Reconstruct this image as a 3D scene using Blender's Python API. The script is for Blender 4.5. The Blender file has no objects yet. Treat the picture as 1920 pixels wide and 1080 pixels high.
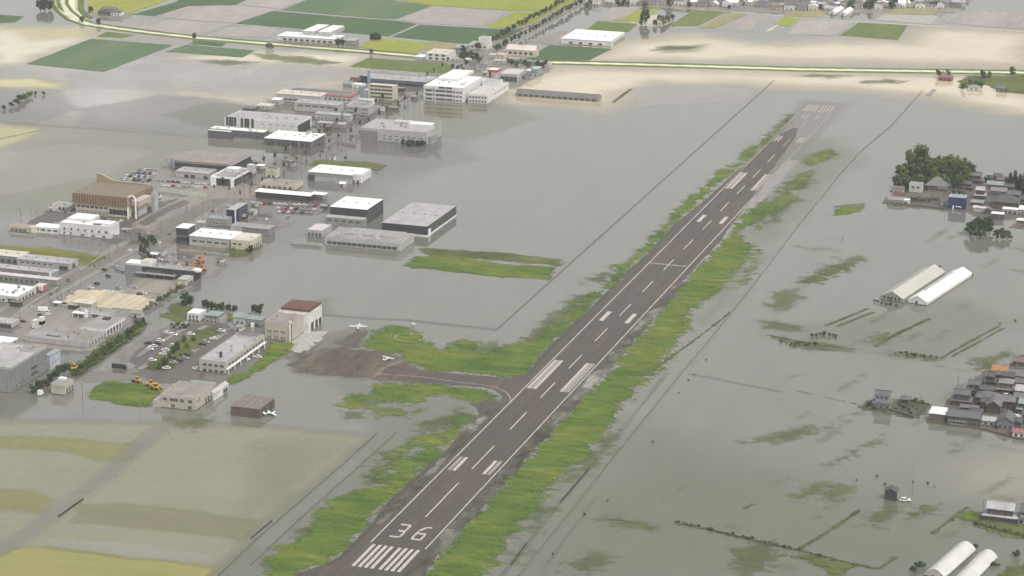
import bpy, math, random
import numpy as np
from mathutils import Matrix, Vector
random.seed(7)
S = bpy.context.scene
COL = S.collection

# ------------------------------------------------------------------ camera
CAM_F, CAM_P, YAW, PIT, ROL = 4556.865, np.array([395.533, -1034.404, 464.544]), -0.304107, 0.2801986, -0.0100156
def _rot():
    cy, sy, cp, sp = math.cos(YAW), math.sin(YAW), math.cos(PIT), math.sin(PIT)
    f = np.array([sy*cp, cy*cp, -sp]); r = np.array([cy, -sy, 0.]); d = np.cross(f, r)
    cr, sr = math.cos(ROL), math.sin(ROL)
    return np.array([r*cr+d*sr, -r*sr+d*cr, f])
RM = _rot()
cam_d = bpy.data.cameras.new('camera'); cam = bpy.data.objects.new('camera', cam_d); COL.objects.link(cam)
cam_d.sensor_width = 36; cam_d.lens = CAM_F/1920*36; cam_d.clip_start = 5; cam_d.clip_end = 40000
cam.matrix_world = Matrix(((RM[0][0], -RM[1][0], -RM[2][0], CAM_P[0]), (RM[0][1], -RM[1][1], -RM[2][1], CAM_P[1]),
                           (RM[0][2], -RM[1][2], -RM[2][2], CAM_P[2]), (0, 0, 0, 1)))
S.camera = cam
# ------------------------------------------------------------------ light and exposure
SUN_EL, SUN_AZ = math.radians(55), math.radians(125)
W = bpy.data.worlds.new('World'); S.world = W; W.use_nodes = True
nt = W.node_tree; nt.nodes.clear()
sky = nt.nodes.new('ShaderNodeTexSky'); sky.sky_type = 'NISHITA'; sky.sun_disc = False
sky.sun_elevation = SUN_EL; sky.sun_rotation = SUN_AZ; sky.dust_density = 4; sky.air_density = 1.2
hs = nt.nodes.new('ShaderNodeHueSaturation'); hs.inputs['Saturation'].default_value = 0.10
tint = nt.nodes.new('ShaderNodeMix'); tint.data_type = 'RGBA'; tint.blend_type = 'MULTIPLY'; tint.inputs['Factor'].default_value = 1
tint.inputs[7].default_value = (1.0, .993, .978, 1)
bg = nt.nodes.new('ShaderNodeBackground'); bg.inputs['Strength'].default_value = 0.142
wo = nt.nodes.new('ShaderNodeOutputWorld')
nt.links.new(sky.outputs[0], hs.inputs['Color']); nt.links.new(hs.outputs[0], tint.inputs[6])
nt.links.new(tint.outputs[2], bg.inputs[0]); nt.links.new(bg.outputs[0], wo.inputs[0])
sl = bpy.data.lights.new('sun', 'SUN'); sl.energy = 1.5; sl.angle = math.radians(14); sl.color = (1, .96, .9)
so = bpy.data.objects.new('sun', sl); COL.objects.link(so)
sd = Vector((math.sin(SUN_AZ)*math.cos(SUN_EL), math.cos(SUN_AZ)*math.cos(SUN_EL), math.sin(SUN_EL)))
so.rotation_euler = sd.to_track_quat('Z', 'Y').to_euler(); so.location = (0, 0, 900)
vs = S.view_settings; vs.view_transform = 'Standard'; vs.look = 'None'; vs.gamma = 1; vs.exposure = 0.43; vs.use_curve_mapping = False
cy = S.cycles
cy.max_bounces = 6; cy.diffuse_bounces = 2; cy.glossy_bounces = 3; cy.transmission_bounces = 2; cy.transparent_max_bounces = 16
cy.volume_bounces = 1; cy.use_denoising = True
try: cy.denoiser = 'OPENIMAGEDENOISE'
except Exception: pass

# ------------------------------------------------------------------ helpers: measuring on the ground
def G(x, y, z=0.0):
    d = np.array([(x-960)/CAM_F, (y-540)/CAM_F, 1.]) @ RM
    return CAM_P + d*((z-CAM_P[2])/d[2])
def PR(P):
    q = RM @ (np.asarray(P, float)-CAM_P)
    return 960+CAM_F*q[0]/q[2], 540+CAM_F*q[1]/q[2]
def GV(poly): return np.array([G(x, y)[:2] for x, y in poly])
def mpp(x, y): return float(np.linalg.norm(G(x, y)-CAM_P)/CAM_F)
def hgt(x, y, top):
    """height in metres of a vertical edge standing at pixel (x, y) whose top is at pixel row top"""
    a = G(x, y); lo, hi = 0., 80.
    for _ in range(40):
        m = (lo+hi)/2
        if PR(a+np.array([0, 0, m]))[1] > top: lo = m
        else: hi = m
    return (lo+hi)/2
def fit(a, u, z, px, lo=.5, hi=260., wx=1., wy=1.):
    """length t so that a + u t at height z falls nearest pixel px"""
    ts = np.linspace(lo, hi, 1500); best = None
    for t in ts:
        q = PR(np.array([a[0]+u[0]*t, a[1]+u[1]*t, z])); e = wx*(q[0]-px[0])**2+wy*(q[1]-px[1])**2
        if best is None or e < best[0]: best = (e, t)
    return best[1]
# value noise
_R = np.random.RandomState(3); _T = _R.rand(256, 256)
def vnoise(x, y, s):
    x, y = x/s, y/s; xi, yi = np.floor(x).astype(int), np.floor(y).astype(int); fx, fy = x-xi, y-yi
    fx, fy = fx*fx*(3-2*fx), fy*fy*(3-2*fy)
    T = lambda i, j: _T[i % 256, j % 256]
    return (T(xi, yi)*(1-fx)+T(xi+1, yi)*fx)*(1-fy)+(T(xi, yi+1)*(1-fx)+T(xi+1, yi+1)*fx)*fy
def fbm(x, y, s): return .5*vnoise(x, y, s)+.28*vnoise(x+71, y+13, s/2.1)+.22*vnoise(x+7, y+191, s/4.3)

# ------------------------------------------------------------------ materials
MATS = {}; WIOR = 1.62
def nodes(name):
    m = bpy.data.materials.new(name); m.use_nodes = True
    t = m.node_tree; t.nodes.clear(); return m, t
def N(t, k, **kw):
    n = t.nodes.new(k)
    for a, b in kw.items(): setattr(n, a, b)
    return n
def noise(t, scale, detail=4, rough=.55, sc=(1, 1, 1), dist=0):
    tc = N(t, 'ShaderNodeTexCoord'); mp = N(t, 'ShaderNodeMapping'); mp.inputs['Scale'].default_value = sc
    n = N(t, 'ShaderNodeTexNoise'); n.inputs['Scale'].default_value = scale; n.inputs['Detail'].default_value = detail
    n.inputs['Roughness'].default_value = rough; n.inputs['Distortion'].default_value = dist
    t.links.new(tc.outputs['Object'], mp.inputs[0]); t.links.new(mp.outputs[0], n.inputs['Vector']); return n
def ramp(t, src, stops, interp='LINEAR'):
    r = N(t, 'ShaderNodeValToRGB'); r.color_ramp.interpolation = interp
    e = r.color_ramp.elements
    while len(e) < len(stops): e.new(.5)
    for i, (p, c) in enumerate(stops):
        e[i].position = p; e[i].color = (*c, 1) if len(c) == 3 else c
    t.links.new(src, r.inputs[0]); return r
def mul(t, a, b, fac=1., mode='MULTIPLY'):
    m = N(t, 'ShaderNodeMix', data_type='RGBA', blend_type=mode)
    if isinstance(fac, float): m.inputs[0].default_value = fac
    else: t.links.new(fac, m.inputs[0])
    for s, i in ((a, 6), (b, 7)):
        if isinstance(s, tuple): m.inputs[i].default_value = (*s, 1)
        else: t.links.new(s, m.inputs[i])
    return m.outputs[2]
def bsdf(t, col, rough=.7, spec=.3, bump=None, bstr=.3, bdist=.1, metal=0.):
    b = N(t, 'ShaderNodeBsdfPrincipled')
    if isinstance(col, tuple): b.inputs['Base Color'].default_value = (*col, 1)
    else: t.links.new(col, b.inputs['Base Color'])
    if isinstance(rough, float): b.inputs['Roughness'].default_value = rough
    else: t.links.new(rough, b.inputs['Roughness'])
    b.inputs['Specular IOR Level'].default_value = spec; b.inputs['Metallic'].default_value = metal
    if bump is not None:
        bp = N(t, 'ShaderNodeBump'); bp.inputs['Strength'].default_value = bstr; bp.inputs['Distance'].default_value = bdist
        t.links.new(bump, bp.inputs['Height']); t.links.new(bp.outputs[0], b.inputs['Normal'])
    return b
def out(t, sh):
    o = N(t, 'ShaderNodeOutputMaterial'); t.links.new(sh, o.inputs['Surface'])
def sc(c, k): return tuple(min(1, max(0, v*k)) for v in c)
def paint(key, c, rough=.65, var=.18, scale=.35, spec=.3, streak=0., rib=None, ribw=1.0, metal=0.):
    """weathered paint: blotches, optional downward grime streaks, optional standing seams"""
    if key in MATS: return MATS[key]
    m, t = nodes(key)
    n = noise(t, scale, 5, .6)
    col = ramp(t, n.outputs['Fac'], [(.3, sc(c, 1-var*1.25)), (.7, sc(c, 1+var*.7))]).outputs[0]
    if streak:
        n2 = noise(t, 1.6, 3, .6, (1, 1, .08))
        g = ramp(t, n2.outputs['Fac'], [(.38, (1-streak,)*3), (.6, (1, 1, 1))]).outputs[0]
        col = mul(t, col, g)
    bump = None
    if rib:
        tc = N(t, 'ShaderNodeTexCoord'); wv = N(t, 'ShaderNodeTexWave', wave_type='BANDS', bands_direction=rib)
        wv.inputs['Scale'].default_value = .314/ribw
        t.links.new(tc.outputs['Object'], wv.inputs['Vector']); bump = wv.outputs['Fac']
        g = ramp(t, wv.outputs['Fac'], [(.0, (.80,)*3), (.25, (1, 1, 1))]).outputs[0]
        col = mul(t, col, g)
    out(t, bsdf(t, col, rough, spec, bump, .5, .15, metal).outputs[0]); MATS[key] = m; return m
def glass_mat():
    m, t = nodes('window_glass')
    n = noise(t, .9, 2); col = ramp(t, n.outputs['Fac'], [(.35, (.018, .022, .026)), (.65, (.06, .068, .075))]).outputs[0]
    out(t, bsdf(t, col, .12, .6).outputs[0]); return m
def foliage(key, a, b):
    if key in MATS: return MATS[key]
    m, t = nodes(key); n = noise(t, .55, 3, .6); oi = N(t, 'ShaderNodeObjectInfo')
    col = ramp(t, n.outputs['Fac'], [(.32, a), (.68, b)]).outputs[0]
    v = ramp(t, oi.outputs['Random'], [(0, (.78, .8, .8)), (1, (1.22, 1.15, 1.05))]).outputs[0]
    p = bsdf(t, mul(t, col, v), .75, .15)
    out(t, p.outputs[0]); MATS[key] = m; return m
def dens_attr(t):
    a = N(t, 'ShaderNodeAttribute', attribute_name='dens'); return a.outputs['Fac']
def math_(t, op, a, b=None, clamp=False):
    n = N(t, 'ShaderNodeMath', operation=op, use_clamp=clamp)
    for i, s in enumerate((a, b)):
        if s is None: continue
        if isinstance(s, (int, float)): n.inputs[i].default_value = s
        else: t.links.new(s, n.inputs[i])
    return n.outputs[0]
def alpha_out(t, sh, alpha):
    tr = N(t, 'ShaderNodeBsdfTransparent'); mx = N(t, 'ShaderNodeMixShader')
    t.links.new(alpha, mx.inputs[0]); t.links.new(tr.outputs[0], mx.inputs[1]); t.links.new(sh, mx.inputs[2]); out(t, mx.outputs[0])
def grass_mat(key, c1, c2, c3, fine=.45, streak=(.42, 1, 1), soft=.16, gain=.9, thr=.35, amax=1.):
    """vegetation whose cover thins out at its edges: the fine noise decides where blades still stand"""
    if key in MATS: return MATS[key]
    m, t = nodes(key)
    big = noise(t, .035, 4, .6, streak); mid = noise(t, .16, 5, .65, streak); fin = noise(t, fine, 4, .7)
    col = ramp(t, big.outputs['Fac'], [(.36, c1), (.50, c2), (.64, c3)]).outputs[0]
    g = ramp(t, mid.outputs['Fac'], [(.3, (.62, .68, .6)), (.7, (1.3, 1.22, 1.25))]).outputs[0]
    h = ramp(t, fin.outputs['Fac'], [(.3, (.8, .82, .8)), (.7, (1.16, 1.14, 1.1))]).outputs[0]
    col = mul(t, mul(t, col, g), h)
    p = bsdf(t, col, .85, .1, fin.outputs['Fac'], .6, .4)
    d = dens_attr(t)
    mixn = math_(t, 'ADD', math_(t, 'MULTIPLY', fin.outputs['Fac'], .5), math_(t, 'MULTIPLY', mid.outputs['Fac'], .5))
    e = math_(t, 'ADD', d, math_(t, 'MULTIPLY', math_(t, 'SUBTRACT', mixn, .5), gain*2))
    mr = N(t, 'ShaderNodeMapRange', interpolation_type='SMOOTHSTEP'); mr.inputs[1].default_value = thr-soft; mr.inputs[2].default_value = thr+soft
    t.links.new(e, mr.inputs[0]); alpha_out(t, p.outputs[0], math_(t, 'MULTIPLY', mr.outputs[0], amax)); MATS[key] = m; return m
MK = .74
def murk_mat(key, c, amax=1., rough=.05, spec=.5, var=.08, nscale=.02, sc3=(1, 1, 1)):
    """water carrying more (or other) silt, or something just under the surface: blends into the water round it"""
    if key in MATS: return MATS[key]
    m, t = nodes(key)
    c = sc(c, MK); n = noise(t, nscale, 5, .6, sc3); n2 = noise(t, nscale*7, 4, .6, sc3)
    col = ramp(t, n.outputs['Fac'], [(.3, sc(c, 1-var)), (.7, sc(c, 1+var))]).outputs[0]
    p = bsdf(t, col, rough, spec); p.inputs['IOR'].default_value = WIOR
    d = math_(t, 'MULTIPLY', dens_attr(t), math_(t, 'ADD', .86, math_(t, 'MULTIPLY', n2.outputs['Fac'], .28)), True)
    alpha_out(t, p.outputs[0], math_(t, 'MULTIPLY', d, amax)); MATS[key] = m; return m
def water_mat():
    m, t = nodes('flood_water')
    n = noise(t, .0035, 6, .6, (1, .45, 1), .6); n2 = noise(t, .03, 5, .6, (1.6, .35, 1), .4)
    col = ramp(t, n.outputs['Fac'], [(.3, (.126, .131, .106)), (.5, (.139, .140, .119)), (.72, (.153, .149, .132))]).outputs[0]
    col = mul(t, col, ramp(t, n2.outputs['Fac'], [(.3, (.925, .93, .92)), (.7, (1.06, 1.055, 1.045))]).outputs[0])
    r = ramp(t, n2.outputs['Fac'], [(.3, (.03,)*3), (.7, (.07,)*3)]).outputs[0]
    nb = noise(t, .5, 3, .5)
    p = bsdf(t, col, r, .5, nb.outputs['Fac'], .015, .3); p.inputs['IOR'].default_value = WIOR
    out(t, p.outputs[0]); return m
def asphalt_mat(key, c, var=.2):
    if key in MATS: return MATS[key]
    m, t = nodes(key)
    a = noise(t, .05, 5, .65, (1, .22, 1), .5); b = noise(t, .6, 4, .7, (1, .3, 1)); c3 = noise(t, .012, 3, .5)
    col = ramp(t, a.outputs['Fac'], [(.3, sc(c, 1-var)), (.5, c), (.7, sc(c, 1+var))]).outputs[0]
    col = mul(t, col, ramp(t, b.outputs['Fac'], [(.3, (.86, .86, .87)), (.7, (1.1, 1.1, 1.08))]).outputs[0])
    col = mul(t, col, ramp(t, c3.outputs['Fac'], [(.35, (.9, .93, .97)), (.65, (1.1, 1.05, 1.0))]).outputs[0])
    st = noise(t, .32, 4, .65, (1, .018, 1)); col = mul(t, col, ramp(t, st.outputs['Fac'], [(.32, (.80, .79, .79)), (.5, (1, 1, 1)), (.68, (1.16, 1.13, 1.08))]).outputs[0])
    r = ramp(t, a.outputs['Fac'], [(.3, (.35,)*3), (.7, (.7,)*3)]).outputs[0]
    out(t, bsdf(t, col, r, .35, b.outputs['Fac'], .2, .05).outputs[0]); MATS[key] = m; return m
def worn_paint(key, c, amax=.95):
    if key in MATS: return MATS[key]
    m, t = nodes(key); n = noise(t, .9, 5, .7, (1, .35, 1))
    al = ramp(t, n.outputs['Fac'], [(.3, (amax*.4,)*3), (.55, (amax,)*3)]).outputs[0]
    p = bsdf(t, c, .6, .3); alpha_out(t, p.outputs[0], al); MATS[key] = m; return m
def field_mat(key, a, b, row=(1, .12, 1)):
    if key in MATS: return MATS[key]
    m, t = nodes(key); n = noise(t, .018, 5, .6, row, .4); n2 = noise(t, .25, 4, .65, row)
    col = ramp(t, n.outputs['Fac'], [(.32, a), (.68, b)]).outputs[0]
    col = mul(t, col, ramp(t, n2.outputs['Fac'], [(.3, (.84, .86, .84)), (.7, (1.14, 1.12, 1.1))]).outputs[0])
    out(t, bsdf(t, col, .85, .1, n2.outputs['Fac'], .5, .3).outputs[0]); MATS[key] = m; return m

GLASS = glass_mat()
WHITE = paint('white_wall', (.62, .61, .59), streak=.12); CREAM = paint('cream_wall', (.50, .46, .36), streak=.12)
BEIGE = paint('beige_wall', (.42, .385, .335), streak=.14); GREYW = paint('grey_wall', (.26, .26, .255), streak=.15)
LGREY = paint('light_grey_wall', (.38, .38, .37), streak=.12); DARKW = paint('dark_wall', (.045, .047, .052), streak=.1)
NAVY = paint('navy_wall', (.02, .026, .075)); BROWNW = paint('brown_wall', (.12, .095, .075), streak=.15); PINK = paint('pink_wall', (.44, .41, .40), streak=.12)
WOOD = paint('dark_wood_wall', (.07, .055, .045), streak=.2)
R_WHITE = paint('white_metal_roof', (.80, .80, .79), .45, .12, .08, rib='X', ribw=1.2); R_LAV = paint('lavender_metal_roof', (.37, .36, .37), .5, .2, .12, rib='X', ribw=1.2)
R_GREY = paint('grey_flat_roof', (.27, .26, .255), .8, .2, .12); R_TAUPE = paint('taupe_flat_roof', (.25, .225, .21), .8, .18, .12)
R_CREAM = paint('cream_roof', (.55, .5, .43), .6, .12, .08, rib='X', ribw=1.2); R_DARK = paint('dark_grey_tile', (.085, .085, .09), .5, .25, .5, rib='Y', ribw=.6)
R_MID = paint('mid_grey_tile', (.12, .12, .125), .5, .22, .5, rib='Y', ribw=.6); R_PURP = paint('purple_grey_tile', (.155, .147, .152), .5, .2, .5, rib='Y', ribw=.6)
R_BROWN = paint('brown_red_roof', (.12, .055, .045), .5, .15, .2, rib='X', ribw=1.2); R_RED = paint('red_roof', (.25, .085, .08), .5, .15, .2, rib='X', ribw=1.2)
R_ORANGE = paint('orange_roof', (.36, .18, .085), .6, .2, .3, rib='X', ribw=1.); R_PINK = paint('pink_roof', (.52, .475, .47), .5, .12, .1, rib='X', ribw=1.2)
R_GREEN = paint('grey_green_roof', (.24, .28, .25), .5, .15, .1, rib='X', ribw=1.); R_BLUE = paint('pale_blue_roof', (.27, .295, .325), .5, .15, .1, rib='X', ribw=1.)
TRIM = paint('white_trim', (.7, .7, .69)); GTRIM = paint('grey_trim', (.3, .3, .3)); DTRIM = paint('dark_trim', (.06, .06, .065))
CONC = paint('concrete', (.34, .325, .30), .85, .22, .3); POLE = paint('pole_concrete', (.20, .19, .18), .8); BARK = paint('bark', (.09, .07, .05), .9)
REDP = paint('red_paint', (.42, .05, .06)); ORANGE = paint('orange_paint', (.45, .16, .04)); YEL = paint('yellow_paint', (.5, .33, .03)); BLACK = paint('black_rubber', (.025, .025, .026))
TEAL = paint('teal_wall', (.20, .28, .29)); BLUEP = paint('blue_paint', (.022, .03, .10), var=.15)
CARW = paint('car_white', (.7, .7, .7), .3, .04, spec=.5); CARS = paint('car_silver', (.35, .35, .37), .3, .05, spec=.5); CARB = paint('car_black', (.02, .02, .024), .25, .05, spec=.5)
CARR = paint('car_red', (.3, .03, .03), .3, .05, spec=.5); CARU = paint('car_blue', (.05, .08, .2), .3, .05, spec=.5)
LEAF = foliage('broad_leaves', (.03, .058, .018), (.085, .125, .036)); LEAFD = foliage('dark_leaves', (.018, .036, .018), (.042, .07, .028)); LEAFL = foliage('olive_leaves', (.045, .062, .02), (.10, .125, .04))
DRY = foliage('dry_leaves', (.09, .085, .06), (.17, .16, .12))

# ------------------------------------------------------------------ mesh building
class MB:
    def __init__(s): s.v, s.f, s.m, s.mats = [], [], [], []
    def mi(s, m):
        if m not in s.mats: s.mats.append(m)
        return s.mats.index(m)
    def poly(s, pts, m):
        n = len(s.v); s.v += [tuple(map(float, p)) for p in pts]; s.f.append(tuple(range(n, n+len(pts)))); s.m.append(s.mi(m))
    def box(s, x0, y0, z0, x1, y1, z1, m, top=None, bottom=True):
        n = len(s.v); k = s.mi(m); kt = s.mi(top) if top else k
        s.v += [(x0, y0, z0), (x1, y0, z0), (x1, y1, z0), (x0, y1, z0), (x0, y0, z1), (x1, y0, z1), (x1, y1, z1), (x0, y1, z1)]
        F = [((0, 1, 5, 4), k), ((1, 2, 6, 5), k), ((2, 3, 7, 6), k), ((3, 0, 4, 7), k), ((4, 5, 6, 7), kt)]
        if bottom: F.append(((3, 2, 1, 0), k))
        for f, q in F: s.f.append(tuple(n+i for i in f)); s.m.append(q)
    def prism(s, pts, z0, z1, m, side=None):
        n = len(s.v); c = len(pts); ar = sum(pts[i][0]*pts[(i+1) % c][1]-pts[(i+1) % c][0]*pts[i][1] for i in range(c))
        if ar < 0: pts = list(pts)[::-1]
        s.v += [(float(x), float(y), z0) for x, y in pts]+[(float(x), float(y), z1) for x, y in pts]
        s.f.append(tuple(range(n+c, n+2*c))); s.m.append(s.mi(m)); k = s.mi(side or m)
        for i in range(c):
            j = (i+1) % c; s.f.append((n+i, n+j, n+c+j, n+c+i)); s.m.append(k)
    def tube(s, a, b, r0, r1, m, seg=6, cap=True):
        a, b = Vector(a), Vector(b); d = (b-a).normalized(); x = d.orthogonal().normalized(); y = d.cross(x); n = len(s.v)
        for c, r in ((a, r0), (b, r1)):
            for i in range(seg):
                q = c+(x*math.cos(2*math.pi*i/seg)+y*math.sin(2*math.pi*i/seg))*r; s.v.append(tuple(q))
        k = s.mi(m)
        for i in range(seg):
            j = (i+1) % seg; s.f.append((n+i, n+j, n+seg+j, n+seg+i)); s.m.append(k)
        if cap:
            s.f.append(tuple(n+seg+i for i in range(seg))); s.m.append(k); s.f.append(tuple(n+i for i in reversed(range(seg)))); s.m.append(k)
    def data(s, name):
        me = bpy.data.meshes.new(name); me.from_pydata(s.v, [], s.f)
        for m in s.mats: me.materials.append(m)
        me.polygons.foreach_set('material_index', s.m); me.update(); return me
def link(name, me, parent=None, loc=(0, 0, 0), rz=0., scale=None):
    o = bpy.data.objects.new(name, me); COL.objects.link(o); o.location = loc
    if rz: o.rotation_euler = (0, 0, rz)
    if scale is not None: o.scale = (scale,)*3 if isinstance(scale, (int, float)) else scale
    if parent is not None: o.parent = parent
    return o
def tag(o, label=None, cat=None, group=None, kind=None):
    if label: o['label'] = label
    if cat: o['category'] = cat
    if group: o['group'] = group
    if kind: o['kind'] = kind
    return o
def thing(name, label, cat, loc, rz=0., group=None): return tag(link(name, None, None, loc, rz), label, cat, group)
def struct(name, me, loc=(0, 0, 0)): return tag(link(name, me, None, loc), kind='structure')
WORDS = 'first second third fourth fifth sixth seventh eighth ninth tenth eleventh twelfth thirteenth fourteenth fifteenth sixteenth seventeenth eighteenth nineteenth twentieth'.split()
TENS = {20: 'twenty', 30: 'thirty', 40: 'forty', 50: 'fifty', 60: 'sixty', 70: 'seventy', 80: 'eighty'}
TENTH = {30: 'thirtieth', 40: 'fortieth', 50: 'fiftieth', 60: 'sixtieth', 70: 'seventieth', 80: 'eightieth'}
def ordn(i):
    n = i+1
    if n <= 20: return WORDS[i]
    return TENTH[n] if n % 10 == 0 else TENS[n//10*10]+'-'+WORDS[n % 10-1]

# ------------------------------------------------------------------ soft ground cover
def sdist(P, V):
    n = len(V); d = np.full(len(P), 1e18); ins = np.zeros(len(P), bool)
    for i in range(n):
        a, b = V[i], V[(i+1) % n]; e = b-a; w = P-a
        t = np.clip((w@e)/max(e@e, 1e-9), 0, 1); q = w-t[:, None]*e; d = np.minimum(d, (q*q).sum(1))
        c1 = (a[1] <= P[:, 1]) & (b[1] > P[:, 1]); c2 = (a[1] > P[:, 1]) & (b[1] <= P[:, 1]); cr = e[0]*w[:, 1]-e[1]*w[:, 0]
        ins ^= (c1 & (cr > 0)) | (c2 & (cr < 0))
    d = np.sqrt(d); return np.where(ins, d, -d)
_SK = [0]
def soft(name, poly, mat, cell=2.5, edge=6., rag=6., ns=12., z0=.04, h=0., kind='stuff', dmax=1., world=False, parent=None):
    _SK[0] += 1; z0 += .0021*(_SK[0] % 40)
    V = np.array(poly, float) if world else GV(poly)
    pad = edge+rag; lo, hi = V.min(0)-pad, V.max(0)+pad
    nx, ny = max(2, int((hi[0]-lo[0])/cell)+1), max(2, int((hi[1]-lo[1])/cell)+1)
    X, Y = np.meshgrid(np.linspace(lo[0], hi[0], nx), np.linspace(lo[1], hi[1], ny)); P = np.stack([X.ravel(), Y.ravel()], 1)
    sdv = sdist(P, V)-(1.0 if name == 'grass' else 0)+(fbm(P[:, 0], P[:, 1], ns)-.5)*2*rag
    dens = np.clip((sdv+edge*.5)/edge, 0, 1)*dmax; dens = dens.reshape(ny, nx)
    keep = np.zeros((ny, nx), bool); cellk = (dens[:-1, :-1]+dens[1:, :-1]+dens[:-1, 1:]+dens[1:, 1:]) > 0
    idx = -np.ones((ny, nx), int)
    for dy in (0, 1):
        for dx in (0, 1): keep[dy:ny-1+dy, dx:nx-1+dx] |= cellk
    idx[keep] = np.arange(keep.sum())
    hz = z0+(h*np.clip(dens, 0, 1)*(.35+1.1*fbm(X+31, Y+77, 5.)) if h else 0*X)
    co = np.stack([X[keep], Y[keep], hz[keep]], 1)
    cj, ci = np.nonzero(cellk)
    F = np.stack([idx[cj, ci], idx[cj, ci+1], idx[cj+1, ci+1], idx[cj+1, ci]], 1)
    me = bpy.data.meshes.new(name); me.from_pydata(co.tolist(), [], F.tolist()); me.materials.append(mat)
    at = me.attributes.new('dens', 'FLOAT', 'POINT'); at.data.foreach_set('value', dens[keep].astype(np.float32))
    if h: me.polygons.foreach_set('use_smooth', [True]*len(me.polygons))
    me.update(); return tag(link(name, me, parent), kind=kind)
def slab(name, poly, mat, z1=.3, z0=-.5, side=None, world=False):
    b = MB(); b.prism(poly if world else [tuple(p) for p in GV(poly)], z0, z1, mat, side); return struct(name, b.data(name))
def strip(pts, w):
    """polygon of width w (m) round a world polyline"""
    P = np.array(pts, float); L, Rr = [], []
    for i in range(len(P)):
        d = P[min(i+1, len(P)-1)]-P[max(i-1, 0)]; d /= np.linalg.norm(d); n = np.array([-d[1], d[0]])*w/2
        L.append(P[i]+n); Rr.append(P[i]-n)
    return L+Rr[::-1]
# ================================================================== THE SETTING
HAZE = .47e-4
GRASS = grass_mat('verge_grass', (.057, .102, .023), (.087, .134, .028), (.124, .150, .034), gain=1.8, thr=.5, soft=.2)
GRASSD = grass_mat('dull_grass', (.06, .082, .03), (.09, .112, .042), (.125, .132, .052), gain=1.7, thr=.5, soft=.2)
WEED = grass_mat('flooded_weeds', (.085, .105, .05), (.11, .135, .06), (.145, .158, .08), gain=1.9, thr=.5, soft=.45, fine=.3, amax=.6)
TUFT = grass_mat('weed_tufts', (.06, .075, .035), (.085, .105, .045), (.11, .125, .065), gain=1.4, thr=.45, amax=.8)
MUD = murk_mat('silt_glare_plume', (.72, .61, .42), 1., .06, .5)  # silt tone raised to paint in bright reflection of horizon clouds
TANW = murk_mat('tan_flood', (.29, .29, .185), .9, .06, .5)
OLIVEW = murk_mat('olive_flood', (.29, .275, .06), .95, .12, .45, .14, .03, (.25, 1.6, 1))
DULLW = murk_mat('dull_olive_flood', (.26, .24, .12), .9, .1, .45, .12, .03, (.25, 1.6, 1))
GREYL = murk_mat('grey_lane_flood', (.285, .275, .27), .85, .06, .5)
GREENW = murk_mat('green_flood', (.20, .235, .13), .8, .2, .4, .1)
LAVW = murk_mat('lavender_flood', (.54, .495, .46), .9, .06, .5)
CREAMW = murk_mat('cream_flood', (.84, .75, .55), .9, .06, .5)
YELW = murk_mat('yellow_flood', (.66, .60, .27), .9, .2, .4)
DARKW2 = murk_mat('ditch_line', (.17, .17, .14), .8, .2, .4)
SUBM = murk_mat('submerged_asphalt', (.27, .235, .22), .85, .12, .5)
BROWNF = murk_mat('brown_shallows', (.22, .195, .165), .9, .06, .45, .2, .06)
ASPH = asphalt_mat('runway_asphalt', (.069, .057, .049), .3); ROADA = asphalt_mat('road_asphalt', (.15, .135, .12)); APRON = asphalt_mat('apron_asphalt', (.10, .08, .066), .32)
LOTA = asphalt_mat('car_park_asphalt', (.10, .088, .082)); SAND = asphalt_mat('sand_lot', (.42, .365, .27), .16)
GRAV = asphalt_mat('paved_yard', (.21, .195, .175), .2)
LINE = worn_paint('runway_paint', (.50, .46, .42), .9); LINEW = worn_paint('worn_runway_paint', (.36, .33, .30), .75); LINES_ = worn_paint('drowned_paint', (.52, .45, .42), .55)

b = MB(); b.box(-12000, -12000, -6, 12000, 12000, -2.5, paint('mud', (.16, .14, .10), .9)); struct('ground', b.data('ground'))
b = MB(); b.poly([(-11990, -11990, 0), (11990, -11990, 0), (11990, 11990, 0), (-11990, 11990, 0)], water_mat()); struct('flood_water', b.data('flood_water'))

def haze_mat():
    m, t = nodes('haze'); v = N(t, 'ShaderNodeVolumePrincipled'); v.inputs['Density'].default_value = HAZE
    v.inputs['Color'].default_value = (.99, .985, .97, 1); v.inputs['Anisotropy'].default_value = .2
    o = N(t, 'ShaderNodeOutputMaterial'); t.links.new(v.outputs[0], o.inputs['Volume']); return m
b = MB(); b.box(-12050, -12050, -7, 12050, 12050, 474, haze_mat()); tag(link('haze', b.data('haze')), kind='stuff')
# ---- silt with cloud reflection in its colour, drowned fields, lanes (all flush with the water)
soft('silt_glare_plume', [(930, 155), (965, 140), (1040, 124), (1960, 146), (1960, 212), (1800, 196), (1700, 178), (1560, 163), (1380, 160), (1240, 157), (1180, 175), (1130, 205), (1040, 196), (960, 192)], MUD, 8, 70, 30, 90, .012, kind='structure')
soft('silt_glare_plume', [(1175, 80), (1290, 58), (1420, 78), (1560, 74), (1690, 78), (1730, 50), (1960, 62), (1960, 128), (1040, 112), (1110, 105)], MUD, 9, 80, 25, 90, .014, kind='structure')
soft('silt_glare_plume', [(-30, 60), (180, 55), (330, 96), (480, 92), (690, 108), (650, 150), (480, 190), (360, 250), (-30, 300)], LAVW, 9, 260, 70, 160, .012, kind='structure')
soft('silt_glare_plume', [(0, 50), (160, 52), (170, 70), (50, 118), (-30, 128), (-30, 55)], CREAMW, 7, 40, 15, 60, .016, kind='structure')
soft('silt_glare_plume', [(340, 108), (480, 96), (690, 104), (655, 128), (520, 122), (420, 118)], CREAMW, 7, 40, 15, 60, .018, kind='structure')
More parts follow.
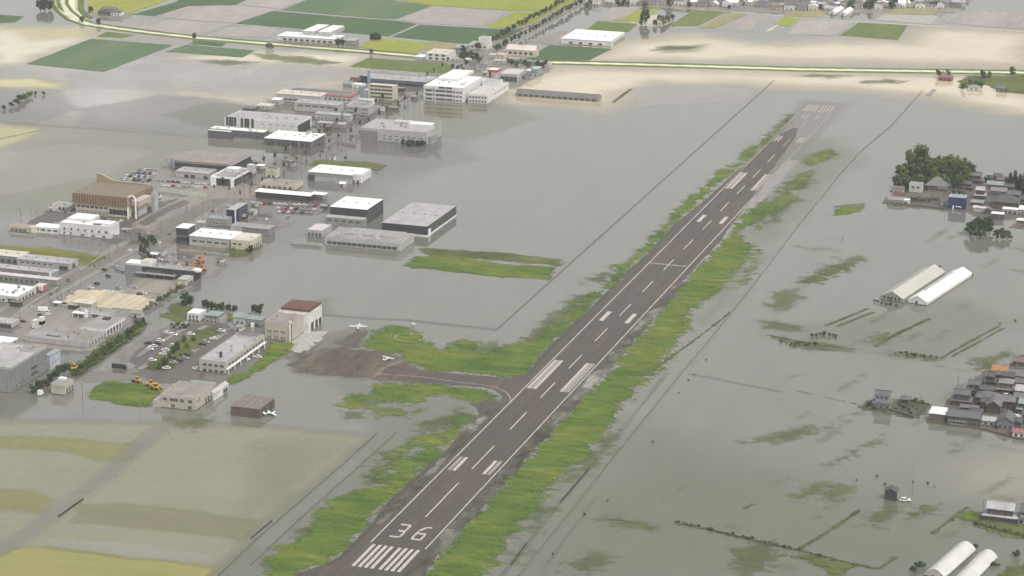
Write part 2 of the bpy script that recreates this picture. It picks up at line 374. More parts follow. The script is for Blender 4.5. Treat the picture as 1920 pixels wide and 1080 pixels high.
soft('silt_glare_plume', [(300, 160), (470, 175), (530, 165), (650, 132), (640, 155), (510, 200), (400, 205), (280, 180)], CREAMW, 7, 60, 25, 60, .018, dmax=.55, kind='structure')
soft('drowned_field', [(-30, 148), (60, 147), (125, 157), (115, 168), (-30, 162)], YELW, 5, 20, 8, 40, .02, kind='structure')
soft('drowned_field', [(20, 52), (150, 55), (185, 68), (60, 75)], YELW, 5, 30, 8, 40, .021, dmax=.8, kind='structure')
soft('drowned_field', [(-20, 232), (85, 242), (45, 262), (-20, 285)], YELW, 5, 14, 6, 40, .02, dmax=.75, kind='structure')
soft('drowned_field', [(-20, 205), (400, 255), (395, 300), (140, 400), (-20, 395)], TANW, 8, 60, 40, 120, .016, dmax=.55, kind='structure')
soft('tan_flood', [(-40, 790), (290, 792), (520, 800), (705, 818), (600, 905), (480, 1000), (395, 1085), (-40, 1095)], TANW, 4, 14, 5, 60, .012, dmax=.9, kind='structure')
soft('drowned_field', [(-20, 818), (120, 822), (258, 833), (240, 862), (190, 861), (110, 843), (-20, 836)], OLIVEW, 2.5, 5, 4, 20, .02, dmax=.7, kind='structure')
soft('drowned_field', [(-20, 916), (70, 920), (100, 938), (80, 960), (-20, 955)], OLIVEW, 2.5, 6, 4, 20, .02, dmax=.6, kind='structure')
soft('drowned_field', [(148, 948), (232, 944), (340, 957), (478, 975), (480, 990), (458, 1012), (300, 993), (146, 977)], DULLW, 2.5, 5, 4, 30, .02, dmax=.75, kind='structure')
soft('drowned_field', [(35, 1027), (85, 1025), (250, 1046), (403, 1065), (385, 1095), (-40, 1095), (-40, 1060)], OLIVEW, 2.5, 3, 2, 20, .022, dmax=1., kind='structure')
soft('drowned_field', [(90, 1010), (250, 1018), (400, 1040), (410, 1058), (250, 1042), (90, 1024)], LAVW, 2.5, 4, 3, 20, .02, dmax=.35, kind='structure')
soft('drowned_lane', [(285, 796), (330, 800), (200, 905), (45, 1022), (-40, 1058), (-40, 1030), (20, 1005), (150, 915)], GREYL, 2.5, 4, 2, 15, .024, kind='structure', dmax=.38)
soft('drowned_field', [(480, 830), (690, 815), (560, 915), (430, 1000)], TANW, 3, 20, 10, 40, .014, dmax=.35, kind='structure')
soft('drowned_field', [(560, 575), (610, 560), (620, 585), (590, 600)], GREENW, 2.5, 10, 5, 15, .02, dmax=.5, kind='structure')
soft('drowned_field', [(-30, 440), (250, 430), (420, 400), (560, 280), (900, 200), (950, 200), (780, 330), (640, 400), (560, 460), (480, 480), (250, 620), (120, 700), (-30, 760)], GREYL, 6, 30, 15, 50, .010, dmax=.5, kind='structure')
soft('drowned_field', [(1180, 790), (1560, 900), (1900, 960), (1920, 1090), (950, 1090), (1020, 960)], GREENW, 6, 80, 40, 120, .010, dmax=.38, kind='structure')
soft('drowned_field', [(1780, 880), (1960, 840), (1960, 930), (1830, 930)], CREAMW, 5, 40, 15, 40, .012, dmax=.22, kind='structure')
soft('drowned_field', [(1420, 270), (1560, 260), (1600, 300), (1480, 420), (1430, 480), (1380, 540), (1320, 600), (1420, 400)], GREENW, 5, 25, 15, 40, .011, dmax=.4, kind='structure')
soft('drowned_field', [(620, 715), (1000, 745), (870, 870), (640, 1000), (480, 1085), (430, 1085), (640, 880), (690, 800)], GREENW, 4, 20, 15, 40, .011, dmax=.3, kind='structure')
soft('drowned_field', [(1440, 620), (1800, 560), (1900, 600), (1760, 680), (1600, 660)], GREENW, 4, 25, 10, 30, .013, dmax=.3, kind='structure')

# ---- river channel between grassy banks, far away
BANK = field_mat('bank_grass', (.075, .10, .035), (.12, .15, .05), (1, 1, 1)); CHAN = murk_mat('channel_water', (1., .98, .62), 1., .12, .5)
def chan(pts, wch, wb, hb=.9):
    P = GV(pts)
    soft('river_channel', strip(P, wch), CHAN, 5, 2, 1, 30, .06, kind='structure', world=True)
    for sgn in (-1, 1):
        Q = []
        for i in range(len(P)):
            d = P[min(i+1, len(P)-1)]-P[max(i-1, 0)]; d /= np.linalg.norm(d); Q.append(P[i]+np.array([-d[1], d[0]])*sgn*(wch+wb)/2)
        b = MB(); L = strip(Q, wb); n = len(Q); L0, R0 = L[:n], L[n:][::-1]
        for i in range(n-1):
            m0, m1 = (L0[i]+R0[i])/2, (L0[i+1]+R0[i+1])/2
            j0, j1 = .6+.8*random.random(), .6+.8*random.random()
            for A0, A1 in ((L0[i], L0[i+1]), (R0[i], R0[i+1])):
                b.poly([(*A0, -.3), (*A1, -.3), (*m1, hb), (*m0, hb)], BANK)
        struct('river_bank', b.data('river_bank'))
def dens_line(pts, step=22):
    o = []
    for (x0, y0), (x1, y1) in zip(pts[:-1], pts[1:]):
        k = max(1, int(math.hypot(x1-x0, y1-y0)/step))
        o += [(x0+(x1-x0)*i/k, y0+(y1-y0)*i/k) for i in range(k)]
    return o+[pts[-1]]
chan(dens_line([(1036, 117), (1200, 121), (1500, 130), (1760, 134), (1980, 137)]), 10, 8)
chan(dens_line([(113, -20), (112, 8), (122, 22), (140, 36), (165, 45), (210, 52), (280, 61), (370, 71), (480, 80), (600, 90), (700, 98), (820, 109)], 12), 9, 7)
soft('river_channel', [(118, -25), (143, -25), (144, 18), (160, 36), (150, 40), (130, 28), (117, 10)], CHAN, 4, 3, 1, 30, .08, kind='structure')
slab('river_bank', [(101, -20), (114, -20), (113, 5), (120, 22), (108, 14)], BANK, .8)
slab('river_bank', [(146, -20), (157, -20), (158, 20), (172, 34), (158, 32), (146, 18)], BANK, .8)

# ---- standing rice fields beyond the flood, each a low bed of crop
RG = field_mat('dark_rice', (.05, .095, .05), (.075, .12, .06)); RG2 = field_mat('blue_green_rice', (.07, .125, .065), (.105, .15, .085)); RY = field_mat('ripening_rice', (.20, .235, .045), (.27, .275, .065)); RGR = field_mat('fallow_field', (.26, .235, .225), (.34, .31, .30)); RL = field_mat('light_green_rice', (.09, .125, .04), (.13, .16, .055)); RT = field_mat('stubble_field', (.20, .19, .10), (.28, .25, .15))
for poly, m in [([(50, 120), (170, 73), (325, 85), (195, 135)], RG2), ([(312, 97), (350, 84), (477, 95), (455, 108)], RG2), ([(355, 82), (372, 76), (425, 81), (415, 87)], RG), ([(182, 69), (200, 60), (252, 66), (230, 71)], RL), ([(-20, 27), (45, 31), (28, 42), (-20, 44)], RG),
    ([(164, 24), (163, -20), (370, -20), (315, 0), (245, 25), (225, 24)], RY), ([(250, 27), (330, 4), (360, -20), (500, -20), (440, 10), (350, 12), (290, 30)], RG), ([(527, 19), (577, 0), (610, -20), (760, -20), (730, 0), (809, 11), (741, 36), (690, 33)], RG2), ([(443, 44), (512, 21), (640, 32), (738, 39), (781, 45), (729, 68), (600, 57)], RG), ([(788, 47), (958, 56), (985, 52), (947, 73), (870, 82), (736, 69)], RG),
    ([(737, -2), (770, -20), (1110, -20), (1062, 10), (1040, 20), (958, 20), (812, 10)], RY), ([(962, 23), (1036, 22), (1000, 42), (962, 54), (908, 50)], RY), ([(747, 37), (815, 13), (952, 23), (903, 49), (790, 44)], RGR), ([(672, 88), (702, 72), (812, 80), (780, 99), (720, 96)], RY), ([(655, 125), (690, 109), (835, 119), (858, 130), (840, 139), (800, 136)], RL), ([(985, 111), (1030, 85), (1147, 92), (1105, 113), (1040, 115)], RG),
    ([(1255, 48), (1300, 20), (1362, 22), (1308, 49)], RL), ([(1095, 60), (1120, 40), (1195, 45), (1178, 60)], RL), ([(1150, 38), (1190, 18), (1238, 16), (1200, 42)], RY), ([(1575, 66), (1610, 43), (1702, 48), (1683, 75)], RL), ([(1665, 27), (1680, 15), (1762, 18), (1755, 27)], RT), ([(1770, 42), (1795, 20), (1960, 26), (1960, 58), (1850, 50)], RG2 if 0 else RGR), ([(1450, 45), (1470, 32), (1500, 34), (1480, 50)], RY), ([(1310, 52), (1368, 24), (1400, 27), (1340, 53)], RT), ([(1118, 42), (1150, 12), (1205, 13), (1170, 34)], RGR), ([(1475, 64), (1505, 37), (1600, 42), (1570, 66)], RGR), ([(1360, 55), (1408, 27), (1440, 30), (1410, 55)], RGR), ([(1470, 30), (1490, 18), (1550, 20), (1540, 33)], RT), ([(1640, 37), (1660, 27), (1760, 30), (1745, 46)], CONC),
    ([(290, 31), (352, 12), (442, 10), (525, 18), (510, 21), (440, 43), (350, 37)], RGR), ([(260, 34), (436, 46), (418, 50), (370, 68), (215, 48)], RGR), ([(425, 52), (480, 49), (520, 53), (505, 70), (400, 68)], RGR), ([(450, 8), (510, -20), (600, -20), (575, -1), (524, 17)], RGR), ([(812, 76), (860, 84), (835, 102), (790, 99)], RT)]:
    slab('rice_field', poly, m, .25+.1*random.random(), -.4)
# ditches and field paths as thin dark or pale lines
def path(name, pts, w, m, z=.05, amax=1): return soft(name, strip(GV(dens_line(pts, 30)), w), m, max(1.2, w*.5), w*.6, w*.25, 12, z, kind='structure', world=True, dmax=amax)
path('ditch', [(0, 229), (150, 240), (390, 258)], 3.5, DARKW2); path('ditch', [(-5, 262), (40, 252), (90, 241)], 3, DARKW2, amax=.7)
for q in ([(270, 32), (360, 42), (440, 46), (410, 54), (375, 66)], [(440, 47), (510, 52), (600, 60)], [(740, 38), (800, 46), (960, 57)], [(800, 46), (735, 70)], [(512, 20), (640, 31), (740, 39)], [(1210, 55), (1350, 57), (1440, 60), (1560, 68)], [(1430, 27), (1560, 38), (1800, 52), (1960, 62)], [(1100, 8), (1240, 13), (1440, 27)], [(1440, 58), (1475, 36)]):
    path('field_path', q, 4, GREYL if random.random() < .5 else CREAMW, .06)
path('ditch', [(930, 618), (850, 610), (760, 600), (700, 598), (600, 590)], 4, DARKW2, amax=.7)
path('ditch', [(1290, 700), (1330, 708), (1465, 735)], 3, DARKW2, amax=.5)

# ---- the airfield: runway, taxiway, apron
RWY = [(540, 1110), (545, 1076), (575, 1070), (612, 1057), (640, 1043), (670, 1011), (700, 978), (730, 941), (775, 898), (830, 851), (862, 816), (890, 790), (901, 776), (893, 764), (880, 757), (905, 752), (937, 752), (942, 742), (925, 730), (905, 726), (787, 717), (742, 714), (725, 712), (715, 705), (722, 690), (757, 680), (780, 692), (855, 701), (955, 709), (990, 701), (1015, 666), (1070, 611), (1110, 576), (1140, 545), (1155, 540), (1185, 502), (1215, 476), (1270, 416), (1310, 384), (1335, 364), (1360, 341), (1385, 319), (1405, 305), (1435, 275), (1465, 250), (1487, 240), (1498, 241), (1494, 253), (1485, 267), (1470, 287), (1450, 313), (1440, 327), (1430, 352), (1410, 375), (1382, 407), (1352, 450), (1335, 470), (1285, 520), (1270, 540), (1235, 585), (1185, 632), (1135, 690), (1080, 747), (1032, 806), (1025, 811), (1005, 833), (960, 883), (915, 928), (900, 952), (862, 991), (830, 1030), (805, 1056), (795, 1080), (780, 1110)]
V = GV(RWY)
SUBPX = [(1380, 320), (1470, 245), (1495, 195), (1580, 190), (1590, 205), (1520, 275), (1450, 350), (1415, 385), (1390, 395)]
soft('submerged_runway', [(-19, 860), (19, 830), (22, 1215), (-22, 1215)], SUBM, 4, 6, 3, 20, .05, kind='structure', world=True, dmax=.62)
def ragged(V, step=4., amp=.9):
    o = []
    for i in range(len(V)):
        a, c = V[i], V[(i+1) % len(V)]; L = np.linalg.norm(c-a); k = max(1, int(L/step))
        for j in range(k):
            q = a+(c-a)*j/k; o.append((q[0]+amp*(fbm(np.array([q[0]]), np.array([q[1]]), 9.)[0]-.5)*3, q[1]+amp*(fbm(np.array([q[0]+99]), np.array([q[1]]), 9.)[0]-.5)*3))
    return o
b = MB(); b.prism(ragged(V), -.4, .15, ASPH); RUN = struct('runway', b.data('runway'))
APW = grass_mat('apron_mud', (.092, .08, .07), (.122, .106, .092), (.16, .142, .125), fine=.22, streak=(1.2, .3, 1), gain=1.7, thr=.58, soft=.4, amax=.85)
soft('apron_mud', [(545, 684), (562, 664), (640, 650), (672, 656), (752, 667), (758, 682), (790, 694), (760, 714), (720, 713), (650, 705), (560, 696)], APW, 2.2, 9, 5, 8, .10, kind='structure', dmax=1.15)
soft('apron_mud', [(545, 684), (562, 664), (640, 648), (680, 650), (758, 666), (790, 694), (760, 716), (650, 708), (555, 698)], BROWNF, 2.5, 12, 5, 9, .03, kind='structure', dmax=.8)
soft('apron_mud', [(575, 640), (640, 622), (690, 612), (680, 636), (660, 655), (600, 660)], BROWNF, 2.5, 14, 8, 9, .03, kind='structure', dmax=.5)
soft('apron_mud', [(632, 642), (655, 627), (692, 620), (672, 652), (650, 652)], APW, 2, 9, 5, 6, .05, kind='structure')
_mk = {}
def mark(name, x0, y0, x1, y1, m=LINE, z=.185):
    k = (round(x1-x0, 2), round(y1-y0, 2), m.name)
    if k not in _mk:
        q = MB(); q.box(0, 0, -.01, x1-x0, y1-y0, .02, m); _mk[k] = q.data(name)
    return link(name, _mk[k], RUN, (x0, y0, z))
for i, xc in enumerate((-11.9, -8.6, -5.4, -2.2, 2.2, 5.4, 8.6, 11.9)):
    mark('threshold_stripe', xc-.9, 6, xc+.9, 36); mark('threshold_stripe', xc-.9, 1164, xc+.9, 1194, LINES_)
DASH = [(79.6, 133.5), (155.5, 195.5), (224.5, 256)]
DASH = DASH+[(285+60*k, 315+60*k) for k in range(11)]+[(1200-c, 1200-a) for a, c in DASH[::-1]]
for a, c in DASH: mark('centre_line_dash', -.38, a, .38, c, LINE if a < 1000 else LINES_)
for sx in (-1, 1):
    for a, c, m in ((38, 296, LINE), (296, 640, LINE), (640, 845, LINE), (845, 1160, LINES_)): mark('edge_line', sx*14.6-.34, a, sx*14.6+.34, c, m)
    for y0, far in ((150, 0), (1027.5, 1)):
        for xc in (11.4, 8.6): mark('touchdown_bar', sx*xc-.95, y0, sx*xc+.95, y0+22.5, (LINEW if xc > 10 else LINE) if not far else LINES_)
    for y0 in (450.5, 727.5): mark('touchdown_bar', sx*8.7-1.5, y0, sx*8.7+1.5, y0+22.5)
    for y0, mm in ((300, LINE), (841, LINE)):
        for xc, w, m in ((12.5, 1.5, LINE if sx < 0 else LINEW), (10.3, 2.5, LINEW), (8.2, 1.6, LINE)): mark('aiming_point_bar', sx*xc-w/2, y0, sx*xc+w/2, y0+59, m)
mark('crossing_line', -14, 599, 14, 601.5, LINEW, .18)
def numeral(strokes, ox, oy, w, h, m, flip=False):
    """a painted figure: strokes are boxes in a 0..1 cell"""
    q = MB()
    for x0, y0, x1, y1 in strokes:
        if flip: x0, y0, x1, y1 = 1-x1, 1-y1, 1-x0, 1-y0
        q.box(x0*w, y0*h, -.01, x1*w, y1*h, .02, m)
    return link('runway_numeral', q.data('runway_numeral'), RUN, (ox, oy, .185))
T, U = .2, .09
def dia(strokes, m, name, ox, oy, w, h, flip=False):
    q = MB()
    for pts in strokes:
        P = [((1-x)*w, (1-y)*h) if flip else (x*w, y*h) for x, y in pts]; q.prism(P, -.01, .02, m)
    return link(name, q.data(name), RUN, (ox, oy, .185))
dia([[(0, 0), (.72, 0), (.72, .1), (0, .1)], [(.72, 0), (1, .12), (1, .42), (.8, .42), (.8, .14), (.72, .1)], [(.3, .46), (.8, .42), (1, .42), (.94, .52), (.94, .54), (.3, .56)], [(.78, .545), (.96, .54), (1, .6), (1, .9), (.8, .9), (.8, .6)], [(.0, .9), (1, .9), (.86, 1), (0, 1)]], LINE, 'runway_numeral', -8.6, 48, 6, 19)
dia([[(.1, 0), (.9, 0), (1, .1), (0, .1)], [(0, .1), (.2, .1), (.2, .62), (0, .55)], [(.8, .1), (1, .1), (1, .42), (.8, .42)], [(.2, .42), (1, .42), (.9, .53), (.2, .53)], [(0, .55), (.2, .62), (.55, .9), (.9, .92), (.95, 1), (.5, 1), (.2, .86)]], LINE, 'runway_numeral', 2.7, 48, 6, 19)
dia([[(.4, 0), (.65, 0), (.65, 1), (.45, 1), (.4, .9)], [(.15, .8), (.4, .88), (.4, .98), (.15, .9)]], LINES_, 'runway_numeral', 2.7, 1131, 6, 19, True)
dia([[(.1, 0), (.9, 0), (1, .1), (0, .1)], [(.1, 1), (.9, 1), (1, .9), (0, .9)], [(0, .1), (.2, .1), (.2, .9), (0, .9)], [(.8, .1), (1, .1), (1, .9), (.8, .9)], [(.2, .46), (.8, .46), (.8, .56), (.2, .56)]], LINES_, 'runway_numeral', -8.7, 1131, 6, 19, True)
q = MB()   # taxi guide line with its curve into the runway
tl = [(705, 701), (790, 707), (860, 717), (905, 722), (930, 727), (948, 735), (957, 746), (958, 757)]
P = GV(dens_line(tl, 6)); L = strip(P, .8); n = len(P)
for i in range(n-1): q.poly([(*L[i], 0), (*L[2*n-1-i], 0), (*L[2*n-2-i], 0), (*L[i+1], 0)], LINEW)
link('taxi_line', q.data('taxi_line'), RUN, (0, 0, .2))
# gravelly shoulders along the asphalt edge
SHO = grass_mat('gravel_shoulder', (.04, .04, .033), (.10, .10, .085), (.26, .26, .24), fine=.5, gain=1.9, thr=.55, streak=(1, .5, 1))
SUBL = murk_mat('submerged_shoulder', (.46, .41, .40), .8, .08)
soft('submerged_runway', [(16, 560), (20, 540), (25, 700), (25, 960), (13, 960), (14, 820), (18, 640)], SUBL, 2.5, 5, 2.5, 20, .05, kind='structure', world=True, dmax=.75)
soft('submerged_runway', [(-26, 860), (-19, 860), (-17, 1080), (-27, 1080)], SUBL, 2.5, 5, 2.5, 20, .05, kind='structure', world=True, dmax=.5)
soft('gravel', [(24-5.5, -30), (25-2, -30), (24, 300), (23, 560), (17.5, 560), (16.3, 300), (16.2, 60)], SHO, 1.3, 5, 3, 6, .18, world=True)
soft('gravel', [(-17, 60), (-22, 60), (-23, 250), (-18, 260)], SHO, 1.5, 3, 2, 6, .18, world=True)

# ---- grass verges
GL = [
 [(478, 1100), (500, 1050), (512, 1034), (540, 1018), (572, 1002), (588, 972), (602, 955), (622, 937), (645, 924), (690, 917), (722, 915), (722, 908), (695, 905), (692, 897), (745, 884), (722, 872), (730, 858), (782, 854), (796, 833), (762, 826), (780, 815), (820, 811), (838, 803), (855, 780), (899, 774), (862, 816), (829, 851), (774, 898), (729, 941), (699, 978), (669, 1011), (639, 1043), (612, 1057), (560, 1072), (545, 1100)],
 [(640, 757), (648, 745), (668, 739), (692, 735), (710, 722), (742, 716), (792, 719), (905, 727), (930, 736), (936, 752), (880, 756), (862, 748), (830, 743), (802, 745), (780, 758), (758, 757), (745, 752), (705, 753), (695, 762), (655, 770)],
 [(672, 650), (685, 638), (697, 622), (730, 610), (762, 611), (788, 622), (800, 640), (830, 652), (850, 646), (868, 632), (892, 645), (905, 660), (925, 655), (945, 645), (975, 645), (1005, 632), (1030, 606), (1055, 588), (1085, 562), (1115, 551), (1140, 538), (1110, 577), (1070, 612), (1015, 667), (990, 702), (955, 708), (855, 700), (780, 691), (758, 679), (756, 667)],
 [(1135, 541), (1150, 505), (1178, 488), (1210, 458), (1232, 432), (1262, 398), (1290, 372), (1310, 358), (1340, 324), (1378, 306), (1398, 282), (1425, 265), (1442, 252), (1446, 256), (1432, 272), (1405, 296), (1368, 326), (1330, 358), (1308, 382), (1268, 414), (1213, 474), (1184, 500), (1152, 541)],
 [(788, 1100), (812, 1056), (842, 1016), (870, 980), (910, 944), (950, 898), (985, 857), (1027, 812), (1072, 762), (1102, 735), (1142, 700), (1176, 657), (1206, 625), (1228, 595), (1256, 560), (1292, 520), (1330, 478), (1352, 452), (1372, 430), (1390, 406), (1412, 389), (1440, 372), (1446, 382), (1440, 402), (1412, 420), (1394, 436), (1400, 456), (1417, 460), (1405, 483), (1380, 506), (1368, 530), (1340, 556), (1304, 580), (1292, 610), (1272, 640), (1257, 660), (1236, 690), (1206, 715), (1172, 752), (1130, 812), (1108, 860), (1066, 882), (1038, 917), (1013, 947), (1002, 965), (960, 1007), (950, 1028), (925, 1056), (900, 1100)]]
for k, poly in enumerate(GL): soft('grass', poly, GRASS, 2., 13, 7, 8, .02, .16)
OLG = grass_mat('olive_grass', (.11, .115, .035), (.15, .15, .045), (.18, .175, .06), gain=1.3)
for poly, m in [([(754, 499), (780, 479), (830, 481), (890, 485), (960, 497), (1042, 500), (1030, 524), (930, 519), (850, 511)], GRASS), ([(783, 466), (830, 467), (950, 475), (1056, 486), (1052, 499), (940, 489), (796, 481)], GRASSD), ([(1560, 404), (1568, 388), (1600, 386), (1622, 384), (1615, 396), (1590, 403)], GRASS),
    ([(578, 312), (592, 300), (690, 304), (725, 310), (705, 326), (690, 314), (600, 310)], GRASSD), ([(160, 745), (190, 718), (225, 715), (275, 722), (300, 738), (285, 765), (240, 760), (195, 752)], GRASS), ([(425, 715), (470, 690), (505, 645), (548, 642), (545, 656), (500, 690), (460, 712), (432, 722)], GRASS), ([(268, 685), (330, 640), (365, 620), (415, 613), (405, 630), (370, 655), (340, 680), (310, 696), (272, 695)], GRASSD), ([(300, 595), (320, 572), (352, 562), (360, 590), (340, 605)], GRASSD),
    ([(130, 690), (200, 640), (268, 604), (276, 610), (210, 662), (150, 700)], GRASSD), ([(-20, 460), (100, 466), (195, 482), (165, 500), (130, 490), (-20, 470)], OLG), ([(415, 600), (430, 585), (440, 590), (432, 606)], GRASSD), ([(1795, 152), (1815, 142), (1960, 141), (1960, 178), (1880, 174), (1850, 160), (1800, 168)], GRASSD), ([(430, 460), (480, 452), (492, 462), (460, 480), (420, 485)], GRASSD),
    ([(1690, 985), (1700, 972), (1728, 950), (1734, 944), (1735, 952), (1706, 978)], GRASSD), ([(1795, 965), (1815, 952), (1838, 962), (1830, 975), (1805, 975)], GRASS), ([(1820, 978), (1838, 962), (1930, 990), (1930, 1012), (1880, 1004), (1832, 990)], GRASSD), ([(1478, 1045), (1500, 1036), (1560, 1048), (1600, 1062), (1570, 1085), (1540, 1085), (1560, 1066), (1500, 1052)], GRASSD), ([(1860, 1080), (1885, 1062), (1930, 1056), (1930, 1100), (1860, 1100)], GRASSD)]:
    soft('grass', poly, m, 2, 8, 4, 8, .03, .3)
# thin weeds still breaking the surface
for poly in [[(1500, 528), (1545, 500), (1600, 480), (1622, 486), (1570, 508), (1530, 530)], [(1440, 575), (1455, 545), (1500, 542), (1505, 560), (1460, 586)], [(1430, 600), (1500, 612), (1500, 622), (1435, 615)], [(1620, 640), (1660, 626), (1672, 630), (1650, 646)], [(1480, 345), (1510, 330), (1530, 338), (1490, 360)], [(1520, 290), (1560, 280), (1575, 290), (1540, 300)], [(1440, 400), (1480, 370), (1500, 372), (1470, 398), (1450, 420)], [(1470, 640), (1440, 632), (1530, 642), (1600, 655), (1560, 656), (1490, 652)], [(1675, 662), (1720, 664), (1762, 672), (1740, 676), (1690, 668)], [(1820, 676), (1852, 688), (1880, 672), (1900, 660), (1860, 668)], [(1830, 690), (1870, 686), (1850, 692)], [(1400, 830), (1500, 800), (1530, 795), (1520, 812), (1460, 832)], [(1555, 872), (1580, 858), (1640, 826), (1650, 818), (1600, 850)], [(1480, 930), (1530, 908), (1560, 902), (1500, 940)], [(1530, 935), (1580, 912), (1600, 914), (1560, 940)], [(1120, 975), (1170, 972), (1240, 990), (1220, 995)], [(1060, 1060), (1130, 1035), (1150, 1040), (1100, 1075)], [(1370, 1030), (1440, 1018), (1460, 1040), (1400, 1085)],
    [(1035, 590), (1080, 555), (1110, 550), (1060, 590)], [(980, 640), (1030, 590), (1050, 600), (1000, 650)], [(1090, 530), (1140, 510), (1150, 500), (1125, 530)], [(690, 880), (720, 850), (735, 850), (722, 905), (692, 905)], [(560, 1000), (580, 990), (600, 985), (575, 1010)], [(1055, 900), (1080, 880), (1110, 850), (1150, 810), (1160, 820), (1110, 870), (1075, 905)], [(985, 985), (1020, 950), (1035, 955), (1000, 1000)], [(960, 1055), (985, 1020), (992, 1025), (970, 1060)], [(800, 790), (860, 770), (880, 775), (840, 800), (790, 815)], [(1220, 95), (1250, 86), (1305, 88), (1280, 94)], [(1500, 142), (1530, 139), (1590, 142), (1560, 147)], [(1600, 155), (1660, 149), (1700, 152), (1670, 157)], [(470, 100), (560, 105), (640, 118), (600, 122), (500, 112)], [(380, 115), (430, 112), (480, 118), (420, 122)], [(330, 790), (370, 780), (400, 790), (360, 808)], [(650, 770), (690, 772), (680, 785), (655, 782)], [(1620, 980), (1660, 950), (1690, 955), (1640, 985)], [(1720, 960), (1745, 948), (1750, 955), (1730, 965)], [(1445, 250), (1475, 222), (1482, 215), (1478, 225), (1450, 256)]]:
    soft('flooded_weeds', poly, WEED, 2.2, 11, 8, 6, .045, .12)
for q, w in [([(1548, 611), (1600, 590), (1628, 578)], 2.2), ([(1640, 650), (1690, 622), (1745, 597)], 3), ([(1570, 612), (1610, 596), (1640, 585)], 2), ([(1765, 672), (1810, 645), (1872, 612)], 2), ([(1785, 668), (1830, 644), (1880, 616)], 1.6), ([(1496, 1031), (1540, 1005), (1590, 972), (1612, 956)], 2.2), ([(1597, 1056), (1640, 1066), (1652, 1064)], 2.4), ([(1652, 1064), (1680, 1044)], 1.6), ([(1748, 1000), (1780, 976), (1812, 952)], 1.8), ([(1265, 980), (1330, 993), (1420, 1015), (1500, 1033), (1560, 1048), (1610, 1062)], 2.2), ([(1140, 973), (1175, 978), (1225, 990)], 2), ([(1500, 932), (1530, 915)], 1.8), ([(1440, 628), (1500, 640), (1600, 656)], 2), ([(1615, 760), (1480, 730)], .5), ([(1410, 945), (1395, 955)], 2), ([(1230, 690), (1260, 668), (1320, 625), (1370, 585)], 1.4), ([(1150, 192), (1183, 167)], 3), ([(1535, 655), (1600, 660)], 1.4)]:
    soft('flooded_weeds', strip(GV(dens_line(q, 10)), w), TUFT, .9, 1.2, 1.1, 4, .06, .35, world=True)

soft('drowned_lane', [(925, 1095), (990, 1010), (1065, 905), (1150, 812), (1240, 704), (1330, 592), (1390, 520), (1412, 530), (1346, 620), (1273, 708), (1189, 812), (1110, 910), (1069, 962), (972, 1081), (955, 1100)], murk_mat('pale_lane', (.34, .345, .29), .8, .08), 2.5, 6, 3, 15, .02, kind='structure', dmax=.7)
path('ditch', [(928, 1095), (960, 1056), (1030, 970), (1102, 883), (1180, 790), (1250, 700)], 1.6, DARKW2, .07, .8); path('ditch', [(1012, 1080), (1058, 1012), (1120, 930)], 1.2, DARKW2, .07, .45)
FAINT = grass_mat('drowned_stalks', (.12, .13, .075), (.15, .16, .085), (.18, .18, .11), gain=1.5, thr=.5, soft=.5, fine=.35, amax=.34)
rs_ = random.Random(77)
for k in range(46):
    x, y = rs_.uniform(1150, 1900), rs_.uniform(430, 1070)
    if x < 1000+(1080-y)*.86+40: x += 260
    L_ = rs_.uniform(15, 70); a_ = rs_.choice((-.62, -.6, .17)); w_ = rs_.uniform(2, 7)
    dx, dy = L_*math.cos(a_), L_*math.sin(a_); soft('flooded_weeds', [(x, y), (x+dx*.5, y+dy*.5-w_*.5), (x+dx, y+dy), (x+dx*.5+w_, y+dy*.5+w_*.5)], FAINT, 2.2, 7, 5, 7, .03)
for poly, m, dm in [([(130, 138), (330, 112), (475, 118), (420, 172), (140, 166)], LAVW, .5), ([(-20, 168), (110, 168), (145, 205), (60, 232), (-20, 226)], GREYL, .5), ([(150, 205), (300, 178), (420, 186), (520, 208), (395, 254), (150, 238)], GREYL, .55), ([(310, 215), (400, 190), (510, 205), (420, 250)], GREENW, .45), ([(-20, 290), (130, 268), (300, 282), (200, 330), (-20, 372)], LAVW, .4), ([(520, 118), (660, 128), (640, 150), (500, 165), (420, 160)], LAVW, .5), ([(240, 148), (265, 118), (290, 118), (325, 165), (330, 182), (300, 184)], LAVW, .4), ([(780, 196), (960, 202), (1010, 222), (880, 262), (750, 240)], TANW, .5), ([(640, 230), (760, 240), (900, 300), (720, 330), (600, 330)], GREYL, .4), ([(1180, 165), (1300, 160), (1420, 166), (1400, 190), (1200, 200)], LAVW, .5), ([(1250, 88), (1330, 82), (1310, 98), (1240, 100)], GREENW, .5), ([(700, 130), (850, 160), (800, 190), (700, 170)], GREYL, .5)]:
    soft('drowned_field', poly, m, 4, 9, 4, 40, .03, kind='structure', dmax=dm)
for q in ([(612, 1060), (640, 1046), (672, 1013), (702, 980), (732, 943), (776, 900), (832, 853)], [(960, 712), (992, 703), (1017, 667), (1072, 612), (1112, 577), (1142, 546), (1186, 503), (1216, 477), (1271, 417)]): path('ditch', q, 2.2, murk_mat('wet_edge', (.06, .065, .045), .8, .3), .2, .8)
soft('flooded_weeds', strip(GV(dens_line([(1566, 388), (1590, 385), (1622, 382)], 10)), 2.5), TUFT, .9, 1.2, 1.1, 4, .2, .5, world=True)
LG = grass_mat('thin_grass', (.08, .12, .04), (.11, .15, .05), (.145, .17, .065), gain=1.9, thr=.55, soft=.35, fine=.35, amax=.85)
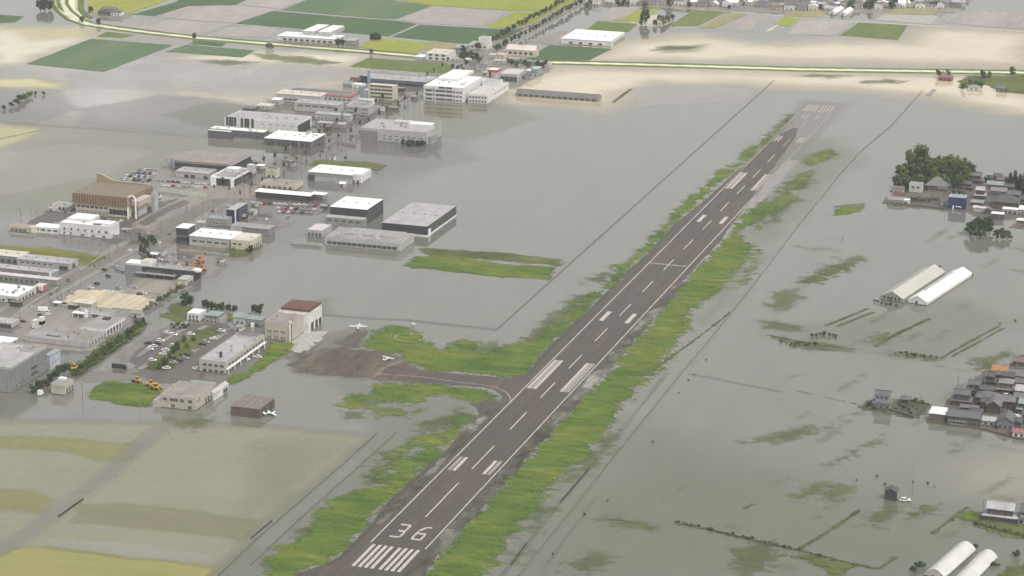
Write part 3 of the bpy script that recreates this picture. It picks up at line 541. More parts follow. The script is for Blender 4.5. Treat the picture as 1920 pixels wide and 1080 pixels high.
for poly in [[(1410, 420), (1440, 380), (1470, 345), (1500, 325), (1530, 318), (1520, 335), (1490, 360), (1500, 375), (1450, 400), (1420, 430)], [(1500, 300), (1540, 283), (1570, 285), (1560, 298), (1520, 312)], [(1380, 540), (1400, 500), (1420, 470), (1425, 480), (1400, 530)], [(1430, 268), (1460, 240), (1480, 215), (1488, 212), (1470, 240), (1440, 272)], [(1010, 640), (1040, 600), (1090, 558), (1118, 545), (1100, 575), (1050, 615)], [(880, 650), (920, 640), (950, 650), (900, 668)], [(700, 890), (730, 845), (790, 815), (830, 805), (760, 860), (720, 910)], [(690, 760), (740, 762), (790, 770), (760, 785), (690, 775)], [(1500, 530), (1560, 500), (1620, 482), (1600, 500), (1540, 528)]]:
    soft('grass', poly, LG, 2.2, 12, 8, 6, .05, .15)
# ---- roads, yards and lots of the town
OLG2 = asphalt_mat('garden_mud', (.075, .075, .05), .35)
def rpoly(x0, y0, x1, y1): return [(x0, y0), (x1, y0), (x1, y1), (x0, y1)]
soft('main_road', rpoly(-391, 250, -377, 560), ROADA, 3, 2, 1, 12, .08, kind='structure', world=True)
soft('main_road', rpoly(-391, 555, -377, 700), ROADA, 3, 4, 2, 12, .07, kind='structure', world=True, dmax=.7)
soft('main_road', rpoly(-389, 700, -377, 1320), BROWNF, 4, 4, 2, 12, .07, kind='structure', world=True, dmax=.7)
soft('main_road', rpoly(-388, 1310, -374, 1900), GRAV, 5, 3, 1, 12, .1, kind='structure', world=True)
for x in (-392.3, -375.2): soft('pavement', rpoly(x-1.2, 250, x+1.2, 540), GRAV, 1.5, 1, .4, 9, .12, kind='structure', world=True)
soft('road_line', rpoly(-384.3, 250, -383.8, 555), LINEW, 1, .2, 0, 9, .12, kind='structure', world=True)
for poly, m, dm in [([(250, 415), (300, 378), (345, 372), (388, 370), (372, 382), (318, 408), (262, 440), (225, 450)], GRAV, 1), ([(262, 408), (300, 382), (335, 374), (345, 380), (300, 402), (270, 420)], LOTA, 1), ([(115, 575), (150, 545), (240, 549), (294, 559), (272, 580), (175, 571)], SAND, 1), ([(265, 520), (340, 525), (345, 540), (290, 558), (240, 548)], GRAV, .9), ([(330, 690), (390, 655), (440, 618), (480, 630), (400, 690), (372, 700), (370, 712), (300, 715), (260, 700)], LOTA, 1), ([(255, 668), (320, 625), (370, 608), (420, 612), (330, 660), (270, 695)], LOTA, .75), ([(215, 670), (260, 640), (300, 618), (320, 612), (300, 640), (240, 680)], BROWNF, .8), ([(290, 470), (330, 455), (400, 470), (440, 478), (400, 520), (385, 522), (370, 500), (290, 495)], BROWNF, .95), ([(310, 415), (330, 410), (335, 450), (300, 470), (285, 460)], ROADA, .8), ([(200, 450), (260, 430), (262, 455), (215, 455)], LOTA, .9), ([(140, 700), (250, 690), (380, 705), (370, 715), (250, 712), (160, 716)], BROWNF, .8), ([(50, 580), (120, 575), (215, 585), (240, 600), (165, 655), (40, 648)], GRAV, .85), ([(100, 395), (140, 378), (250, 410), (240, 425), (120, 412), (60, 420)], LOTA, .75), ([(220, 345), (300, 312), (350, 330), (470, 350), (470, 370), (380, 372), (300, 352)], GRAV, .7), ([(420, 405), (500, 400), (530, 420), (500, 440), (430, 440)], BROWNF, .6), ([(520, 420), (540, 418), (545, 424), (515, 427)], BROWNF, 1.), ([(475, 370), (600, 370), (620, 385), (600, 402), (490, 400)], BROWNF, .6), ([(500, 185), (700, 195), (760, 175), (800, 180), (720, 240), (560, 330), (480, 400), (400, 400), (470, 330), (560, 270), (500, 250)], BROWNF, .4), ([(880, 90), (1010, 110), (1030, 130), (960, 165), (880, 140), (800, 140)], GRAV, .9), ([(985, 78), (1060, 60), (1065, 82), (1060, 84)], GRAV, 1), ([(545, 640), (562, 625), (600, 625), (580, 645), (560, 660)], CONC, .7), ([(455, 645), (500, 640), (545, 645), (560, 660), (520, 665), (480, 650)], BROWNF, .7), ([(1790, 750), (1860, 695), (1935, 690), (1935, 822), (1860, 806), (1775, 794)], LOTA, .9), ([(1622, 764), (1638, 753), (1700, 752), (1738, 761), (1716, 780)], OLG2, .9), ([(1664, 381), (1690, 350), (1750, 335), (1815, 340), (1930, 345), (1930, 400), (1860, 412), (1815, 395), (1776, 391)], LOTA, .85), ([(1170, 30), (1240, 28), (1260, 42), (1235, 50), (1185, 48)], CREAMW, .8), ([(1640, 20), (1700, 22), (1690, 40), (1640, 35)], GRAV, .6), ([(1070, -20), (1840, -20), (1790, 22), (1600, 24), (1440, 24), (1240, 12), (1090, 8)], GRAV, .7), ([(165, 30), (180, 18), (245, 26), (235, 34)], GRAV, .8)]:
    soft('paved_yard', poly, m, 2.6, 4, 3, 10, .06 if m in (BROWNF, CREAMW) else .09, kind='structure', dmax=dm)
for q, w in [([(258, 669), (320, 630), (345, 618)], 1.4), ([(262, 692), (330, 648), (385, 612)], 1.2), ([(232, 432), (300, 392), (345, 372)], 1.5), ([(300, 410), (372, 380)], 2.), ([(1752, 168), (1740, 180)], 2)]:
    soft('kerb', strip(GV(dens_line(q, 12)), w), GRAV, 1., .8, .3, 6, .13, kind='structure', world=True)
# ================================================================== BUILDINGS
_wm = {}; MUD_SHADE = paint('mud_contact_shade', (.13, .115, .085), .8, .35, .6)
def win_mesh(w, h, frame, kind):
    k = (round(w, 1), round(h, 1), frame.name, kind)
    if k not in _wm:
        b = MB()
        if kind == 'door': b.box(-w/2, -.05, 0, w/2, .03, h, frame)
        elif kind == 'opening':
            b.box(-w/2, -.04, 0, w/2, .02, h, DTRIM)
            for x0, x1 in ((-w/2-.12, -w/2), (w/2, w/2+.12)): b.box(x0, -.12, 0, x1, .02, h+.12, frame)
            b.box(-w/2, -.12, h, w/2, .02, h+.12, frame)
        else:
            f = .1; b.box(-w/2, -.05, 0, w/2, .02, h, GLASS)
            b.box(-w/2-f, -.11, -f, w/2+f, .02, 0, frame); b.box(-w/2-f, -.11, h, w/2+f, .02, h+f, frame)
            b.box(-w/2-f, -.11, 0, -w/2, .02, h, frame); b.box(w/2, -.11, 0, w/2+f, .02, h, frame)
            if w > 1.6:
                for i in range(1, int(w/1.4)+1):
                    x = -w/2+w*i/(int(w/1.4)+1); b.box(x-.04, -.09, 0, x+.04, .02, h, frame)
        _wm[k] = b.data(kind)
    return _wm[k]
class B:
    def __init__(s, name, label, cat, A, Bx, top=None, C=None, d=None, wall=WHITE, roof=R_GREY, kind='flat', par=.6, rot=0., h=None, w=None, group=None, rh=None, over=.35, ridge='x', base=None, seam=True):
        a = G(*A); s.rot = math.radians(rot); u = np.array([math.cos(s.rot), math.sin(s.rot)]); v = np.array([-u[1], u[0]])
        s.h = h if h else hgt(A[0], A[1], top)
        s.w = w if w else fit(a, u, 0, (Bx, 0), wy=0)
        bb = np.array([a[0]+u[0]*s.w, a[1]+u[1]*s.w])
        s.d = d if d else fit(bb, v, s.h, C)
        s.wall, s.roof = wall, roof
        s.root = thing(name, label, cat, (a[0], a[1], 0), s.rot, group)
        b = MB(); b.box(0, 0, -1.5, s.w, s.d, s.h, wall, bottom=False)
        w_, d_, h_ = s.w, s.d, s.h
        if kind == 'gable':
            rh = rh or .22*(s.d if ridge == 'x' else s.w)
            if ridge == 'x':
                for x in (0, w_): b.poly([(x, 0, h_), (x, d_, h_), (x, d_/2, h_+rh)], wall)
            else:
                for y in (0, d_): b.poly([(0, y, h_), (w_, y, h_), (w_/2, y, h_+rh)], wall)
        link('wall', b.data('wall'), s.root)
        if s.w > 5:
            mb = MB(); q = .015; mb.box(-q, -q, -1.4, s.w+q, s.d+q, random.uniform(.35, .7), MUD_SHADE, bottom=False); link('mud_contact_shade', mb.data('mud_contact_shade'), s.root)  # mud stain that also paints contact darkening where wall meets water
        r = MB(); o = over
        if kind == 'flat':
            r.box(.32, .32, h_-.1, w_-.32, d_-.32, h_+.06, roof)
            pm = base or wall
            for q in ((-.03, -.03, w_+.03, .3), (-.03, d_-.3, w_+.03, d_+.03), (-.03, .3, .3, d_-.3), (w_-.3, .3, w_+.03, d_-.3)): r.box(q[0], q[1], h_-.02, q[2], q[3], h_+par, pm)
        elif kind == 'metal': r.box(-o, -o, h_+.003, w_+o, d_+o, h_+.35, base or roof, roof)
        elif kind in ('gable', 'barrel'):
            n = 2 if kind == 'gable' else 10; rh = rh or (.22 if kind == 'gable' else .5)*(d_ if ridge == 'x' else w_); L = d_ if ridge == 'x' else w_
            pr = []
            for i in range(n+1):
                t = -o+(L+2*o)*i/n
                if kind == 'gable': z = h_+rh*(1-abs(t-L/2)/(L/2))
                else: z = h_+rh*math.sin(math.pi*i/n)
                pr.append((t, z))
            E0, E1 = -o, (w_ if ridge == 'x' else d_)+o
            P = (lambda e, t, z: (e, t, z)) if ridge == 'x' else (lambda e, t, z: (t, e, z))
            th = .18
            for (t0, z0), (t1, z1) in zip(pr[:-1], pr[1:]):
                q = [P(E0, t0, z0+th), P(E1, t0, z0+th), P(E1, t1, z1+th), P(E0, t1, z1+th)]
                q2 = [P(E0, t0, z0), P(E0, t1, z1), P(E1, t1, z1), P(E1, t0, z0)]
                if ridge != 'x': q, q2 = q[::-1], q2[::-1]
                r.poly(q, roof); r.poly(q2, base or roof)
                for e in (E0, E1): r.poly([P(e, t0, z0), P(e, t1, z1), P(e, t1, z1+th), P(e, t0, z0+th)], base or roof)
            for t, z in (pr[0], pr[-1]): r.poly([P(E0, t, z), P(E1, t, z), P(E1, t, z+th), P(E0, t, z+th)], base or roof)
            if kind == 'barrel':
                for e in (0, E1-o): r.poly([P(e, t, z) for t, z in pr], wall)
            if kind == 'gable' and seam:
                q = MB()
                if ridge == 'x': q.box(E0, d_/2-.2, h_+rh+th-.03, E1, d_/2+.2, h_+rh+th+.15, base or roof)
                else: q.box(w_/2-.2, E0, h_+rh+th-.03, w_/2+.2, E1, h_+rh+th+.15, base or roof)
                link('ridge', q.data('ridge'), s.root)
        elif kind == 'hip':
            rh = rh or .25*min(w_, d_); hip_faces(r, -o-.2, -o-.2, w_+o+.2, d_+o+.2, h_, rh, roof)
        link('roof', r.data('roof'), s.root)
        if kind == 'metal' and w_ > 18 and d_ > 9 and not rot:
            q = MB(); q.box(-.7, -.5, 0, .7, .5, .5, LGREY); q.box(-.9, -.7, .5, .9, .7, .62, GTRIM); me = q.data('roof_vent'); n = int(w_/8)
            for i in range(n): link('roof_vent', me, s.root, (w_*(i+.5)/n, d_*.5, h_+.34))
            q = MB()
            for k in (.25, .5, .75): q.box(w_*k-.08, -o, h_+.352, w_*k+.08, d_+o, h_+.42, GTRIM)
            link('roof_seam', q.data('roof_seam'), s.root)
        elif kind == 'flat' and w_ > 14 and d_ > 7: s.units(int(w_/9), m=random.choice((LGREY, GREYW, WHITE)), sz=random.uniform(1.2, 2.2))
    def win(s, face, n, f0, f1, zs, w=1.4, h=1.2, frame=TRIM, kind='window'):
        me = win_mesh(w, h, frame, kind)
        for z in (zs if isinstance(zs, (list, tuple)) else [zs]):
            if z < 0: z = s.h+z
            for i in range(n):
                f = f0+(f1-f0)*(i+.5)/n
                if face == 'S': link(kind if kind != 'opening' else 'bay_opening', me, s.root, (s.w*f, -.01, z))
                elif face == 'E': link(kind if kind != 'opening' else 'bay_opening', me, s.root, (s.w+.01, s.d*f, z), math.pi/2)
        return s
    def band(s, face, z0, z1, m, f0=0., f1=1., pr=.12, name='fascia_band'):
        z0, z1 = (s.h+z0 if z0 < 0 or z0 > 900 else z0), (s.h+z1 if z1 <= 0 else z1)
        b = MB()
        if 'S' in face: b.box(s.w*f0, -pr, z0, s.w*f1+(pr if 'E' in face else 0), .02, z1, m)
        if 'E' in face: b.box(s.w-.02, (s.d*f0 if face == 'E' else .021), z0, s.w+pr, s.d*(f1 if face == 'E' else 1), z1, m)
        link(name, b.data(name), s.root); return s
    def block(s, x0, y0, z0, x1, y1, z1, wall, roof=None, name='block', frac=True):
        b = MB(); k = (s.w, s.d) if frac else (1, 1)
        b.box(x0*k[0], y0*k[1], z0, x1*k[0], y1*k[1], z1, wall, roof or wall); link(name, b.data(name), s.root); return s
    def units(s, n, m=LGREY, z=None, sz=1.6, name='roof_unit', reg=(.1, .2, .9, .85)):
        q = MB(); q.box(-sz/2, -sz*.35, 0, sz/2, sz*.35, sz*.7, m); q.tube((0, 0, sz*.7), (0, 0, sz*.78), sz*.25, sz*.25, DTRIM, 8); me = q.data(name)
        for i in range(n):
            link(name, me, s.root, (s.w*random.uniform(reg[0], reg[2]), s.d*random.uniform(reg[1], reg[3]), (z or s.h)+.05), random.choice((0, math.pi/2)))
        return s
    def post(s, x, y, z0, z1, r=.2, m=WHITE, name='column'):
        q = MB(); q.box(-r, -r, 0, r, r, z1-z0, m); link(name, q.data(name), s.root, (x*s.w, y*s.d, z0)); return s
    def canopy(s, x0, y0, x1, y1, z, m=WHITE, th=.35, name='canopy', posts=3):
        b = MB(); b.box(x0, y0, z, x1, y1, z+th, m); link(name, b.data(name), s.root)
        for i in range(posts):
            q = MB(); q.box(-.15, -.15, -1.5, .15, .15, z, m); link('column', q.data('column'), s.root, (x0+.3+(x1-x0-.6)*(i/max(1, posts-1)), y0+.3, 0))
        return s
def hip_faces(r, x0, y0, x1, y1, z, rh, m, th=.2):
    w, d = x1-x0, y1-y0
    if w >= d: p, q = (x0+d/2, (y0+y1)/2, z+rh), (x1-d/2, (y0+y1)/2, z+rh)
    else: p, q = ((x0+x1)/2, y0+w/2, z+rh), ((x0+x1)/2, y1-w/2, z+rh)
    a, b, c, d_ = (x0, y0, z), (x1, y0, z), (x1, y1, z), (x0, y1, z)
    if w >= d: F = [(a, b, q, p), (b, c, q), (c, d_, p, q), (d_, a, p)]
    else: F = [(a, b, p), (b, c, q, p), (c, d_, q), (d_, a, p, q)]
    for f in F: r.poly(f, m)
    r.poly([(a[0], a[1], z-.01), (d_[0], d_[1], z-.01), (c[0], c[1], z-.01), (b[0], b[1], z-.01)], m)
    for e, f in ((a, b), (b, c), (c, d_), (d_, a)): r.poly([(e[0], e[1], z-th), (f[0], f[1], z-th), f, e], m)

# ---- near left: factories, airport offices, hangars
b = B('factory', 'big grey green panelled factory cut by the left edge of the photo', 'factory', (-62, 728), 22, C=(86, 650), h=hgt(22, 736, 689), wall=paint('grey_green_panel', (.24, .255, .24), streak=.12, rib='X', ribw=3), roof=R_LAV, par=.5, base=LGREY)
b.win('E', 3, .55, .72, [3.2, 6.8], 2.4, 2., GTRIM).win('E', 3, .08, .4, [2.6], 1.6, 1.4, GTRIM).band('SE', -.9, -.3, LGREY).block(.55, .72, b.h+.06, .97, .97, b.h+.25, R_GREY, name='sunken_deck').units(4, reg=(.55, .74, .9, .9), sz=2.4)
b = B('annex', 'pale blue annex with a dark doorway behind the grey green factory', 'building', (84, 692), 95, 667, (112, 656), wall=paint('pale_blue_wall', (.40, .42, .47)), roof=R_BLUE, kind='metal')
b.win('S', 1, .3, .8, 0, 2.2, 4.5, GTRIM, 'door').win('E', 3, .1, .9, 3., 1.4, 1.2)
b = B('pump_house', 'small beige pump house with open columned side standing in floodwater', 'building', (96, 739), 121, 720, (138, 711), wall=BEIGE, roof=GREYW, par=.35, base=BEIGE)
b.band('S', -1.5, -1.1, CONC).win('E', 3, .15, .95, .4, 1.6, 3.4, CONC, 'opening').block(0, .75, b.h+.06, .5, 1, b.h+1., TRIM, name='roof_hood')
b = B('sales_hall', 'low flat roofed grey hall with pillared white side beside the shrub row', 'building', (46, 641), 163, 631, (196, 612), wall=LGREY, roof=R_TAUPE, par=.7)
b.band('S', 0.3, .9, GREYW).win('E', 6, .05, .95, .6, 1.6, 2.4, TRIM).units(5, sz=1.8).block(.60, .9, b.h, 1., 1.9, b.h+1.8, WHITE, R_GREY, 'raised_storey').block(.05, .05, b.h+.06, .66, .5, b.h+.12, R_GREY, name='roof_deck')
for i in range(6): b.post(1.005, .95+.15*i, -1, b.h+1.7, .25, TRIM)
b.block(.74, 1.55, b.h+1.8, .84, 1.7, b.h+3, DTRIM, name='stair_head').block(.28, .2, b.h+.12, .48, .24, b.h+.5, DTRIM, name='skylight')
B('sign_tower', 'white double stepped sign block on the grey hall forecourt', 'sign', (60, 616), 79.5, 601, d=4, wall=WHITE, roof=WHITE, par=.2).block(.68, 0, 3, 1, 1, 8, WHITE, name='upper_block')
b = B('shop', 'long low shop with white canopy and white pylon above the grey hall', 'shop', (140, 592), 206, 583, (213, 577), wall=LGREY, roof=R_GREY, par=.5)
b.band('S', -.8, 0, TRIM, .45, 1.).win('S', 5, .5, .97, .5, 2.2, 1.8, GTRIM).block(.32, -.2, 0, .38, 0, 5, TRIM, name='pylon').canopy(0, -4, 9, 0, 3., TRIM)
b = B('airport_office', 'two storey grey airport office with balcony side and dark roof mast', 'office building', (374, 697), 424, 675, (494, 627), wall=BEIGE, roof=R_LAV, par=.8)
b.win('S', 4, .1, .95, [.8, 4.4], 2.4, 1.5, GTRIM).band('S', 3.2, 3.7, LGREY).win('E', 12, .05, .98, [4.4], 3.2, 1.6, GTRIM).win('E', 12, .05, .98, [.9], 3.2, 1.5, GTRIM).band('E', 3.2, 3.6, TRIM, pr=1.3, name='balcony').block(.55, .14, b.h+.06, .62, .17, b.h+3.6, DTRIM, name='roof_mast').units(4).block(.1, .88, b.h, .9, .99, b.h+1.3, PINK, R_PURP, 'stair_head')
for i in range(7): b.post(1.06, .03+.155*i, -1, 3.2, .2, TRIM)
b = B('operations_building', 'beige two storey operations building joined to a hangar with maroon roof', 'building', (497, 636), 546, 603, (566, 587), wall=BEIGE, roof=R_TAUPE, par=.4)
for g in (.08, .34, .60): b.win('S', 2, g, g+.18, [1.1, 5.2], .75, 1.6, BEIGE)
hd = b.d; b.block(0, 1.002, -1.5, 1.16, 2.15, b.h+1.0, WHITE, PINK, 'hangar_wall').block(.03, 1.2, b.h+1.0, 1.13, 2.13, b.h+2.6, R_BROWN, R_BROWN, 'hangar_roof').block(.93, -.02, -1, 1.0, .06, b.h+2, WHITE, name='stair_tower')
for k, f in enumerate((1.25, 1.6, 1.9)): b.block(1.155, f, -.5, 1.165, f+.2, 5.4-k*.3, DTRIM, name='hangar_door')
b = B('house', 'small white flat roofed house beside the dark tree row', 'house', (351, 601), 374, 587, (383, 576), wall=WHITE, roof=R_WHITE, par=.4); b.win('S', 3, .1, .95, 2.2, 1.2, 1.6, GTRIM).win('S', 3, .1, .95, 0, 1.4, 1.5, DTRIM)
b = B('house', 'small grey green hip roofed house right of the white flat one', 'house', (384, 604), 409, 590, d=9, wall=GREYW, roof=R_GREEN, kind='hip', rh=2.); b.win('S', 3, .08, .95, [.3, 2.8], 1.5, 1.5, TRIM).block(1.0, .2, -1, 1.3, .9, 3.4, LGREY, R_GREEN, 'side_wing')
b = B('house', 'grey gabled house behind the car park, left of its flat garage', 'house', (437, 609), 460, 594, d=9, wall=PINK, roof=R_GREEN, kind='gable', rh=2.4); b.win('S', 2, .2, .9, 1.2, 1.6, 1.4, GTRIM)
b = B('garage', 'flat pale roofed garage between the gabled house and the operations building', 'garage', (462, 611), 490, 597, d=7, wall=GREYW, roof=R_GREEN, kind='metal', base=TRIM); b.win('S', 2, .1, .9, 0, 3, 2.4, DTRIM, 'door').block(.35, -.25, 0, .55, -.02, 2.6, TRIM, name='water_tank')
b = B('office_building', 'beige office with rows of narrow paired windows mirrored in the flood', 'office building', (302, 764), 366, 740, (390, 707), wall=BEIGE, roof=R_TAUPE, par=.45)
for f in (.06, .26, .38, .56, .80): b.win('S', 2, f, f+.12, 4.9, .75, 1.5, DTRIM)
for f in (.3, .78): b.win('S', 2, f, f+.12, 1.2, .75, 1.5, DTRIM)
b.block(-.22, 0, -1.5, -.001, .5, 4.2, BEIGE, CONC, 'lower_wing').win('E', 2, .05, .3, 4.9, 1.1, 1.3, LGREY).block(.3, .96, b.h, 1.02, 1.1, b.h+1, LGREY, R_GREEN, 'entrance_roof')
for i in range(4): b.post(1.02, .55+.13*i, -1, 4, .2, DTRIM)
b = B('storehouse', 'long white storehouse running back beside the beige office', 'building', (390, 750), 402, 737, (424, 714), wall=WHITE, roof=PINK, kind='gable', ridge='y', rh=1.2); b.win('E', 2, .62, .95, .3, 3, 2.6, PINK, 'opening').win('S', 1, .1, .9, 0, 2.5, 2.8, GTRIM, 'door')
b = B('hangar', 'plain brown hangar with taupe roof alone in the flood', 'hangar', (433, 779), 487, 762, (516, 748), wall=BROWNW, roof=paint('taupe_roof', (.17, .145, .13)), kind='metal', over=.15); b.win('S', 1, .28, .34, 2.2, .7, .5, DTRIM).win('E', 2, .1, .95, 0, 5, 4., BROWNW, 'opening')

# ---- left edge sheds
b = B('shed', 'pale roofed shed furthest back at the left edge beside the rice strip', 'shed', (-30, 488), 37, C=(52, 467), h=4.6, wall=GREYW, roof=R_CREAM, kind='metal', base=LGREY); b.win('S', 3, .45, .95, 0, 3, 2.8, LGREY, 'opening').win('E', 3, .1, .9, .4, 2, 2.4, DTRIM)
b = B('warehouse', 'long light grey warehouse with dark loading bay beside the main road', 'warehouse', (32, 498), 130, C=(147, 487), h=4.8, wall=LGREY, roof=R_LAV, kind='metal', base=LGREY); b.win('S', 1, .8, .98, .2, 7, 3, LGREY, 'opening').win('S', 6, .05, .7, 2.6, 2.2, .9, GTRIM).win('E', 1, .3, .7, 0, 4, 3.4, DTRIM, 'door')
b = B('warehouse', 'long grey warehouse with white sign frame, second in the left edge row', 'warehouse', (-20, 512), 99, C=(107, 500), h=4.4, wall=GREYW, roof=R_LAV, kind='metal', base=LGREY); b.win('S', 7, .05, .9, 1.4, 3, 1.2, GTRIM).block(.95, -.05, 2, .985, 0, 6, TRIM, name='sign_frame')
b = B('warehouse', 'pink tinged roof warehouse with a row of dark windows, third in row', 'warehouse', (-20, 524), 107, C=(113, 520), h=4.2, wall=GREYW, roof=R_PINK, kind='metal', base=PINK); b.win('S', 9, .06, .75, .8, 2.4, 1.8, LGREY)
b = B('shop', 'white roofed shop with dark open front and red panel at the left edge', 'shop', (-42, 562), 33, C=(63, 530), h=4.6, wall=paint('pale_green_wall', (.45, .48, .43)), roof=R_WHITE, par=.5, base=WHITE); b.win('S', 1, .76, .97, 0, 6, 3.2, GTRIM, 'opening').win('S', 6, .1, .7, 1., 2, 1.8).win('E', 5, .05, .9, .6, 2.4, 2.2, GTRIM).units(6)
b = B('shop', 'red walled shop with round white emblem beside the white roofed shop', 'shop', (62, 548), 78, 537, d=9, wall=paint('dull_red_wall', (.36, .12, .12)), roof=R_PINK, par=.3, base=PINK); b.win('S', 1, .75, .98, .2, 1.6, 2.2, DTRIM, 'door')
q = MB(); q.tube((0, -.02, 0), (0, .2, 0), 1.7, 1.7, TRIM, 16); q.tube((0, -.1, 0), (0, .1, 0), 1.1, 1.1, PINK, 16); link('round_emblem', q.data('round_emblem'), b.root, (b.w-.2, -.25, 3.4))

b = B('shed', 'flat white roofed shed at the left edge behind the grey green factory', 'shed', (-24, 652), 16, C=(30, 629), h=4., wall=LGREY, roof=R_WHITE, kind='metal', base=WHITE); b.win('S', 3, .5, .95, .8, 2, 1.4, GTRIM).win('E', 2, .1, .9, .4, 2, 2.4, DTRIM)
b = B('shop', 'small dark fronted shop on the left edge below the pale canopy shop', 'shop', (-18, 612), 22, 603, (34, 594), wall=BEIGE, roof=R_LAV, par=.4); b.win('S', 4, .3, .97, .4, 2.2, 2.2, DTRIM)
b = B('shop', 'colonnaded pale building on the near edge of the sandy lot', 'shop', (135, 578), 172, 567, (180, 561), wall=BEIGE, roof=R_CREAM, kind='metal', base=BEIGE); b.win('S', 7, .03, .97, .2, 1.3, 2.6, BEIGE, 'opening')
# ---- hall with the ribbed brown upper wall, white block and neighbours
RIBBR = paint('ribbed_brown', (.21, .145, .10), .6, .15, .3, rib='X', ribw=1.6)
b = B('amusement_hall', 'amusement hall with ribbed brown upper walls and peaked parapet', 'amusement hall', (142, 401), 241, C=(276, 347), h=hgt(142, 401, 378), wall=CREAM, roof=R_BROWN, par=.2)
bh = b.h; b.block(-.04, -.03, bh-.2, 1.02, 1.0, bh+7.2, RIBBR, paint('khaki_roof', (.20, .165, .12), rib='Y', ribw=2.), 'ribbed_upper_wall')
q = MB(); w_, d_ = b.w, b.d
for x0, x1 in ((0, .5),):
    q.v, q.f, q.m = [], [], []
    P0 = [(-.02*w_, .93*d_, bh+7), (.42*w_, .93*d_, bh+7), (1.0*w_, .93*d_, bh+7), (1.0*w_, .93*d_, bh+8.4), (.30*w_, .93*d_, bh+9.2), (.05*w_, .93*d_, bh+13.5), (-.02*w_, .93*d_, bh+14.)]
    q.poly(P0, paint('khaki_wall', (.26, .22, .15))); q.poly([(x, y+1.2, z) for x, y, z in P0[::-1]], paint('khaki_wall', (.26, .22, .15)))
    for i in range(len(P0)):
        p0, p1 = P0[i], P0[(i+1) % len(P0)]; q.poly([p0, (p0[0], p0[1]+1.2, p0[2]), (p1[0], p1[1]+1.2, p1[2]), p1], CREAM)
link('peaked_parapet', q.data('peaked_parapet'), b.root)
q = MB(); q.box(-.22, -.55, 0, .22, .02, 7.1, paint('rib_tan', (.30, .22, .155))); rm = q.data('wall_rib')
for i in range(21): link('wall_rib', rm, b.root, (w_*(-.03+1.04*i/20), -.035*d_, bh))
for i in range(9): link('wall_rib', rm, b.root, (w_*1.02+.03, d_*(.06+.1*i), bh), math.pi/2)
b.win('S', 7, .02, .62, 5.8, 2.6, 1.6, CREAM).win('S', 5, .64, .98, 2.4, 2.6, 3.8, DTRIM).band('S', 0, 3.8, GREYW, 0, .62, .2, 'parking_level')
for i in range(8): b.post(.03+.078*i, -.012, -1, 4, .25, CREAM)
q = MB(); R0 = 3.2   # white arched tower at the front corner
for x in (0, 6.): q.box(x-.5, -.5, -1, x+.5, .5, bh+5, TRIM)
for i in range(8):
    a0, a1 = math.pi*i/8, math.pi*(i+1)/8; q.tube((3-3*math.cos(a0), 0, bh+5+3.5*math.sin(a0)), (3-3*math.cos(a1), 0, bh+5+3.5*math.sin(a1)), .55, .55, TRIM, 6)
link('entrance_arch', q.data('entrance_arch'), b.root, (w_+.2, -1., 0), math.pi/2*.25)
b.block(1.021, .1, bh-1, 1.16, .62, bh+3.5, paint('arch_hood', (.42, .33, .29)), PINK, 'entrance_hood').block(1.0, .2, -1, 1.1, .55, bh-1.2, PINK, name='porch').win('E', 3, .1, .5, .4, 2.4, 3.4, DTRIM).block(1.14, .66, -1, 1.2, .82, bh+5, LGREY, R_GREY, 'sign_frame')
b = B('annex', 'white flat roofed annex at the left end of the amusement hall', 'building', (98, 392), 133, 384, (138, 371), wall=WHITE, roof=R_GREY, par=.4); b.win('S', 4, .05, .95, .2, 2, 2, DTRIM).block(.5, .4, b.h, .95, .7, b.h+2, WHITE, R_GREY, 'upper_block').units(3)
b = B('guest_house', 'white two storey building with long mirrored front left of the palms', 'building', (113, 440), 207, 418, (219, 409), wall=WHITE, roof=R_WHITE, par=.7)
b.win('S', 6, .02, .85, [4.4], 1.3, 1.4, GTRIM).win('S', 2, .02, .28, [1.2], 1.3, 1.4, GTRIM).win('S', 3, .34, .98, 1.0, 3.2, 1.0, LGREY).block(.05, .55, b.h, .5, 1.6, b.h+2.2, WHITE, R_WHITE, 'roof_storey').block(.62, .2, b.h, .98, .8, b.h+1.9, WHITE, R_WHITE, 'roof_block').block(.64, .19, b.h+.3, .78, .2, b.h+1.2, DTRIM, name='louvre').win('S', 1, .86, .98, 4.4, 2.2, 1.4, GTRIM).band('S', 3.4, 3.6, LGREY)
b.block(-.55, .05, -1.5, -.001, .8, 4.4, WHITE, R_WHITE, 'low_wing')
for i in range(4):
    link('window', win_mesh(3., 1.2, GTRIM, 'window'), b.root, (-.48*b.w+i*.125*b.w, .05*b.d-.02, 1.6))
b = B('cafe', 'low tan building with curved end left of the white two storey one', 'building', (16, 433), 52, 425, (60, 416), wall=CREAM, roof=paint('tan_roof', (.30, .25, .2)), kind='metal', base=CREAM); b.win('S', 4, .1, .95, .9, 2.6, 1.2, GTRIM)
q = MB(); q.tube((0, 0, -1), (0, 0, 3.8), 4, 4, CREAM, 16); q.tube((0, 0, 3.8), (0, 0, 4.6), 4.3, 2., PINK, 16); link('round_end', q.data('round_end'), b.root, (b.w+2., 5, 0))
b = B('showroom', 'long charcoal showroom with white roof block facing the sandy lot', 'showroom', (235, 515), 366, 496, d=10, wall=DARKW, roof=R_GREY, par=.4, base=LGREY)
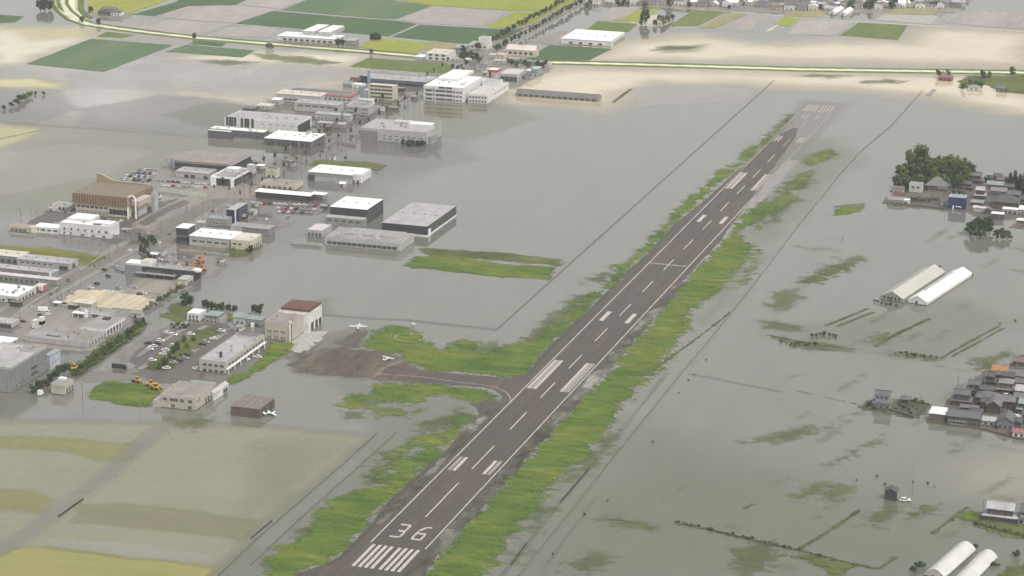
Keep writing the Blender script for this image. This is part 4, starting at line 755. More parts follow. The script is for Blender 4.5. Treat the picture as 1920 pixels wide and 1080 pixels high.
b.win('S', 4, .30, .52, 2.4, 1.8, 2.4, LGREY).win('S', 3, .66, .96, 2.2, 1.8, 2.2, LGREY).block(.0, -.03, -.5, .24, .0, b.h+.2, paint('steel_grey', (.19, .21, .23)), name='steel_cladding').block(.0, .08, b.h, .36, 1, b.h+1.4, WHITE, R_WHITE, 'white_roof').block(.22, .1, b.h+1.4, .37, .98, b.h+3.4, WHITE, R_CREAM, 'penthouse').canopy(.16*b.w, -4, .74*b.w, -.13, 3.1, GREYW, .4, 'awning', 5).win('S', 2, .02, .16, 0, 2, 2.2, DTRIM).block(.96, .0, b.h-.5, 1.06, .5, b.h+.9, TRIM, name='corner_sign')
b = B('workshop', 'cream walled workshop in front of the charcoal showroom, by the water', 'workshop', (333, 536), 350, 524, d=11, wall=CREAM, roof=LGREY, kind='metal'); b.win('E', 3, .1, .9, .4, 2, 2.4, GTRIM)
b = B('kiosk', 'little pavilion with pyramid roof behind the charcoal showroom', 'pavilion', (281, 480), 305, 467, d=8, wall=PINK, roof=R_PURP, kind='hip', rh=2.2); b.win('S', 3, .1, .9, .5, 1.8, 2.4, TRIM).canopy(1, -5, 8, -.1, 2.8, TRIM)
b = B('depot', 'long low depot with white metal roof right of the dark box', 'depot', (355, 459), 431, 442, (452, 433), wall=LGREY, roof=R_WHITE, kind='metal', base=WHITE); b.win('S', 5, .05, .95, 2.8, 4, 1.2, GTRIM).band('S', 0, 2., BEIGE)
b = B('depot_office', 'white walled end block of the depot with shrubs at its corner', 'office', (433, 468), 470, 449, (491, 441), wall=CREAM, roof=R_CREAM, par=.5, base=WHITE); b.win('S', 2, .05, .6, 4.2, 2.4, .9, DTRIM).win('E', 5, .1, .95, .5, 1.4, 3.6, LGREY)
b = B('shop', 'dark banded box shop with white roof slab beside the main road', 'shop', (331, 457), 352, 427, (366, 423), wall=DARKW, roof=R_WHITE, kind='metal', base=WHITE); b.band('S', 3, 3.5, NAVY).band('S', 6, 6.5, GREYW).win('S', 2, .1, .9, .2, 2.4, 2.2, GTRIM)
b = B('tower_block', 'narrow navy three storey block with a white vertical stripe', 'building', (425, 418), 442, 393, (466, 385), wall=NAVY, roof=LGREY, par=.5, base=LGREY); b.win('E', 4, .3, .98, [1, 4.2, 7.2], 1.8, 1.6, GTRIM).block(.93, -.02, -1, 1.04, .02, b.h+.3, TRIM, name='white_stripe').win('S', 2, .1, .8, [4.2], 1.6, 1.4, NAVY)
b = B('office', 'low grey office with navy panels at the foot of the navy block', 'office', (388, 424), 425, 409, d=10, wall=GREYW, roof=R_BLUE, par=.4); b.win('S', 5, .1, .95, 2.4, 1.8, 1.4, TRIM).canopy(-8, -3, -1, 2, 3, CREAM)
b = B('shed', 'ribbed taupe and grey shed behind the depot', 'shed', (432, 437), 504, 424, d=12, wall=paint('ribbed_grey', (.2, .2, .2), rib='X', ribw=1.5), roof=R_GREY, kind='metal'); b.block(0, -.02, -1, .3, 0, b.h, PINK, name='pink_panel')

# ---- hangar row by the big flooded field
b = B('hangar', 'charcoal hangar with bright white roof, left of the larger one', 'hangar', (618, 414), 688, 388, (718, 374), wall=DARKW, roof=R_WHITE, kind='metal', base=DARKW, over=.1)
b.win('E', 5, .05, .95, 1., 4, 5, GREYW, 'opening').block(-.02, -.22, -1.5, 1., -.001, 5.2, GREYW, LGREY, 'lean_to').win('S', 1, .2, .3, 7, .1, .1, DTRIM); b.band('E', -.4, .35, DTRIM)
for i in range(5): link('window', win_mesh(3.4, 1.4, GTRIM, 'window'), b.root, (b.w*(.1+.19*i), -.222*b.d, 2.2))
b = B('hangar', 'largest charcoal hangar with pale grey roof and row of side doors', 'hangar', (716, 436), 801, 418, (855, 386), wall=DARKW, roof=R_LAV, kind='metal', base=DARKW, over=.1)
b.win('E', 9, .12, .99, .6, 5., 5.6, GREYW, 'opening').band('SE', 0.001, 1.0, TRIM, pr=.2, name='white_plinth').win('S', 3, .3, .7, 4., 4, 1, DARKW).block(.98, .03, 0, 1.02, .09, 5, TRIM, name='side_door')
b = B('flight_school', 'low glass fronted grey building before the two charcoal hangars', 'building', (609, 460), 750, 445, (773, 434), wall=LGREY, roof=R_GREY, par=.5, base=LGREY)
b.win('S', 14, .03, .96, 1.4, 3.4, 2.4, LGREY).block(.18, .45, b.h, .9, .98, b.h+1.2, LGREY, paint('ribbed_lead', (.3, .3, .3), rib='Y', ribw=2), 'raised_roof').block(.1, .1, b.h+.06, .72, .4, b.h+.5, R_GREY, name='roof_deck').units(4)
b = B('annex', 'flat annex with dark glazed front left of the glass fronted building', 'building', (575, 444), 604, 431, (628, 430), wall=LGREY, roof=R_PINK, par=.35); b.win('S', 4, .05, .98, .8, 1.8, 2.8, LGREY)
b = B('boundary_wall', 'low pale boundary wall standing in water before the glazed annex', 'wall', (545, 458), 604, h=2.6, d=.6, wall=LGREY, roof=LGREY, par=.1)
b = B('warehouse', 'white roofed warehouse beside the small green strip', 'warehouse', (578, 338), 660, 322, (680, 313), wall=GREYW, roof=R_WHITE, kind='metal', base=WHITE); b.band('S', 0, 3.5, LGREY, .15, 1.).win('S', 1, .0, .14, 0, 6, 5, GREYW, 'opening').win('S', 5, .2, .95, 1., 3.6, 1.4, GTRIM)
b = B('warehouse_office', 'white office block at the right end of the white roofed warehouse', 'office', (657, 343), 677, 327, (694, 315), wall=WHITE, roof=R_WHITE, par=.5); b.win('E', 3, .1, .9, [1.2, 4], 1.4, 1.2).win('S', 2, .1, .9, .3, 2, 2.2, DTRIM)
b = B('canopy', 'thin flat canopy over the car yard with its shade painted as dark walls', 'canopy', (480, 371), 580, 359, d=9, wall=DARKW, roof=R_WHITE, kind='metal', base=WHITE, over=1.2); b.win('S', 6, .05, .95, .2, 5, 3.4, GREYW, 'opening')  # dark walls under the roof slab paint in the canopy's shade
b = B('sales_booth', 'small white roofed sales booth at the right of the car yard', 'booth', (583, 374), 607, 364, d=7, wall=GREYW, roof=R_WHITE, kind='metal', base=WHITE, over=.8); b.win('S', 3, .1, .9, .5, 2, 1.8, DTRIM)
b = B('shop', 'low beige flat roofed shop behind the thin yard canopy', 'shop', (487, 352), 552, 344, (566, 337), wall=CREAM, roof=R_TAUPE, par=.4); b.win('S', 6, .05, .95, .6, 2.6, 1.6, GTRIM)
b = B('shop', 'small cream cube shop with dark roof sign amid the flooded street', 'shop', (498, 333), 519, 317, (522, 311), wall=CREAM, roof=R_TAUPE, par=.4); b.block(.15, .4, b.h, .9, .7, b.h+2.4, GREYW, R_TAUPE, 'roof_sign').win('S', 2, .1, .9, .2, 1.6, 2, DTRIM)

# ---- dealerships
b = B('car_dealership', 'wide grey roofed car dealership with open deck full of cars', 'showroom', (328, 322), 437, C=(464, 280), h=hgt(437, 318, 296), wall=DARKW, roof=R_TAUPE, kind='metal', base=LGREY, over=1.); b.win('S', 7, .03, .97, 1.2, 6, 3.4, GREYW).band('S', -1.8, -.4, LGREY).block(-.22, .15, b.h-.9, 0, .95, b.h-.5, LGREY, R_TAUPE, 'car_deck').win('E', 3, .2, .9, .4, 3.4, 4, LGREY)
for i in range(4): b.post(-.2, .18+.25*i, -1, b.h-.9, .25, LGREY)
b = B('service_garage', 'pale metal roofed service garage in front of the car dealership', 'garage', (329, 332), 391, 321, (404, 313), wall=LGREY, roof=R_LAV, kind='metal', base=LGREY); b.win('S', 2, .25, .62, 0, 4, 3, LGREY, 'opening').win('S', 1, .85, .98, 0, 3.5, 3, LGREY, 'opening')
b = B('car_dealership', 'white trimmed dealership with square portal and roof advert block', 'showroom', (396, 347), 440, 333, (470, 315), wall=DARKW, roof=R_GREY, par=1.6, base=TRIM); b.win('S', 3, .3, .95, .4, 3.4, 3, GREYW).win('E', 8, .05, .95, .4, 2.6, 3, GREYW).block(.02, -.06, -1, .22, .0, b.h+1.5, TRIM, name='portal').block(.86, -.05, -1, .98, .0, b.h, TRIM, name='portal_leg').block(.1, .7, b.h+.06, .6, .95, b.h+2.6, WHITE, R_WHITE, 'roof_store')
b.block(.95, .8, b.h, 1.2, .95, b.h+6, PINK, WHITE, 'advert_block').units(4)

# ---- middle distance
b = B('hall', 'tall white hall with paired dark vertical windows and dark gable side', 'hall', (421, 242), 557, 222, (583, 217), wall=WHITE, roof=R_LAV, par=.6, base=WHITE); b.win('S', 2, .02, .10, 3.5, 2.2, 8, GREYW).win('S', 2, .09, .17, 3.5, 2.2, 8, GREYW).win('S', 2, .22, .32, 3., 2.2, 8, GREYW).win('S', 2, .3, .42, 3., 2.2, 8, GREYW).block(1.0005, .05, -1, 1.004, .9, b.h-1.5, DARKW, name='dark_side').win('S', 5, .48, .98, 7, 2.6, .5, PINK)
b = B('showroom', 'low dark stepped showroom mirrored in water before the tall white hall', 'showroom', (393, 257), 495, 241, (500, 236), wall=paint('slate_wall', (.10, .10, .12)), roof=R_WHITE, par=.5, base=LGREY); b.block(0, -.3, -1.5, .42, 0, b.h-.6, paint('slate_wall', (.10, .10, .12)), R_WHITE, 'front_bay').band('S', 0, 1.4, GREYW, .45, 1.)
for i in range(4): link('window', win_mesh(4, 2, GTRIM, 'window'), b.root, (b.w*(.5+.13*i), -.02, 2.6))
b = B('petrol_station', 'white slab roofed glass pavilion mirrored beside the pole lined street', 'pavilion', (497, 272), 583, 259, (608, 251), wall=paint('smoke_wall', (.12, .125, .13)), roof=R_WHITE, kind='metal', base=LGREY, over=.8); b.win('S', 7, .25, .97, .6, 3.4, 3.4, GREYW).win('S', 1, .04, .2, .2, 7, 3.8, GREYW, 'opening').win('E', 5, .05, .95, .6, 3, 3.4, GREYW).units(6, m=GREYW, reg=(.55, .6, .95, .9))
b = B('department_store', 'pale grey fronted store with recessed porch and shrubs before it', 'store', (676, 263), 800, 240, (820, 219), wall=LGREY, roof=R_LAV, par=.7, base=PINK); b.block(.02, -.03, -1, .26, 0, b.h-1.4, paint('porch_grey', (.20, .19, .185)), name='recessed_porch').win('S', 5, .32, .78, [2.4, 5.2], 3, 1.2, TRIM).win('S', 2, .75, .98, 5.2, 3, 1.2, TRIM).win('S', 3, .84, .99, .4, 3, 3.4, GREYW).block(.6, .55, b.h, .96, .8, b.h+2.4, WHITE, R_WHITE, 'roof_box').block(.34, .7, b.h, .6, .9, b.h+2, PINK, R_PINK, 'roof_deck').units(4)
q = MB(); q.poly([(0, 0, 0), (9, 0, 0), (13, 0, 7), (11.5, 0, 7)], LGREY); q.poly([(11.5, 1, 7), (13, 1, 7), (9, 1, 0), (0, 1, 0)], LGREY); q.poly([(9, 0, 0), (9, 1, 0), (13, 1, 7), (13, 0, 7)], LGREY); q.poly([(0, 0, 0), (11.5, 0, 7), (11.5, 1, 7), (0, 1, 0)], LGREY); link('roof_fin', q.data('roof_fin'), b.root, (b.w*.88, b.d*.6, b.h))
b.block(1.001, .1, -1, 1.05, .5, 7, GREYW, name='side_frame')
B('arcade', 'long two tier arcade with cream roof and brown back roof', 'arcade', (517, 190), 600, 175.5, (612, 170.5), wall=PINK, roof=R_CREAM, kind='metal', base=PINK).win('S', 8, .05, .95, 2.2, 4, 1.4, BEIGE).block(.12, 1.02, 0, 1.5, 1.7, 7.6, PINK, R_PURP, 'rear_hall')
B('shop', 'red roofed shop joined to the right end of the cream roofed arcade', 'shop', (603, 191), 660, 179, (672, 168.5), wall=PINK, roof=R_RED, kind='metal', base=R_RED).win('S', 6, .05, .98, 2.6, 2.6, 2, TRIM)
B('factory', 'long pinkish factory with a row of ribbon windows below the arcade', 'factory', (552, 208), 633, 192, (640, 184), wall=PINK, roof=R_LAV, kind='metal', base=PINK).win('S', 5, .06, .9, 5., 5.6, 1.4, LGREY).win('S', 3, .92, 1., 3, 1.4, 3, GREYW)
B('block', 'pale grey two storey block at the right end of the ribbon window factory', 'building', (650, 215), 690, 198, (698, 184), wall=LGREY, roof=R_TAUPE, par=.7, base=WHITE).win('S', 2, .02, .3, [2., 5.4], 3, 1.4).win('S', 2, .7, .98, [2., 5.4], 3, 1.4)
B('billboard', 'white L shaped advertising frame above the pale grey block', 'sign', (672, 199), 700, 184, d=1.5, wall=LGREY, roof=WHITE, par=.1, base=WHITE).block(0, -.3, 5.8, 1.02, 1.2, 7.6, TRIM, name='top_board').block(.9, -.3, -1, 1.02, 1.2, 5.8, TRIM, name='side_board')
B('office_block', 'cream office block with teal stair tower and rows of windows', 'office building', (690, 186), 738, 160, (744, 156), wall=CREAM, roof=R_CREAM, par=.6).win('S', 6, .08, .95, [2., 5.5, 9., 12.4], 3.4, 1.7, CREAM).block(-.36, .0, -1, -.16, .9, 12, TEAL, LGREY, 'teal_tower').block(-.45, .1, -1, -.001, .95, 8.4, LGREY, R_WHITE, 'side_wing')
B('store', 'very long navy fascia store with pale roof and tall blue pylon', 'store', (675, 155), 800, 146, (812, 142), wall=paint('violet_grey_wall', (.13, .13, .16)), roof=R_LAV, kind='metal', base=NAVY).band('S', -2.4, .3, NAVY).win('S', 1, .0, .12, 3.4, 9, 3.6, NAVY).block(.13, -.15, 0, .165, -.05, 14, paint('blue_grey', (.22, .27, .34)), WHITE, 'pylon').win('S', 9, .2, .98, .4, 5, 2.2, GREYW)
b = B('apartment_block', 'white four storey block with long ribbon balconies at the water edge', 'apartment block', (794, 189), 868, 161, (905, 145), wall=WHITE, roof=R_WHITE, par=.6)
b.win('S', 2, .04, .42, [1.5, 5.5, 9.5], 6.4, 1.8, LGREY).win('S', 2, .38, .74, [1.5, 5.5, 9.5, 13], 6.2, 1.8, LGREY).win('S', 3, .74, .98, [1.5, 5.5, 9.5], 2., 1.6, LGREY)
for z in (4.4, 8.4, 12.4): b.band('S', z, z+.5, WHITE, 0, .76, .5, 'balcony')
b.block(.1, .5, b.h, .62, 1.3, b.h+2.5, WHITE, R_WHITE, 'roof_storey').post(.3, -.01, -1, b.h, .4, WHITE, 'pier').units(5)
b = B('school_building', 'white school like block with two rows of square windows', 'building', (878, 193), 914, 177, (954, 156), wall=WHITE, roof=R_PINK, par=.6); b.win('S', 6, .03, .97, [1.4, 5.2], 1.8, 1.7, LGREY).band('E', 2.6, 3.4, WHITE, pr=.5, name='ledge').win('E', 6, .3, .95, 5.4, 2.4, 1.2, LGREY).block(-.1, .72, b.h, .7, .99, b.h+3.4, WHITE, R_LAV, 'rear_storey')
B('hall', 'broad pale roofed hall behind the white four storey block', 'hall', (838, 164), 925, 150, (930, 142), wall=LGREY, roof=R_CREAM, kind='gable', rh=3, base=LGREY).win('S', 3, .55, .8, 3, 1.6, 1.6)
B('drugstore', 'pink roofed store with open dark front and red advert portal', 'store', (938, 152), 970, 138, (984, 128), wall=PINK, roof=R_PINK, kind='metal', base=PINK).win('S', 4, .02, .98, .2, 4.4, 5, PINK, 'opening').win('E', 3, .1, .9, 1, 3, 3, LGREY).block(-.62, -.1, 0, -.58, .1, 9, REDP, name='red_portal').block(-.22, -.1, 0, -.18, .1, 9, WHITE, name='white_post').block(-.66, -.15, 9, -.12, .3, 11.5, REDP, R_WHITE, 'red_board')
B('house', 'teal roofed house at the water edge right of the pink store', 'house', (996, 143), 1008, 129, (1013, 121), wall=TEAL, roof=paint('teal_roof', (.34, .46, .43)), kind='metal').win('S', 2, .1, .9, [1, 4], 1.6, 1.4).block(-1., .2, -1, -.05, .9, 5, WHITE, R_WHITE, 'white_wing')
b = B('long_shed', 'very long grey shed with ridge roof and fourteen dark bays', 'shed', (967, 180), 1121, 175, d=13, wall=paint('shed_wall', (.28, .26, .25)), roof=R_PURP, kind='gable', rh=3.2, base=GREYW); b.win('S', 14, .02, .98, 0, 3.6, 2.6, LGREY, 'opening')
b = B('warehouse', 'wide flat warehouse with brilliant white roof beyond the tree lined road', 'warehouse', (1052, 82), 1144, C=(1175, 67), h=hgt(1145, 93, 83), wall=WHITE, roof=R_WHITE, kind='metal', base=WHITE); b.band('E', 0, 2.5, GREYW).block(1.01, -.03, 0, 1.05, .02, 6, WHITE, name='corner_post').win('S', 4, .1, .9, 1, 4, 2, LGREY)
B('hall', 'cream hall with windows along its front beside the tree lined road', 'hall', (949, 105), 1003, 92, d=14, wall=CREAM, roof=R_CREAM, kind='gable', rh=4, base=CREAM).win('S', 5, .05, .95, 2.6, 3, 2.6, LGREY)
b = B('factory', 'long white factory with two raised roof sheds beside the river bank', 'factory', (520, 76), 630, 67, (644, 62), wall=WHITE, roof=R_WHITE, kind='metal', base=WHITE); b.win('S', 9, .08, .95, 1., 4, 2.2, LGREY)
for f in (.36, .62): b.block(f, .5, b.h+.35, f+.2, 2.2, b.h+5, LGREY, R_WHITE, 'raised_shed')
b.win('E', 3, .1, .9, .3, 3, 4, DTRIM, 'door')
B('shed', 'small grey shed right of the long white factory', 'shed', (647, 84), 664, 76, d=14, wall=GREYW, roof=LGREY, kind='metal')
B('factory', 'white factory with three pairs of dark windows above the green paddock', 'factory', (798, 113), 838, 100, (850, 86), wall=WHITE, roof=R_CREAM, kind='metal', base=WHITE).win('S', 3, .08, .98, [1.5, 5], 3.4, 2, LGREY).block(-.55, .1, -1, -.01, .6, 2.6, LGREY, R_WHITE, 'low_wing')
B('shed', 'grey roofed shed beside the white factory with paired windows', 'shed', (851, 100), 868, 89, d=22, wall=GREYW, roof=paint('lead_roof', (.3, .33, .34)), kind='metal')
B('office', 'pale stepped office block left of the start of the tree lined road', 'office building', (880, 92), 914, 82, d=16, wall=WHITE, roof=LGREY, par=.5).win('S', 4, .05, .95, 2, 2.6, 1.8, LGREY).block(.45, .2, 6, .98, .9, 12.5, WHITE, LGREY, 'upper_storey')
for (A, bx, top, d, wl, rf, kd, lab, nm) in [
    ((916, 112), 928, 103, 9, PINK, R_PINK, 'metal', 'small pinkish house left of the cream row shop', 'house'), ((930, 112), 946, 102, 9, CREAM, R_CREAM, 'flat', 'cream row shop with tall windows near the tree lined road', 'shop'),
    ((845, 116), 862, 110, 8, LGREY, R_LAV, 'flat', 'low pale shop just right of the factory with paired windows', 'shop'), ((864, 117), 880, 111, 8, CREAM, R_WHITE, 'flat', 'low cream shop beside the bend of the avenue', 'shop'),
    ((925, 121), 945, 114, 10, LGREY, R_LAV, 'metal', 'grey flat shed below the cream row shop', 'shed'), ((950, 118), 980, 111, 12, GREYW, R_GREY, 'metal', 'dark roofed shed behind the pink store', 'shed'), ((985, 122), 1015, 115, 8, GREYW, R_GREEN, 'metal', 'green grey shed among the shrubs at the canal end', 'shed'),
    ((895, 135), 912, 126, 9, PINK, R_PURP, 'gable', 'violet roofed shop left of the red advert portal', 'shop'), ((880, 130), 893, 122, 9, LGREY, R_MID, 'gable', 'grey gabled shop at the avenue crossing', 'shop'), ((984, 150), 996, 140, 9, GREYW, R_MID, 'gable', 'grey gabled house right of the pink roofed store', 'house'),
    ((800, 157), 812, 146, 8, WHITE, R_LAV, 'flat', 'tall white water tank building at the navy store end', 'building'), ((480, 204), 506, 198, 12, PINK, R_PINK, 'metal', 'small pink roofed hut left of the ribbon window factory', 'hut'), ((455, 207), 476, 203, 10, WOOD, R_PURP, 'metal', 'low dark roofed hut furthest left above the tall white hall', 'hut'),
    ((508, 197), 524, 187, 10, LGREY, R_WHITE, 'metal', 'pale hut at the left foot of the cream roofed arcade', 'hut'), ((643, 163), 660, 157, 9, GREYW, R_GREEN, 'gable', 'green roofed hut behind the red roofed shop', 'hut'), ((655, 156), 674, 151, 10, WOOD, R_BROWN, 'gable', 'brown roofed hut left of the navy store', 'hut'), ((660, 165), 680, 158, 8, WHITE, R_WHITE, 'flat', 'white cube house behind the red roofed shop', 'house'),
    ((590, 224), 655, 213, 9, LGREY, R_LAV, 'metal', 'long low grey shed under the ribbon window factory', 'shed'), ((594, 238), 645, 230, 8, GREYW, R_LAV, 'metal', 'second long grey shed nearer the tall white hall', 'shed'), ((1868, 172), 1886, 165, 9, WOOD, R_PURP, 'gable', 'violet roofed farmhouse on the green bank at right', 'farmhouse'), ((1815, 170), 1836, 163, 8, WHITE, R_GREEN, 'hip', 'white farmhouse under trees beside the red pump station', 'farmhouse'),
    ((184, 29), 205, 22, 12, WOOD, R_DARK, 'gable', 'dark farmhouse left in the small farm below the river bend', 'farmhouse'), ((207, 30), 226, 23, 10, WHITE, R_MID, 'gable', 'white walled farmhouse right in the small farm', 'farmhouse'), ((190, 22), 214, 17, 10, GREYW, R_PURP, 'gable', 'violet roofed barn behind the small farm', 'barn')]:
    b = B(nm, lab, nm, A, bx, top, d=d, wall=wl, roof=rf, kind=kd, par=.4) if kd != 'gable' else B(nm, lab, nm, A, bx, top, d=d, wall=wl, roof=rf, kind=kd, rh=2.2)
    n = max(2, int(b.w/4)); b.win('S', n, .06, .94, 1.2, min(1.8, b.w/n*.6), min(1.5, b.h*.4), TRIM)
    if b.h > 5.5: b.win('S', n, .06, .94, b.h-2., min(1.8, b.w/n*.6), 1.2, TRIM)
b = B('pump_station', 'red brick river pump station with dark gate openings', 'pump station', (1758, 151), 1785, 144, d=9, wall=paint('red_brick', (.30, .12, .09), streak=.2), roof=paint('red_brick_roof', (.30, .13, .10)), par=.5); b.win('S', 3, .08, .92, 0, 2.6, 3, BROWNW, 'opening').block(.15, .9, b.h, .3, 1.3, b.h+4, GREYW, name='gate_tower').block(.4, .9, b.h, .55, 1.3, b.h+4, GREYW, name='gate_tower')

# ---- glasshouses
def glasshouse(name, label, L, Rr, C, h, rh, wall, roof, kind):
    a, r, c = G(*L)[:2], G(*Rr)[:2], G(*C)[:2]; v = c-r; d = float(np.linalg.norm(v)); v /= d; u = np.array([v[1], -v[0]]); w = float((r-a)@u); o = r-u*w
    px = PR((*o, 0)); b = B(name, label, 'greenhouse', px, 0, h=h, w=w, d=d, wall=wall, roof=roof, kind=kind, rh=rh, rot=math.degrees(math.atan2(u[1], u[0])), ridge='y', over=.1, seam=False)
    n = int(d/6)
    for i in range(1, n): 
        q = MB()
        q.box(-.06, -.05, -1, .02, .05, h, GTRIM); q.box(w-.02, -.05, -1, w+.06, .05, h, GTRIM)
        link('rib', q.data('rib') if i == 1 else b._rib, b.root, (0, d*i/n, 0)) if i > 1 else setattr(b, '_rib', q.data('rib'))
    q = MB(); q.box(-.9, -.08, -.5, .9, .02, h*.9, DTRIM); link('door', q.data('door'), b.root, (w*.45, -.01, 0)); return b
PLASTIC = paint('white_plastic_film', (.52, .52, .485), .4, .1, .2, rib='Y', ribw=2.4); POLYG = paint('dusty_glass_roof', (.44, .42, .38), .35, .12, .2, rib='Y', ribw=3)
b = glasshouse('greenhouse', 'dull pitched greenhouse with weedy gable front, left of the white one', (1651, 562), (1693, 569), (1772, 517), 3., 4.2, paint('green_glass_wall', (.24, .28, .22)), POLYG, 'gable')
b.win('S', 5, .1, .9, 1.2, 1.4, 2.2, LGREY)
glasshouse('greenhouse', 'bright white pitched greenhouse, right of the dull one', (1699, 570), (1738, 574), (1822, 519), 2.6, 3.6, WHITE, R_WHITE, 'gable').block(.35, .2, 6.0, .5, .8, 6.4, LGREY, name='ridge_vent')
glasshouse('greenhouse', 'cylindrical white plastic tunnel, left of the pair at the bottom right', (1735, 1078), (1770, 1088), (1829, 1035), 1.4, 3.2, PLASTIC, PLASTIC, 'barrel')
glasshouse('greenhouse', 'cylindrical white plastic tunnel, right of the pair at the bottom right', (1788, 1090), (1820, 1100), (1870, 1048), 1.2, 2.9, PLASTIC, PLASTIC, 'barrel')
for k, (L, Rr, C) in enumerate([((1556, 27), (1566, 29), (1582, 20)), ((1575, 29), (1586, 31), (1600, 22))]): glasshouse('greenhouse', ('left' if k == 0 else 'right')+' of two tiny white greenhouses by the far town', L, Rr, C, 3, 2.5, WHITE, R_WHITE, 'gable')

# ---- village houses: walls, skirt roof, upper storey, main roof
VDARK = paint('weathered_boards', (.10, .09, .08), .8, .3, .5, streak=.25); VGREY = paint('weathered_plaster', (.17, .16, .15), .8, .3, .5, streak=.25)
def house(label, A, bx, d, h, ridge='x', roof=R_DARK, wall=BEIGE, two=True, group=None, kind='gable', rh=None, name='house', rot=0.):
    wall = {GREYW: VDARK, BEIGE: VGREY}.get(wall, wall)
    if two:
        b = B(name, label, name, A, bx, h=h*.46, d=d, wall=wall, roof=roof, kind='flat', par=.1, group=group, rot=rot)
        r = MB(); hip_faces(r, -.9, -.9, b.w+.9, b.d+.9, h*.46, 1.1, roof); link('skirt_roof', r.data('skirt_roof'), b.root)
        m = .10; x0, y0, x1, y1 = b.w*m, b.d*m, b.w*(1-m), b.d*(1-m); q = MB(); q.box(x0, y0, h*.46, x1, y1, h, wall, bottom=False)
        L = (y1-y0) if ridge == 'x' else (x1-x0); rr = rh or .24*L
        if kind == 'gable':
            if ridge == 'x':
                for x in (x0, x1): q.poly([(x, y0, h), (x, y1, h), (x, (y0+y1)/2, h+rr)], wall)
            else:
                for y in (y0, y1): q.poly([(x0, y, h), (x1, y, h), ((x0+x1)/2, y, h+rr)], wall)
        link('upper_wall', q.data('upper_wall'), b.root); r = MB(); o = .7
        if kind == 'hip': hip_faces(r, x0-o, y0-o, x1+o, y1+o, h, rr, roof)
        else: gable_faces(r, x0, y0, x1, y1, h, rr, o, roof, ridge)
        link('main_roof', r.data('main_roof'), b.root)
        n = max(2, int(b.w/3.2)); me = win_mesh(1.5, 1.2, GTRIM, 'window'); me2 = win_mesh(1.7, 1.7, GTRIM, 'window')
        for i in range(n):
            link('window', me, b.root, (x0+(x1-x0)*(i+.5)/n, y0-.01, h*.46+(h*.54-1.2)*.62)); link('window', me2, b.root, (b.w*(i+.5)/n, -.01, .6))
        for i in range(2): link('window', me, b.root, (x1+.01, y0+(y1-y0)*(.3+.4*i), h*.46+(h*.54-1.2)*.62), math.pi/2)
        q = MB(); q.box(0, 0, 0, .35, .35, .25, roof)
    else:
        b = B(name, label, name, A, bx, h=h, d=d, wall=wall, roof=roof, kind=kind, ridge=ridge, rh=rh, group=group, over=.5, par=.3, rot=rot)
        n = max(2, int(b.w/3)); b.win('S', n, .06, .94, min(.8, h*.2), 1.5, min(1.6, h*.45), GTRIM).win('E', 2, .15, .85, min(.9, h*.25), 1.3, min(1.3, h*.4), GTRIM)
    return b
def gable_faces(r, x0, y0, x1, y1, h, rr, o, roof, ridge):
    P = (lambda e, t, z: (e, t, z)) if ridge == 'x' else (lambda e, t, z: (t, e, z))
    E0, E1, T0, T1 = (x0-o, x1+o, y0, y1) if ridge == 'x' else (y0-o, y1+o, x0, x1); tm = (T0+T1)/2; dz = rr*o/((T1-T0)/2)
    for t, e in ((T0-o, 1), (T1+o, -1)):
        r.poly([P(E0, t, h-dz+.2), P(E1, t, h-dz+.2), P(E1, tm, h+rr+.2), P(E0, tm, h+rr+.2)], roof); r.poly([P(E0, t, h-dz), P(E0, tm, h+rr), P(E1, tm, h+rr), P(E1, t, h-dz)], roof)
        r.poly([P(E0, t, h-dz), P(E1, t, h-dz), P(E1, t, h-dz+.2), P(E0, t, h-dz+.2)], roof)
        for E in (E0, E1): r.poly([P(E, t, h-dz), P(E, t, h-dz+.2), P(E, tm, h+rr+.2), P(E, tm, h+rr)], roof)
    a = P(E0, tm-.25, h+rr+.15); c = P(E1, tm+.25, h+rr+.45); r.box(min(a[0], c[0]), min(a[1], c[1]), a[2], max(a[0], c[0]), max(a[1], c[1]), c[2], roof)
VG = 'houses of the flooded village at right'; UG = 'houses beside the wooded island'
B('garage', 'dark garage with flat white roof at the left tip of the village', 'garage', (1742, 790), 1771, 775, (1773, 764), wall=paint('garage_wall', (.11, .105, .10)), roof=R_WHITE, kind='metal', base=WHITE, group=VG).block(-.15, -.1, -1, 1.0, .15, .6, BROWNW, name='jetty')
house('long low grey house with white curtains along the village waterfront', (1775, 795), 1836, 9, 5.4, 'x', R_MID, GREYW, False, VG, rh=2.6).win('S', 5, .05, .6, .4, 2, 2.2, TRIM)
house('dark tiled two storey house behind the long low waterfront house', (1783, 760), 1819, 9, 7.4, 'x', R_MID, GREYW, True, VG)
house('grey tiled house peeking between the dark tiled and the hip roofed ones', (1812, 738), 1838, 8, 6.2, 'x', R_MID, BEIGE, True, VG)
house('little dark house with white gable edge at the upper village shore', (1843, 722), 1865, 8, 6, 'x', R_DARK, DARKW, True, VG)
house('taupe roofed house with paired windows above the white parked cars', (1868, 738), 1900, 10, 7., 'x', paint('taupe_tile', (.21, .195, .18), rib='Y', ribw=.6), BEIGE, True, VG, 'hip')
house('low house with bright orange roof', (1859, 705), 1888, 9, 3.8, 'x', R_ORANGE, BEIGE, False, VG, rh=2.2)
house('tall brown walled house under the thin mast at the right edge', (1894, 698), 1930, 9, 7.4, 'x', paint('brown_tile', (.16, .12, .11)), paint('maroon_wall', (.15, .11, .105)), True, VG)
house('house with broad violet grey roof right of the orange one', (1890, 716), 1930, 10, 4.6, 'x', R_PURP, GREYW, False, VG, rh=2.4)
